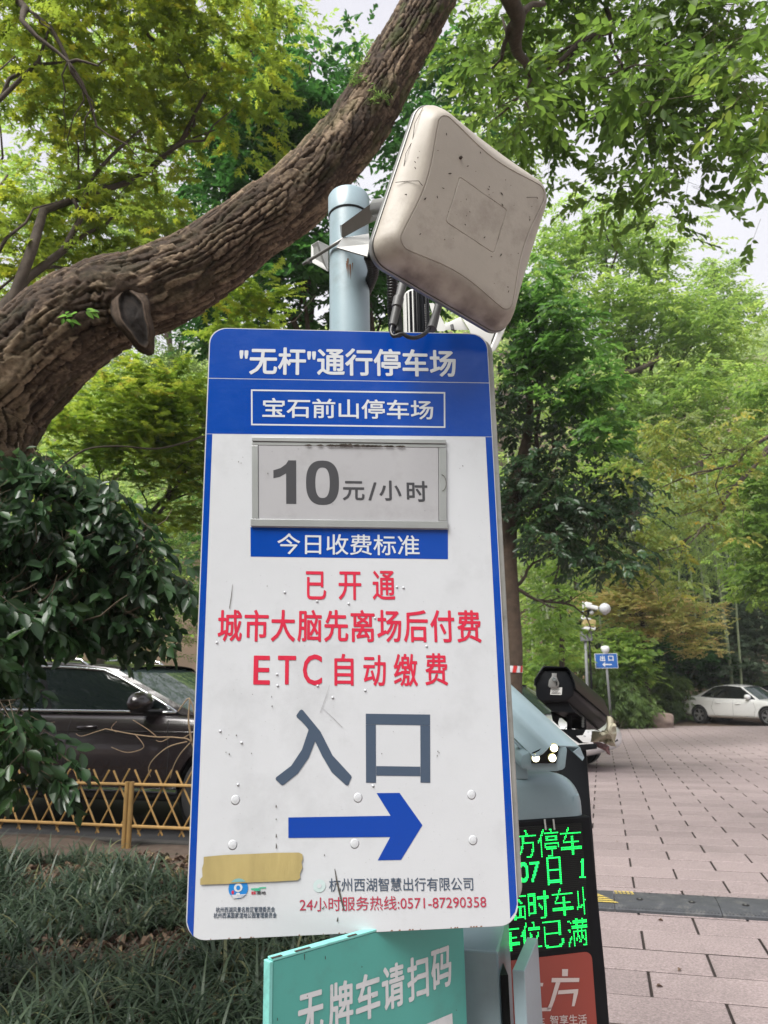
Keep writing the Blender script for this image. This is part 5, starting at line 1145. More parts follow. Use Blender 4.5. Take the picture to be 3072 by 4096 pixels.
# ------------------------------------------------------------------ exit sign, lamp and camera mast, stone, far fence
def far(px, py, y): return at(px, py, y)
ex = far(2430, 2660, 26.0); EP = Plane(at(2428, 2662, 26.0), R(6))
exs = empty('exit_sign', (EP.o.x, EP.o.y, gz(0, 26)), 'small blue exit sign with white characters and left arrow on a grey post', 'sign')
e2 = lambda x, y: EP.hit(2250+x/2.018, 2300+y/2.018)
a, b = e2(268, 755), e2(440, 632)
prism([a, (b[0], a[1]), b, (a[0], b[1])], 0, .03).build('panel', 'white_paint', exs, M=EP.M)
i_ = .018; prism([(a[0]+i_, a[1]+i_), (b[0]-i_, a[1]+i_), (b[0]-i_, b[1]-i_), (a[0]+i_, b[1]-i_)], -.004, -.0008).build('blue_face', 'sign_blue_far', exs, M=EP.M)
def et(ch, x0, y0, x1, y1): p, q = e2(x0, (y0+y1)/2), e2(x1, (y0+y1)/2); text(ch, p, q, e2(x0, y0)[1]-e2(x0, y1)[1], EP, 'white_paint', exs, d=-.008, offset=.03)
et('出', 302, 650, 342, 696); et('口', 368, 652, 411, 694)
flat([e2(*p) for p in ((320, 722), (340, 706), (346, 711), (338, 718), (398, 718), (398, 727), (338, 727), (347, 735), (340, 740))], -.008).build('arrow_print', 'white_paint', exs, M=EP.M)
pp = EP.M @ Vector((e2(358, 700)[0], .06, 0)); mb = MB(); mb.tube([(pp.x, pp.y, gz(0, 26)-.1), (pp.x, pp.y, at(2424, 2600, 26).z)], .045, 10); mb.build('post', 'post_grey', exs, smooth=True)
mb = MB(); zc = at(2424, 2605, 26).z; lathe(mb, pp.x, pp.y, [(.05, zc-.1), (.13, zc), (.15, zc+.09), (.13, zc+.17), (0, zc+.2)], 16); mb.build('top_cap', 'white_paint', exs, smooth=True)
MY = 24.0; mp_ = at(2340, 2720, MY); mast = empty('camera_mast', (mp_.x, mp_.y, gz(0, MY)), 'slim grey mast with globe lamps, white cameras and a meter box', 'lamp post')
m2 = lambda x, y, Y=MY: at(2250+x/2.018, 2300+y/2.018, Y)
mb = MB(); mb.tube([(mp_.x, mp_.y, gz(0, MY)-.1), m2(183, 480)], .05, 10); mb.build('pole', 'post_grey', mast, smooth=True)
mb = MB(); mb.tube([(mp_.x+.14, mp_.y, gz(0, MY)-.1), m2(205, 300, MY)], .035, 8); mb.build('dark_pole', 'black_satin', mast, smooth=True)
mb = MB(); c = m2(189, 482); mb.box(c, (.36, .2, .42)); mb.build('meter_box', 'post_grey', mast, bevel=.02)
for (x, y, w_, h_, m_, nm) in ((212, 392, .40, .30, 'tape_tan', 'junction_box'), (190, 352, .3, .14, 'white_paint', 'camera'), (222, 425, .32, .12, 'white_paint', 'camera'), (232, 258, .42, .12, 'white_paint', 'camera'), (205, 240, .22, .14, 'white_paint', 'camera'), (190, 432, .18, .10, 'white_paint', 'camera')):
    mb = MB(); c = m2(x, y, MY-.15); mb.box((0, 0, 0), (w_, .22, h_), Matrix.Translation(c) @ Matrix.Rotation(.25, 4, 'Y')); mb.build(nm, m_, mast, bevel=.03)
MB().tube([m2(150, 300), m2(200, 290), m2(270, 250), m2(340, 300)], .022, 8).build('lamp_arm', 'black_satin', mast, smooth=True)
MB().tube([m2(165, 215), m2(167, 300)], .02, 8).build('antenna_rod', 'white_paint', mast); MB().tube([m2(205, 300), m2(260, 240)], .03, 8).build('lamp_arm', 'black_satin', mast)
for (x, y, r_) in ((342, 272, .185), (236, 302, .07), (340, 298, .10)):
    mb = MB(); c = m2(x, y, MY-.1); mb.loft([[c+Vector((r_*math.sin(R(b))*math.cos(R(a)), r_*math.sin(R(b))*math.sin(R(a)), r_*math.cos(R(b)))) for a in range(0, 360, 20)] for b in range(5, 180, 17)]); mb.build('globe', 'globe', mast, smooth=True)
def rock(name, label, c, s, seed, m='stone'):
    bm = bmesh.new(); bmesh.ops.create_icosphere(bm, subdivisions=4, radius=1)
    for v in bm.verts:
        q = v.co.copy(); k = max(abs(q.x), abs(q.y), abs(q.z)); q = q.lerp(q/k, .6)
        q += v.co*.22*(float(vnoise((np.array(q.x*1.3+seed), np.array(q.y*1.3+q.z*1.7)), 1.4, seed))-.5); v.co = Vector((q.x*s[0], q.y*s[1], q.z*s[2]))
    me = bpy.data.meshes.new(name); bm.to_mesh(me); bm.free(); me.materials.append(MATS[m]); o = bpy.data.objects.new(name, me); COL.objects.link(o); o.location = c; me.shade_smooth(); tag(o, label, 'rock'); return o
rc = at(2638, 2862, 27.0); rock('boulder', 'squat brown boulder between bushes left of the white saloon', (rc.x, rc.y, gz(0, 27)+.22), (.46, .35, .30), 3)
ff = empty('picket_fence', at(2315, 2710, 29), 'short pale rustic wooden fence glimpsed behind the black camera', 'fence')
for i in range(6): 
    a = at(2290+i*11, 2716, 29); MB().tube([a+Vector((0, 0, -.5)), a+Vector((.02, 0, .16+.05*(i % 2)))], .035, 6).build('picket', 'dry_twig', ff)
MB().tube([at(2285, 2712, 29), at(2352, 2708, 29)], .035, 6).build('rail', 'dry_twig', ff)
# ------------------------------------------------------------------ the leaning tree across the frame
def axis_pts():
    px = [(-330, 2500, 3.25), (-250, 2050, 3.2), (-60, 1640, 3.15), (60, 1500, 3.12), (230, 1345, 3.1), (420, 1225, 3.1), (620, 1155, 3.1), (830, 1045, 3.12), (1010, 910, 3.15), (1160, 800, 3.2), (1290, 670, 3.25), (1405, 540, 3.3), (1490, 410, 3.35), (1560, 280, 3.4), (1640, 140, 3.45), (1720, 0, 3.5), (1800, -170, 3.6), (1850, -420, 3.8), (1880, -760, 4.1)]
    w_ = [300, 270, 262, 252, 240, 222, 198, 178, 165, 160, 155, 150, 145, 138, 132, 126, 120, 110, 95]
    P = [at(*p) for p in px]; r = [a*p[2]/FPX*.95 for a, p in zip(w_, px)]
    base = P[0]; P = [Vector((base.x-.02, base.y+.1, -.25)), Vector((base.x-.02, base.y+.06, .2))] + P; r = [.42, .36] + r
    return P, r
AP, ARad = axis_pts()
seg = [0]
for i in range(len(AP)-1): seg.append(seg[-1]+(AP[i+1]-AP[i]).length)
NU = 1300; NV = 220; Ltot = seg[-1]
C_, T_, Rr = [], [], []
for i in range(NU+1):
    s = Ltot*i/NU; j = min(int(np.searchsorted(seg, s, side='right'))-1, len(AP)-2); t = (s-seg[j])/(seg[j+1]-seg[j])
    p0, p1, p2, p3 = AP[max(j-1, 0)], AP[j], AP[j+1], AP[min(j+2, len(AP)-1)]
    C_.append(.5*((2*p1)+(p2-p0)*t+(2*p0-5*p1+4*p2-p3)*t*t+(3*p1-p0-3*p2+p3)*t**3)); Rr.append(ARad[j]+(ARad[j+1]-ARad[j])*(t*t*(3-2*t)))
C_ = np.array([list(c) for c in C_]); T_ = np.gradient(C_, axis=0); T_ /= np.linalg.norm(T_, axis=1)[:, None]; Rr = np.array(Rr)
a = np.array([0, -1., 0]); Aa = []
for t in T_: a = a-t*a.dot(t); a /= np.linalg.norm(a); Aa.append(a)
Aa = np.array(Aa); Bb = np.cross(T_, Aa)
th_ = np.arange(NV)/NV*2*np.pi
S_, TH = np.meshgrid(np.linspace(0, Ltot, NU+1), th_, indexing='ij'); RR = Rr[:, None]
# bark: long sinuous furrows, broken across into overlapping plates
NVc = 36; cv = 2*np.pi/NVc
rgn = np.random.default_rng(3); JX = rgn.random((4096, 64)); JC = rgn.random((4096, 64))
gvw = TH/cv + (vnoise((S_*2.6, np.cos(TH)*1.5+4), 1, 5)-.5)*2.4 + (vnoise((S_*7, np.sin(TH)*3+8), 1, 6)-.5)*1.1 + (vnoise((S_*55, TH*RR*55), 1, 62)-.5)*.30
iv = np.floor(gvw).astype(int); fv = gvw-iv; de = np.minimum(fv, 1-fv); jv = iv % NVc
cl_ = .075+.07*JX[7, jv]
gu = S_/cl_ + JX[11, jv]*9 + (vnoise((S_*8, TH*RR*20), 1, 64)-.5)*1.1 + fv*(.8*JX[13, jv]-.2) + (vnoise((S_*60, TH*RR*60), 1, 61)-.5)*.22
iu = np.floor(gu).astype(int); fu = gu-iu; du_ = np.minimum(fu, 1-fu); CI = JC[iu % 4096, jv]
sst = lambda x: np.clip(x, 0, 1)**2*(3-2*np.clip(x, 0, 1))
m1_ = sst(vnoise((S_*9, TH*RR*22), 1, 65)*2.2-.35); m2_ = sst(vnoise((S_*13, TH*RR*30), 1, 66)*2.2-.3)
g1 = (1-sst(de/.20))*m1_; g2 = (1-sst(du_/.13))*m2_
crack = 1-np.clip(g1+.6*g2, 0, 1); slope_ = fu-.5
fine = vnoise((S_*70, TH*RR*70), 1, 8)*.5+vnoise((S_*150, TH*RR*150), 1, 9)*.5
ridge = vnoise((S_*2.5, TH*5), 1, 12)
lump = (vnoise((S_*1.5, np.cos(TH)*1.5+3), 1, 14)-.5)*.05 + (vnoise((S_*3.5, np.sin(TH)*2+7), 1, 15)-.5)*.03
def surf(rad): return C_[:, None]+Aa[:, None]*(np.cos(TH)*rad)[..., None]+Bb[:, None]*(np.sin(TH)*rad)[..., None]
V = surf(RR)
# knot: a raised smooth lip round the scar and its sunken dark heart
kc0 = at(540, 1275, 2.88); kax = (at(598, 1440, 2.89)-at(482, 1135, 2.89)); kl = kax.length/2; kax = np.array(kax.normalized()); kn = np.array((CAMP-kc0).normalized()); kb_ = np.cross(kn, kax)
q = V-np.array(kc0); qa = (q@kax)/(kl*.92); qb = (q@kb_)/(.055); qn = q@kn
wob = 1+.16*(vnoise((qa*2+5, qb*2+5), 1, 51)-.5)
rk = np.sqrt(qa**2+qb**2)*wob; front_ = qn > -.16
calm = np.where(front_, np.exp(-((np.clip(rk-.9, 0, 9))/.45)**2), 0)
bul = np.exp(-((rk-1.15)/.22)**2)*.006 + np.exp(-((rk-1.5)/.45)**2)*.016 - np.where(rk < 1.0, np.clip((1.0-rk)/.3, 0, 1)*.03, 0)
stepc = np.clip(1.3*(CI-.35), 0, 1)
subc = np.clip(np.abs(vnoise((S_*22, TH*RR*48), 1, 63)-.5)/.06, 0, 1)
disp = -.017*g1 - .012*g2 + .008*(CI-.5)*crack + .0015*subc + .004*(fine-.5) + .014*(ridge-.5) + .008*slope_*crack + .008
disp = disp*(1-.85*calm) + .012*calm
V = surf(RR*(1+lump)-.016+disp) + (kn[None, None]*(bul*front_)[..., None])
moss = np.clip((vnoise((S_*4, TH*2), 1, 21)*.55+vnoise((S_*16, TH*7), 1, 22)*.45-.50)*5, 0, 1)*np.clip((S_-Ltot*.50)/(Ltot*.25), .12, 1)
fN = (np.arange(NU)[:, None]*NV+np.arange(NV)[None]).ravel(); nxt = (np.arange(NU)[:, None]*NV+(np.arange(NV)[None]+1) % NV).ravel()
F = np.stack([fN, nxt, nxt+NV, fN+NV], 1)
me = bpy.data.meshes.new('trunk'); me.vertices.add(V.shape[0]*NV); me.vertices.foreach_set('co', V.astype(np.float32).ravel()); me.loops.add(F.size); me.loops.foreach_set('vertex_index', F.astype(np.int32).ravel())
me.polygons.add(len(F)); me.polygons.foreach_set('loop_start', np.arange(0, F.size, 4, dtype=np.int32)); me.polygons.foreach_set('loop_total', np.full(len(F), 4, np.int32))
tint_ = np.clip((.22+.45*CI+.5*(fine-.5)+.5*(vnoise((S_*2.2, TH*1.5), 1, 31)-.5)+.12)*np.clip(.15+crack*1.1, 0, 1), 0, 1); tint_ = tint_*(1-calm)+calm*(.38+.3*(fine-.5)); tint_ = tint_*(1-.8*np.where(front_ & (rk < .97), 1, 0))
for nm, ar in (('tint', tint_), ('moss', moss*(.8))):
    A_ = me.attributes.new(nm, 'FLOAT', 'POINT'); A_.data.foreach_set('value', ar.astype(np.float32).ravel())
me.update(calc_edges=True)
lean = empty('leaning_tree', (AP[0].x, AP[0].y, 0), 'thick leaning tree with furrowed brown bark and a dark knot, crossing behind the sign', 'tree')
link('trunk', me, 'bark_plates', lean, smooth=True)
# the knot itself: a woody lip round a sunken scar, wrapped on the trunk
K1, K2, KR = .148, .054, .215; rows = []; tn = []
for s, h, tv in ((1.75, -.035, .4), (1.5, -.012, .42), (1.32, .002, .45), (1.2, .010, .38), (1.1, .016, .52), (1.02, .017, .44), (.96, .008, .2), (.90, -.006, .05), (.80, -.018, .02), (.62, -.024, .06), (.42, -.018, .03), (.2, -.026, .02), (.02, -.022, .02)):
    ring = []
    for i in range(72):
        a_ = 2*math.pi*i/72; wv = 1+.10*math.sin(3*a_+1)+.05*math.sin(7*a_)+.02*math.sin(17*a_+s*5)
        ua = K1*math.cos(a_)*(1+(s-1)*.45)*(1+.03*math.sin(5*a_)) if s > 1 else K1*math.cos(a_)*s; ub = K2*math.sin(a_)*s*wv*(1-.25*math.cos(a_))
        fall = KR-math.sqrt(max(.004, KR**2-ua**2)); nz = (float(vnoise((np.array(ua*60+9), np.array(ub*60+s*3)), 1, 71))-.5)*(.010 if s < .9 else .005) + (.0035*math.sin(s*60) if s > 1.05 else 0)
        ring.append(Vector(kc0)+Vector(kax)*ua+Vector(kb_)*ub+Vector(kn)*(h+nz-fall*.95))
    rows.append(ring); tn += [tv+.12*(random.random()-.5)]*72
kmb = MB(); kmb.loft(rows); kme = kmb.mesh('knot'); ka = kme.attributes.new('tint', 'FLOAT', 'POINT'); ka.data.foreach_set('value', np.array(tn, np.float32)); link('knot', kme, 'bark_plates', lean, smooth=True)
sp = at(300, 1270, 2.75); P, D, N, LL, T = [], [], [], [], []
foliage(lean, None, 'leaf_vivid', crad=.02, K=3, per=3, L=.045, shape='leaf', name='sprout', cl=np.array([list(at(330, 1245, 2.86)), list(at(255, 1265, 2.86))]), spread=.05)
fern = clumps([E(1440, 260, 3.25, 60, 50, .03, 10), E(1500, 390, 3.2, 50, 60, .03, 8), E(1430, 330, 3.2, 60, 50, .03, 8)])
foliage(lean, None, 'leaf_fern', crad=.02, K=4, per=5, L=.03, shape='narrow', name='moss_tuft', cl=fern, spread=.04)
topn = AP[-1]
# limbs of the overhanging crown
fork(lean, AP[-3], [at(2150, 330, 5.2), at(2500, -300, 5.6), at(2300, -600, 5.0)], .09, 3)
fork(lean, AP[-2], [at(1500, -500, 5.4), at(2700, -100, 6.4), at(2400, 80, 6.0)], .08, 9)
fork(lean, at(2440, -60, 5.3), [at(2480, 330, 5.2)], .028, 5); fork(lean, at(2450, 120, 5.25), [at(2010, 420, 5.0), at(2220, 300, 5.1)], .032, 6)
fork(lean, at(2800, -100, 6.0), [at(2900, 420, 5.8), at(3040, 220, 5.9)], .02, 8); fork(lean, at(2620, 60, 5.6), [at(2700, 480, 5.5)], .016, 12)
lean_e = [E(2300, 60, 5.6, 330, 130, .7, 46), E(2750, 130, 5.8, 380, 200, .8, 80), E(2000, 150, 5.4, 160, 160, .6, 26), E(2650, 400, 5.6, 330, 120, .6, 44), E(2900, 400, 5.6, 220, 110, .6, 26), E(2250, 350, 5.3, 200, 110, .5, 16), E(2760, 650, 5.7, 120, 70, .4, 9), E(2500, 720, 5.9, 90, 80, .4, 8), E(2020, 420, 6.2, 170, 110, .5, 14), E(2170, 560, 6.2, 160, 90, .5, 9), E(2330, 820, 6.2, 120, 60, .4, 4), E(2650, 860, 6.0, 90, 60, .3, 5),
          E(1900, -250, 5.2, 500, 200, 1, 30), E(2900, -350, 5.5, 700, 300, 1.2, 70), W(2.2, 4.2, 5.2, 1.8, 1.5, .5, 46), W(.5, 1.5, 5.4, 1.6, 1.6, .5, 26)]
foliage(lean, thin(lean_e, .42), 'leaf_camphor', crad=.36, K=8, per=10, L=.088, shape='leaf', droop=.45, nparts=300, twigs=.0016, spread=.3, tilt=.4)
# ------------------------------------------------------------------ maple upper left
mp = empty('maple_tree', (-3.7, 5.1, .05), 'green-gold maple spreading over the upper left, star-shaped leaves', 'tree')
trunk(mp, wobble((-3.7, 5.1, -.1), (-3.5, 5.2, 3.6), 10, .05, 4), [.16, .09])
fork(mp, (-3.5, 5.2, 3.4), [at(560, 520, 6.0), at(30, 700, 6.5), at(900, 250, 6.5), at(200, 100, 5.5)], .06, 12)
fork(mp, at(20, -60, 5.0), [at(300, 285, 4.8)], .04, 14); fork(mp, at(140, 60, 5.2), [at(560, 640, 5.3)], .022, 15); fork(mp, at(560, 60, 6), [at(760, 330, 6)], .02, 16)
mp_e = [E(200, 60, 5.6, 330, 130, .8, 60), E(700, 60, 6.0, 330, 120, .8, 56), E(1000, 160, 6.4, 200, 150, .7, 34), E(260, 330, 5.8, 260, 150, .7, 32), E(620, 370, 6.2, 260, 170, .8, 46), E(950, 420, 6.6, 200, 160, .8, 26), E(480, 640, 6.4, 260, 160, .8, 24), E(160, 900, 6.2, 260, 200, .8, 46), E(450, 950, 6.4, 250, 150, .8, 34), E(120, 1150, 6.2, 240, 90, .7, 24), E(700, 780, 6.8, 200, 120, .7, 14), E(500, -200, 5.4, 800, 180, 1.2, 60), E(800, 1100, 6.4, 260, 70, .6, 12)]
foliage(mp, thin(mp_e, .45), 'leaf_maple', crad=.42, K=7, per=10, L=.08, shape='maple', droop=.25, nparts=300, twigs=.0012, spread=.28, tilt=.35)
# dark broadleaf tree behind
bt = empty('broadleaf_tree', (-1.2, 12.2, 0), 'deep green broadleaf tree behind the middle of the leaning trunk', 'tree')
trunk(bt, wobble((-1.2, 12.2, -.2), (-.9, 11.8, 5.2), 10, .05, 2), [.2, .1]); fork(bt, (-.9, 11.8, 4.6), [at(900, 700, 10.5), at(1250, 420, 10.5), at(1150, 950, 10.3), at(1500, 900, 11)], .09, 7)
bt_e = [E(1150, 330, 10.5, 260, 130, 1.0, 40), E(1100, 560, 10.4, 300, 200, 1.2, 90), E(1220, 480, 9.8, 200, 220, 1.0, 60), E(950, 780, 10.8, 300, 200, 1.2, 80), E(1280, 1050, 10.6, 330, 260, 1.3, 130), E(1600, 950, 11.5, 200, 200, 1.2, 44), E(1450, 300, 11, 110, 110, .8, 14), E(900, 1250, 11.5, 260, 200, 1.2, 70), E(1650, 550, 11.5, 180, 240, 1, 44), E(1700, 260, 11.5, 160, 200, 1, 36), E(1700, 1150, 11.5, 200, 200, 1, 40), E(1900, 700, 12, 150, 260, 1, 20)]
foliage(bt, thin(bt_e, 0.6), 'leaf_deep', crad=.42, K=8, per=9, L=.13, shape='leaf', droop=.3, spread=.32)
tt_ = empty('tall_tree', (-4.5, 19, 1), 'tall pale green tree far behind the maple, filling the upper left', 'tree')
trunk(tt_, [Vector((-4.5, 19, .5)), Vector((-4.2, 18.5, 5)), Vector((-3.8, 18, 9))], [.25, .12]); fork(tt_, (-4.2, 18.5, 5), [at(300, 600, 17), at(900, 500, 17), at(600, 200, 17), at(100, 1000, 17)], .1, 91)
foliage(tt_, [E(250, 300, 17, 330, 380, 1.6, 70), E(700, 300, 17, 330, 380, 1.6, 70), E(1080, 150, 17, 230, 200, 1.4, 30), E(300, 850, 17, 420, 330, 1.6, 80), E(750, 800, 17, 330, 260, 1.4, 44), E(100, 1250, 17, 300, 160, 1.4, 30), E(1500, 350, 18, 130, 160, 1.2, 14), E(2000, 150, 19, 330, 260, 1.4, 34), E(2000, 600, 19, 250, 260, 1.4, 30)], 'leaf_fresh', crad=.9, K=9, per=9, L=.14, shape='leaf', spread=.5, tilt=.5)
# maple sprays hanging under the trunk and the yellowish maple beyond
ym = empty('yellow_maple', (-4.2, 10.6, .2), 'yellow-green maple behind the left shrub, under the leaning trunk', 'tree')
trunk(ym, wobble((-4.2, 10.6, -.1), (-3.9, 10.2, 2.6), 8, .06, 22), [.12, .07]); fork(ym, (-3.9, 10.2, 2.3), [at(760, 1830, 9.2), at(400, 1820, 9.4), at(820, 1600, 9.0), at(150, 2100, 9.6), at(1050, 1300, 8.6)], .04, 23, sub=5)
MB().tube(catmull([at(240, 1870, 7.6), at(340, 1800, 7.5), at(470, 1785, 7.4), at(620, 1795, 7.4), at(740, 1770, 7.5), at(840, 1735, 7.6)]), .010, 6).build('branch', 'bark_dark', ym, smooth=True)
ym_e = [E(650, 1650, 8.6, 260, 170, .9, 100), E(420, 1720, 9, 260, 130, .9, 70), E(700, 1850, 9, 260, 120, .9, 64), E(560, 1560, 8.8, 240, 70, .8, 30), E(300, 2000, 9.4, 260, 120, .9, 40), E(640, 2050, 9.2, 220, 90, .8, 22), E(960, 1320, 8.2, 130, 110, .5, 18), E(1000, 1180, 7.8, 90, 70, .4, 10)]
foliage(ym, thin(ym_e, 0.7), 'leaf_maple_bright', crad=.26, K=8, per=10, L=.075, shape='maple', droop=.1, spread=.26, tilt=.25, flat_=.35, twigs=.001)
bk = [E(300, 1500, 14, 500, 200, 1.2, 90), E(700, 1450, 13, 300, 160, 1.2, 60), E(600, 2350, 13.5, 420, 300, 1.2, 130), E(150, 2350, 13, 400, 320, 1.2, 120), E(760, 2000, 14, 300, 300, 1, 60), E(1000, 1700, 14.5, 300, 400, 1, 60), E(-200, 1800, 14, 300, 500, 1, 60)]
hd_ = empty('olive_shrubbery', at(600, 2700, 13.5), 'olive green shrubs on the slope behind the dark car', 'shrub'); hd_.location.z = 0
foliage(hd_, bk, 'leaf_fern', crad=.5, K=7, per=9, L=.10, shape='narrow', spread=.4)
# ------------------------------------------------------------------ dark glossy shrub at the left edge
sh = empty('glossy_shrub', (-2.0, 2.9, .05), 'dark glossy-leaved shrub filling the left edge in front of the dark car', 'shrub')
tips = [at(200, 1900, 2.9), at(500, 2100, 2.9), at(620, 2400, 2.9), at(350, 2500, 2.8), at(60, 2800, 2.5), at(60, 2300, 2.7), at(650, 2150, 3.0), at(150, 3000, 2.5)]
trunk(sh, wobble((-2.0, 2.9, -.05), (-1.75, 2.9, 1.6), 8, .06, 31), [.035, .022], m='twig'); fork(sh, (-1.8, 2.9, 1.4), tips, .016, 32, m='twig', sub=4)
sh_e = [E(150, 1900, 2.95, 200, 100, .22, 14), E(60, 2100, 2.8, 220, 180, .28, 40), E(380, 2180, 2.95, 200, 170, .25, 34), E(200, 2380, 2.85, 260, 140, .28, 40), E(520, 2330, 3.0, 110, 170, .2, 12), E(660, 2300, 3.05, 60, 230, .10, 6), E(420, 2500, 2.95, 170, 60, .2, 10), E(60, 2520, 2.7, 150, 80, .2, 10), E(40, 2920, 2.45, 110, 130, .14, 11), E(150, 3060, 2.45, 80, 80, .1, 5), E(-120, 2700, 2.5, 120, 400, .2, 30), E(330, 1960, 3.0, 160, 70, .2, 8), E(640, 2560, 3.0, 60, 60, .1, 2)]
foliage(sh, sh_e, 'leaf_dark', crad=.085, K=4, per=6, L=.062, shape='broad', droop=.75, up=.6, spread=.11, nparts=300, twigs=.0012, tilt=.5, fold=.10)
# bare twigs in front of the car
tw = empty('bare_twigs', at(760, 3060, 4.6), 'pale bare twigs standing before the dark car, beside the sign', 'twig'); tw.location.z = .1
t5 = lambda x, y, Y=4.6: at(x/1.843, 2500+y/1.843, Y)
for pts, r_ in (([(1460, 1500), (1440, 1100), (1415, 870), (1300, 830), (1140, 825), (950, 800), (780, 765)], .006), ([(1415, 870), (1390, 700), (1395, 540), (1310, 640)], .007), ([(1380, 860), (1240, 900), (1130, 990), (1095, 1060), (1110, 1120)], .004), ([(1400, 870), (1330, 950), (1280, 1040), (1255, 1130)], .004), ([(1395, 540), (1420, 600), (1440, 700)], .005), ([(1150, 820), (1090, 770), (980, 700)], .003), ([(1000, 810), (1060, 900), (940, 940), (820, 900)], .0028), ([(1250, 830), (1190, 860), (1150, 850)], .003), ([(860, 790), (820, 760), (860, 710)], .0025), ([(780, 765), (700, 790), (600, 820), (560, 800)], .0025), ([(1340, 840), (1420, 790), (1450, 760)], .003)):
    P = catmull([t5(*p) for p in pts], 5); k = len(P); mb = MB(); mb.tube(P, [r_*(1-.6*i/k) for i in range(k)], 5); mb.build('twig', 'dry_twig', tw, smooth=True)
# ------------------------------------------------------------------ tree behind the sign on the right
t4 = empty('roadside_tree', (at(2050, 2800, 12.5).x, 12.5, gz(0, 12.5)), 'dark-trunked tree with hanging glossy foliage just right of the sign', 'tree')
tp_ = [at(2045, 2990, 12.5), at(2050, 2780, 12.5), at(2052, 2600, 12.5), at(2040, 2400, 12.5), at(2030, 2200, 12.5), at(2045, 2000, 12.5), at(2090, 1830, 12.4), at(2120, 1650, 12.3), at(2100, 1400, 12.2)]
tp_[0].z = gz(0, 12.5)-.2
trunk(t4, catmull(tp_, 4), [.16]*18 + [.15, .14, .13, .12, .11, .10, .10, .09, .08, .08, .07, .06, .05, .05, .04], m='bark_brown', n=14)
fork(t4, at(2050, 2060, 12.5), [at(2230, 1750, 12), at(2300, 2000, 11.6), at(2180, 1500, 12)], .07, 41, sub=5); fork(t4, at(2060, 2350, 12.5), [at(2280, 2150, 12.2), at(2200, 2430, 12.2), at(2380, 2480, 12)], .035, 43, sub=5)
for z0 in (0,):
    mb = MB(); mb.tube([at(2050, 2690, 12.5), at(2050, 2664, 12.5)], .172, 14, cap=False); mb.build('barrier_tape', 'white_paint', t4)
    for k in range(3):
        mb = MB(); c = at(2050, 2677, 12.5); a0 = R(-150+k*48); P = []
        for i in range(5):
            a = a0+R(22)*i/4; P.append(a)
        lo, hi = at(2050, 2690, 12.5).z, at(2050, 2664, 12.5).z
        mb.add([(c.x+.176*math.cos(a), c.y+.176*math.sin(a), lo) for a in P]+[(c.x+.176*math.cos(a+.15), c.y+.176*math.sin(a+.15), hi) for a in P], [(i, i+1, 6+i, 5+i) for i in range(4)]); mb.build('red_stripe', 'tape_red', t4)
t4_e = [E(2080, 1750, 12.2, 200, 260, 1, 60), E(2250, 1900, 11.8, 260, 240, 1.1, 90), E(2350, 2120, 11.4, 220, 170, .8, 56), E(2150, 1350, 12, 170, 240, .9, 40), E(2480, 1980, 11.3, 110, 160, .6, 16), E(2120, 2120, 12.2, 160, 120, .8, 22), E(2450, 2250, 11.2, 120, 100, .5, 14)]
foliage(t4, thin(t4_e, .42), 'leaf_dark', crad=.36, K=8, per=9, L=.115, shape='leaf', droop=.55, spread=.32, twigs=.0022, nparts=300)
t4v = [E(2120, 1180, 11.4, 160, 120, .7, 30), E(2250, 1350, 11.2, 150, 170, .7, 42), E(2330, 1560, 11.0, 130, 130, .6, 30), E(2080, 1420, 11.6, 130, 170, .5, 20), E(2430, 1740, 10.9, 90, 100, .4, 12)]
foliage(t4, thin(t4v, 0.55), 'leaf_vivid', crad=.3, K=8, per=9, L=.13, shape='leaf', droop=.35, spread=.3, name='bright_foliage')
# low green understorey behind it
us_ = empty('understorey_shrub', at(2220, 2700, 16), 'mid green sapling foliage behind the roadside tree trunk', 'shrub'); us_.location.z = gz(0, 16)
trunk(us_, [Vector((us_.location.x, 16, -.3)), at(2250, 2400, 16)], [.08, .05]); fork(us_, at(2250, 2450, 16), [at(2200, 2150, 16), at(2350, 2250, 16)], .04, 51)
foliage(us_, [E(2210, 2280, 16, 120, 220, .9, 34), E(2200, 2450, 15.5, 90, 120, .8, 14), E(2160, 2550, 16, 90, 130, .7, 16), E(2200, 2050, 17, 260, 200, 1, 60)], 'leaf_fresh', crad=.4, K=7, per=8, L=.11, shape='leaf', droop=.35, spread=.3)
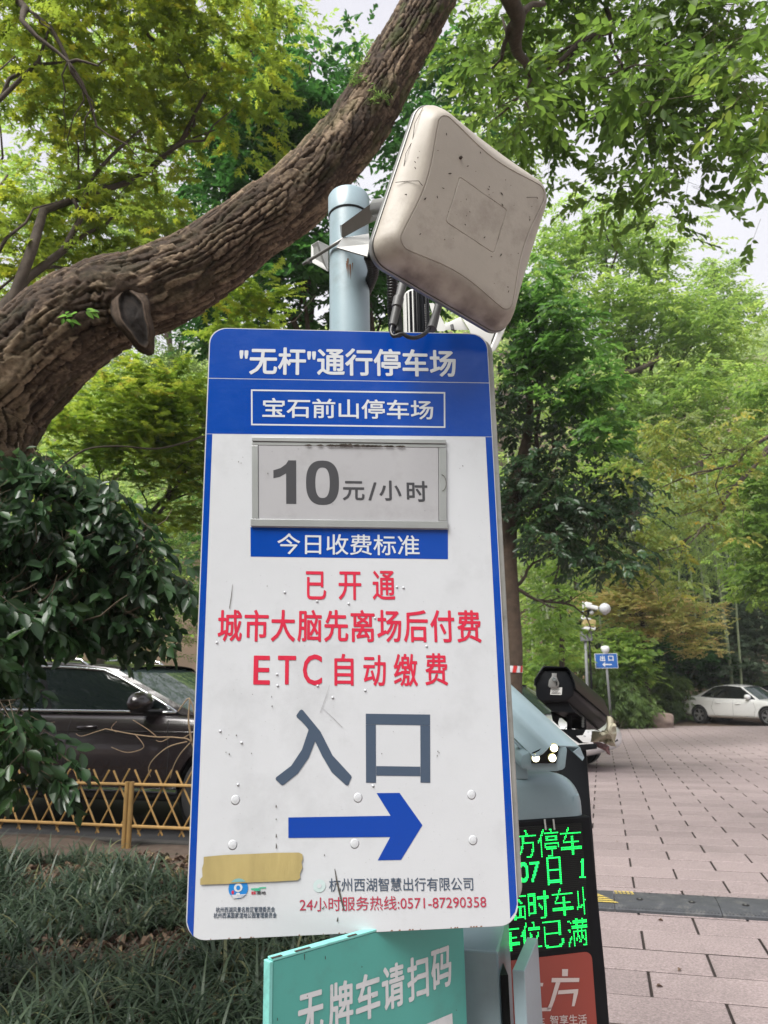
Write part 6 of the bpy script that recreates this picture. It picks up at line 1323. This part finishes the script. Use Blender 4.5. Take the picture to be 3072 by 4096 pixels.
# ------------------------------------------------------------------ big light green camphor on the right
t5_ = empty('camphor_tree', (at(2560, 2800, 33).x, 33, gz(0, 30)+.3), 'tall light green camphor tree beyond the yard, right of the antenna', 'tree')
trunk(t5_, catmull([Vector((t5_.location.x, 33, -.8)), at(2560, 2300, 32), at(2520, 1900, 30), at(2500, 1600, 28), at(2540, 1200, 27)], 4), [.4, .12], m='bark_dark'); fork(t5_, at(2520, 1750, 29), [at(2300, 1480, 26), at(2800, 1350, 27), at(2900, 1600, 26), at(2420, 1000, 26), at(2650, 1300, 26)], .16, 61, sub=5)
MB().tube(catmull([at(2400, 1470, 24), at(2500, 1488, 24.2), at(2560, 1475, 24.6), at(2640, 1430, 25)]), .09, 8).build('branch', 'bark_dark', t5_, smooth=True)
t5e = [E(2350, 950, 26, 260, 160, 2, 60), E(2560, 1000, 26.5, 240, 170, 2.2, 70), E(2300, 1220, 26, 220, 170, 2.2, 70), E(2560, 1280, 26, 280, 170, 2.4, 110), E(2750, 1300, 26.5, 200, 200, 2.2, 70), E(2900, 1380, 26.5, 120, 180, 1.8, 44), E(2480, 1600, 25.5, 280, 150, 2.2, 90), E(2740, 1600, 25.5, 240, 150, 2.2, 80), E(2920, 1680, 25, 130, 130, 1.5, 30), E(2620, 1780, 25, 260, 110, 2, 60), E(2430, 1850, 24.5, 200, 120, 1.6, 40), E(2200, 1050, 27, 160, 220, 2, 50), E(2430, 780, 26, 120, 60, 1.4, 10)]
foliage(t5_, thin(t5e, .5), 'leaf_fresh', crad=.95, K=11, per=9, L=.20, shape='rhomb', droop=.3, spread=.7)
t5b = empty('distant_tree', (at(2780, 2800, 40).x, 42, 4), 'slender pale tree top rising against the sky on the far right', 'tree')
trunk(t5b, [Vector((t5b.location.x, 42, 2)), at(2850, 1400, 41), at(2850, 1050, 40)], [.3, .1])
foliage(t5b, [E(2860, 1110, 40, 60, 60, 2, 20), E(2930, 1240, 40, 80, 80, 2, 26), E(2790, 1240, 40, 110, 90, 2, 26)], 'leaf_fresh', crad=1.0, K=9, per=8, L=.26, shape='rhomb', spread=.8)
# yellowing tree hanging in front
t6 = empty('yellowing_tree', (at(2950, 2800, 19).x+1.5, 19, gz(0, 19)), 'drooping tree with yellow-spotted pale leaves above the yard', 'tree')
trunk(t6, catmull([Vector((t6.location.x, 20, -.4)), at(3250, 2000, 20), at(3150, 1700, 19.5)], 4), [.2, .12]); fork(t6, at(3150, 1720, 19.5), [at(2550, 2000, 18), at(2500, 2350, 17.5), at(2780, 2150, 17.5), at(2650, 1850, 18)], .06, 71, sub=5)
t6e = [E(2650, 1780, 18, 240, 110, 1.2, 56), E(2500, 1950, 17.6, 170, 110, 1, 38), E(2480, 2150, 17.4, 140, 130, .8, 34), E(2640, 2150, 17.5, 160, 140, .9, 34), E(2640, 2300, 17.4, 100, 60, .6, 9), E(2720, 2380, 17.3, 50, 50, .4, 3), E(2800, 1950, 18, 180, 130, 1, 40), E(2860, 2080, 17.8, 120, 90, .7, 16), E(2930, 1750, 18.5, 150, 150, 1, 34)]
foliage(t6, thin(t6e, .5), 'leaf_yellowing', crad=.42, K=6, per=8, L=.13, shape='leaf', droop=.5, spread=.36, twigs=.003)
t7 = empty('light_green_tree', (at(3250, 2800, 21).x, 21, gz(0, 21)), 'light green leafy tree cut by the right edge of the view', 'tree')
trunk(t7, [Vector((t7.location.x, 21, -.5)), at(3260, 2000, 21), at(3200, 1500, 21)], [.2, .08])
foliage(t7, [E(3050, 2050, 21, 130, 170, 1, 60), E(3020, 1850, 21, 110, 130, 1, 40), E(3050, 2300, 20.6, 110, 110, .8, 34), E(3090, 1550, 22, 120, 200, 1.2, 44), E(3060, 2220, 20.8, 150, 160, .8, 40), E(3250, 2000, 21, 150, 500, 1.4, 90)], 'leaf_fresh', crad=.5, K=9, per=9, L=.14, shape='leaf', droop=.35, spread=.4)
# ------------------------------------------------------------------ orange maple, bushes along the far edge
t8 = empty('orange_maple', (at(2590, 2780, 30).x, 30, -.3), 'small maple turning orange above the bushes, behind the exit sign', 'tree')
trunk(t8, [Vector((t8.location.x, 30, -.5)), at(2570, 2500, 29.5), at(2560, 2380, 29.3)], [.12, .07]); fork(t8, at(2570, 2560, 29.5), [at(2420, 2330, 29), at(2760, 2480, 28.8), at(2550, 2280, 29)], .06, 81, sub=5)
t8e = [E(2480, 2300, 29, 130, 60, 1.2, 34), E(2560, 2400, 28.8, 220, 90, 1.4, 80), E(2700, 2480, 28.5, 190, 90, 1.4, 70), E(2480, 2430, 28.8, 140, 100, 1.2, 40), E(2800, 2560, 28.3, 90, 60, .9, 18), E(2390, 2400, 28.8, 80, 60, .9, 12)]
foliage(t8, t8e, 'leaf_orange', crad=.5, K=9, per=10, L=.13, shape='rhomb', droop=.05, spread=.45, flat_=.28, tilt=.22)
def bush(name, label, ells, m, y, crad=.45, K=9, per=9, L=.14, **k):
    c = ells[0][0]; b = empty(name, (float(c[0]), float(c[1]), float(terrain(c[0], c[1]))), label, 'shrub')
    top = Vector([float(q) for q in c]); fork(b, b.location, [top+Vector((random.uniform(-.6, .6), 0, random.uniform(0, .5))) for _ in range(4)], .035, int(abs(c[0])*100), sub=3, name='stem'); foliage(b, ells, m, crad=crad, K=K, per=per, L=L, **k); return b
bush('bush', 'large grey-green bush at the right edge above the white saloon', [E(2980, 2550, 33, 150, 170, 1.5, 110), E(3080, 2450, 33, 150, 200, 1.5, 90), E(2900, 2660, 32, 110, 80, 1.2, 40)], 'leaf_grey', 30, L=.17)
bush('bush', 'broad dark green bush under the orange maple', [E(2700, 2620, 32, 200, 110, 1.2, 100), E(2820, 2670, 32.5, 150, 70, 1.2, 60), E(2560, 2600, 31, 110, 110, 1, 44)], 'leaf_deep', 29, L=.16)
bush('bush', 'mid green bush beside the exit sign panel', [E(2500, 2620, 27.5, 100, 110, .9, 60), E(2540, 2690, 27.4, 80, 80, .8, 26)], 'leaf_fresh', 27.5, L=.15)
bush('fern_bush', 'feathery arching bush between the boulder and the white saloon', [E(2665, 2765, 30.6, 95, 80, .9, 80), E(2640, 2720, 30.8, 80, 55, .8, 30), E(2690, 2840, 30.4, 60, 40, .6, 20)], 'leaf_fern', 30.6, crad=.3, shape='narrow', L=.16, droop=.8)
bush('fern_bush', 'feathery arching bush left of the boulder behind the black camera', [E(2460, 2800, 27, 150, 80, .9, 90), E(2380, 2740, 27, 90, 80, .8, 40), E(2540, 2850, 26.8, 100, 45, .6, 36)], 'leaf_fern', 27, crad=.3, shape='narrow', L=.16, droop=.8)
bush('bush', 'pale green bush behind the hooded camera, left of the camera mast', [E(2210, 2640, 26, 110, 70, 1, 44), E(2270, 2580, 26.5, 70, 70, .8, 20), E(2130, 2700, 25.5, 80, 60, .8, 20)], 'leaf_fresh', 26, L=.13)
bush('bush', 'low olive bush behind the roof of the white saloon', [E(2870, 2735, 33, 130, 45, .8, 44), E(3050, 2750, 34, 150, 50, .8, 40)], 'leaf_fern', 29, L=.13)
# bamboo: each culm is a plant of its own
cult = [(2130, 2300, 27, .055, .4), (2170, 2250, 29, .05, -.2), (2225, 2200, 27, .055, .3), (2240, 2260, 30, .045, .1), (2185, 2280, 32, .05, 0), (2280, 2250, 31, .05, .2), (2840, 2100, 33, .07, .1), (2905, 2050, 31.5, .085, -.1), (2935, 2250, 31, .06, -.9), (2942, 2080, 33.5, .095, .1), (2755, 2250, 34, .07, .1), (2700, 2280, 36, .07, 0), (2800, 2200, 37, .06, .2), (2860, 2200, 38, .06, 0), (2985, 2150, 36, .07, .3), (3030, 2200, 35, .08, -.1), (2620, 2200, 35, .06, 0), (2560, 2150, 37, .06, .1), (2480, 2200, 35, .05, 0), (2400, 2350, 34, .06, 0), (2340, 2300, 33, .05, 0), (3065, 2250, 37, .07, 0), (2320, 2350, 36, .05, .1), (2660, 2150, 39, .07, 0), (2765, 2100, 40, .07, -.2), (2880, 2150, 41, .07, .1), (2965, 2100, 42, .07, 0)]
side_ = ['left of', 'behind', 'right of']
LB = {2905: 'pale bamboo culm, straight and brightest, above the grey-green bush', 2935: 'pale bamboo culm leaning against the straight one above the grey-green bush', 2942: 'stout grey culm right of the leaning bamboo'}
ORD = 'first second third fourth fifth sixth seventh eighth ninth tenth eleventh twelfth thirteenth fourteenth fifteenth sixteenth seventeenth eighteenth nineteenth twentieth twenty-first twenty-second twenty-third twenty-fourth twenty-fifth twenty-sixth twenty-seventh twenty-eighth'.split()
ORDER = sorted(q[0] for q in cult)
for i, (px_, py_, Y_, r_, ln) in enumerate(cult):
    b0 = at(px_, 2700, Y_); g0 = float(terrain(b0.x, b0.y)); top = at(px_, 1950, Y_); base = Vector((b0.x, b0.y, g0-.1)); top = Vector((b0.x-ln*1.2+.2, b0.y, g0+10.5))
    lb = LB.get(px_, 'slim bamboo culm in the dark grove, %s from the left' % ORD[ORDER.index(px_)]); 
    bb = empty('bamboo', base, lb, 'bamboo', 'bamboo culms in the dark grove'); pts = [base.lerp(top, j/14)+Vector((.15*math.sin(j*.35+i), 0, 0)) for j in range(15)]; rs = []
    mb = MB(); P2 = []; R2 = []
    for j in range(14):
        for t, k in ((0, 1.0), (.03, 1.14), (.06, 1.0), (.97, .97)): P2.append(pts[j].lerp(pts[j+1], t)); R2.append(r_*k*(1-.04*j))
    mb.tube(P2, R2, 8); mb.build('culm', 'culm', bb, smooth=True)
    tops = np.array([[top.x+RNG.normal()*1.0, top.y+RNG.normal()*1.0, top.z-2.5+RNG.normal()*1.6] for _ in range(12)])
    foliage(bb, None, 'leaf_bamboo', crad=.9, K=8, per=8, L=.26, shape='narrow', cl=tops, spread=.6, droop=.7)
# ------------------------------------------------------------------ wood on the hillside, reads as one mass
n = 5200; X = RNG.uniform(-70, 110, n); Y = 34+RNG.random(n)**1.3*110; 
left_ = (X < -8) & (RNG.random(n) < .6); Y[left_] = 18+RNG.random(left_.sum())*90
Zt = terrain(X, Y); keep = (Zt > SL*40+.4+0*X) & (Y > 33+X*.28) | left_; 
keep &= (np.arctan2(X, Y) < 1.0) & (np.arctan2(X, Y) > -1.0)
X, Y, Zt = X[keep], Y[keep], Zt[keep]; cl = np.stack([X, Y, Zt+RNG.uniform(.6, 4.2, len(X))], 1)
hw = empty('hillside_wood', (10, 60, 20), 'far wooded hillside of mixed pale greens behind the yard', 'wood'); 
k1 = RNG.random(len(cl)) < .55
def wood(sel, m, L, crad, nm): 
    o = foliage(hw, None, m, crad=crad, K=9, per=8, L=L, shape='rhomb', cl=cl[sel], spread=1.4, droop=.35, name=nm)
wood(k1, 'leaf_bamboo', .55, 2.0, 'bamboo_tops'); wood(~k1, 'leaf_fresh', .50, 1.9, 'tree_tops')
# shade trees of the grove edge closing the gaps behind the yard
gv_ = [W(x, 44+3*math.sin(x), 7.5+2*math.sin(x*1.7)+3, 5, 3, 3.2, 26) for x in np.arange(-6, 40, 7)]
gr = empty('grove_edge', (16, 44, 3), 'band of dim tree tops over the dark grove behind the yard', 'wood'); foliage(gr, gv_, 'leaf_fresh', crad=1.3, K=9, per=8, L=.34, shape='rhomb', spread=.9); 
dg_ = empty('shade_backdrop', (18, 39, 2), 'dark leaf backdrop standing for deep shade between the bamboo culms behind the orange maple', 'wood')  # backdrop of dark leaf colour, stands in for the shade inside the grove
foliage(dg_, [E(x, y, 39.5+.8*math.sin(x), 130, 90, 1.2, 26) for x in range(2280, 3200, 130) for y in (2080, 2240, 2400, 2540)], 'leaf_dark', crad=.9, K=9, per=8, L=.24, shape='narrow', spread=.7, droop=.8)
gl = [W(x, 17+2*math.sin(x*1.3), 4.2+math.sin(x*.9), 2.6, 1.6, 2.8, 40) for x in np.arange(-16, -1, 3)]
gl2 = empty('left_thicket', (-9, 17, 1), 'dark green thicket on the slope behind the left trees', 'wood'); foliage(gl2, gl, 'leaf_deep', crad=.8, K=8, per=8, L=.20, shape='rhomb', spread=.6)
WHR = ['left of the middle', 'straight behind the sign face', 'right of the middle', 'beyond the left one', 'nearest the leaning tree', 'farthest to the left', 'the tall one close on the left', 'farthest to the right', 'in the back row']
# unseen trees added behind the viewpoint for reflections in glossy film and car windows
for i, (x, y, h, r_) in enumerate(((-6, -10, 4.2, 3.0), (0, -14, 4.6, 3.4), (7, -11, 4.0, 2.8), (-12, -7, 4.2, 3.0), (-10, -.5, 4.4, 2.6), (-13.5, -3, 4.6, 2.8), (-11.0, 3.2, 6.4, 2.8), (14, -6, 4.4, 2.8), (-3, -18, 5.0, 3.4))):
    b_ = empty('reflection_tree', (x, y, -.1), 'unseen leafy tree added behind the viewpoint for reflections, ' + WHR[i], 'tree', 'unseen trees added for reflections'); trunk(b_, wobble((x, y, -.1), (x+.3, y, h-1), 8, .04, i), [.2, .1], m='bark_brown')
    foliage(b_, [W(x, y, h+1.4, r_+1, r_, 4.6, 190)], 'leaf_camphor', crad=.9, K=8, per=8, L=.26, shape='rhomb', spread=.8)
hg = empty('reflection_hedge', (0, -9, 0), 'unseen foliage row added behind the viewpoint for reflections', 'reflection_hedge')  # unseen low foliage, added to fill the car window reflections
foliage(hg, [W(x, -9+.5*math.sin(x), 1.2, 1.2, .8, 1.1, 26) for x in range(-14, 15, 2)], 'leaf_deep', crad=.5, K=8, per=8, L=.15, shape='rhomb', spread=.4)
# ------------------------------------------------------------------ liriope, litter
def inbed(x, y): u = x*E1.x+y*E1.y; v = x*E2.x+y*E2.y; return (u < -1.02) & (v < FV-.02) & (u > -9)
n = 2500; X = RNG.uniform(-3.6, .3, n); Y = RNG.uniform(2.3, 5.9, n); k = inbed(X, Y)
dens = vnoise((X, Y), 1.7, 41); v_ = X*E2.x+Y*E2.y; thin = (v_ > FV-1.15) & (v_ < FV-.1) & (X > -2.6)
k &= np.where(thin, dens > .62, dens > .22); X, Y = X[k], Y[k]; nc = len(X); nb = 10
bx = np.repeat(X, nb)+RNG.normal(0, .035, nc*nb); by = np.repeat(Y, nb)+RNG.normal(0, .035, nc*nb); bz = bedz(bx, by)-.01
az = RNG.uniform(0, 2*np.pi, nc*nb); Lb = RNG.uniform(.13, .34, nc*nb)*np.repeat(RNG.uniform(.7, 1.15, nc), nb); wb_ = RNG.uniform(.004, .0105, nc*nb); el0 = RNG.uniform(.9, 1.45, nc*nb); bend = RNG.uniform(.8, 2.3, nc*nb)
ns = 6; Pp = np.stack([bx, by, bz], 1); dirh = np.stack([np.cos(az), np.sin(az), 0*az], 1); sd = np.stack([-np.sin(az), np.cos(az), 0*az], 1); rows = []
for j in range(ns+1):
    w_ = wb_*(1-.92*(j/ns)**2.2); rows.append(Pp-sd*w_[:, None]); rows.append(Pp+sd*w_[:, None])
    e = el0-bend*(j/ns); Pp = Pp + (dirh*np.cos(e)[:, None]+np.array([0, 0, 1.])*np.sin(e)[:, None])*(Lb/ns)[:, None]
V = np.stack(rows, 1); N_ = len(V); kk_ = V.shape[1]
F = np.array([[2*j, 2*j+1, 2*j+3, 2*j+2] for j in range(ns)])[None]+np.arange(N_)[:, None, None]*kk_
me = bpy.data.meshes.new('grass'); me.vertices.add(N_*kk_); me.vertices.foreach_set('co', V.astype(np.float32).ravel()); me.loops.add(F.size); me.loops.foreach_set('vertex_index', F.astype(np.int32).ravel()); me.polygons.add(N_*ns)
me.polygons.foreach_set('loop_start', np.arange(0, F.size, 4, dtype=np.int32)); me.polygons.foreach_set('loop_total', np.full(N_*ns, 4, np.int32))
tt = np.repeat(np.clip(np.repeat(RNG.random(nc), nb)*.5+RNG.random(N_)*.5+np.where(RNG.random(N_) < .03, .6, 0), 0, 1), ns); A_ = me.attributes.new('tint', 'FLOAT', 'FACE'); A_.data.foreach_set('value', tt.astype(np.float32)); me.update(calc_edges=True)
g_ = link('grass', me, 'grass_blade', smooth=True); tag(g_, 'dark strap-leaved border grass in the bed below the sign', 'grass', kind='stuff')
n = 9500; X = RNG.uniform(-4, .3, n); Y = RNG.uniform(2.3, 5.9, n); k = inbed(X, Y); X, Y = X[k], Y[k]; n = len(X)
P = np.stack([X, Y, bedz(X, Y)+RNG.uniform(.002, .03, n)], 1); az = RNG.uniform(0, 6.28, n); D = np.stack([np.cos(az), np.sin(az), RNG.normal(0, .25, n)], 1); D /= np.linalg.norm(D, axis=1)[:, None]
N_ = np.stack([RNG.normal(0, .35, n), RNG.normal(0, .35, n), np.ones(n)], 1); N_ -= D*(N_*D).sum(1)[:, None]; N_ /= np.linalg.norm(N_, axis=1)[:, None]
o = link('leaf_litter', leafmesh('leaf_litter', P, D, N_, RNG.uniform(.025, .085, n), RNG.random(n), 'leaf', .35), 'litter'); tag(o, 'brown and tan fallen leaves over the soil of the garden bed', 'fallen leaves', kind='stuff')
# a few leaves on the paving
for i, (x, y, wh_) in enumerate(((2625, 3950, 'nearest the bottom of the view'), (2470, 3370, 'beyond the rubber ramp, beside the terminal'), (2654, 3686, 'just in front of the rubber ramp'), (2725, 3880, 'between the ramp and the bottom of the view'), (2600, 2998, 'far off near the nose of the white car'))):
    g0 = CAMP+ray(x, y)*((0-CAMZ)/(ray(x, y).z-SL*ray(x, y).y)); az = i*1.3
    me = leafmesh('fallen_leaf', np.array([[g0.x, g0.y, SL*g0.y+.004]]), np.array([[math.cos(az), math.sin(az), .05]]), np.array([[0, 0, 1.]]), np.array([.035]), np.array([.3+.1*i]), 'leaf', .3)
    o = link('fallen_leaf', me, 'litter'); tag(o, 'dry leaf on the paving, ' + wh_, 'leaf', 'dry leaves on the paving')
print('leaves', LEAFN[0])
# ------------------------------------------------------------------ thin humid air
hz = bpy.data.materials.new('humid_air'); hz.use_nodes = True; n_ = hz.node_tree; n_.nodes.remove(n_.nodes['Principled BSDF'])
pv = n_.nodes.new('ShaderNodeVolumePrincipled'); pv.inputs['Color'].default_value = (.93, .95, .97, 1); pv.inputs['Density'].default_value = .0009; pv.inputs['Anisotropy'].default_value = .0
n_.links.new(pv.outputs[0], n_.nodes['Material Output'].inputs['Volume'])
mb = MB(); mb.box((0, 105, 44), (330, 290, 98)); hzo = mb.build('haze', hz); tag(hzo, kind='stuff')
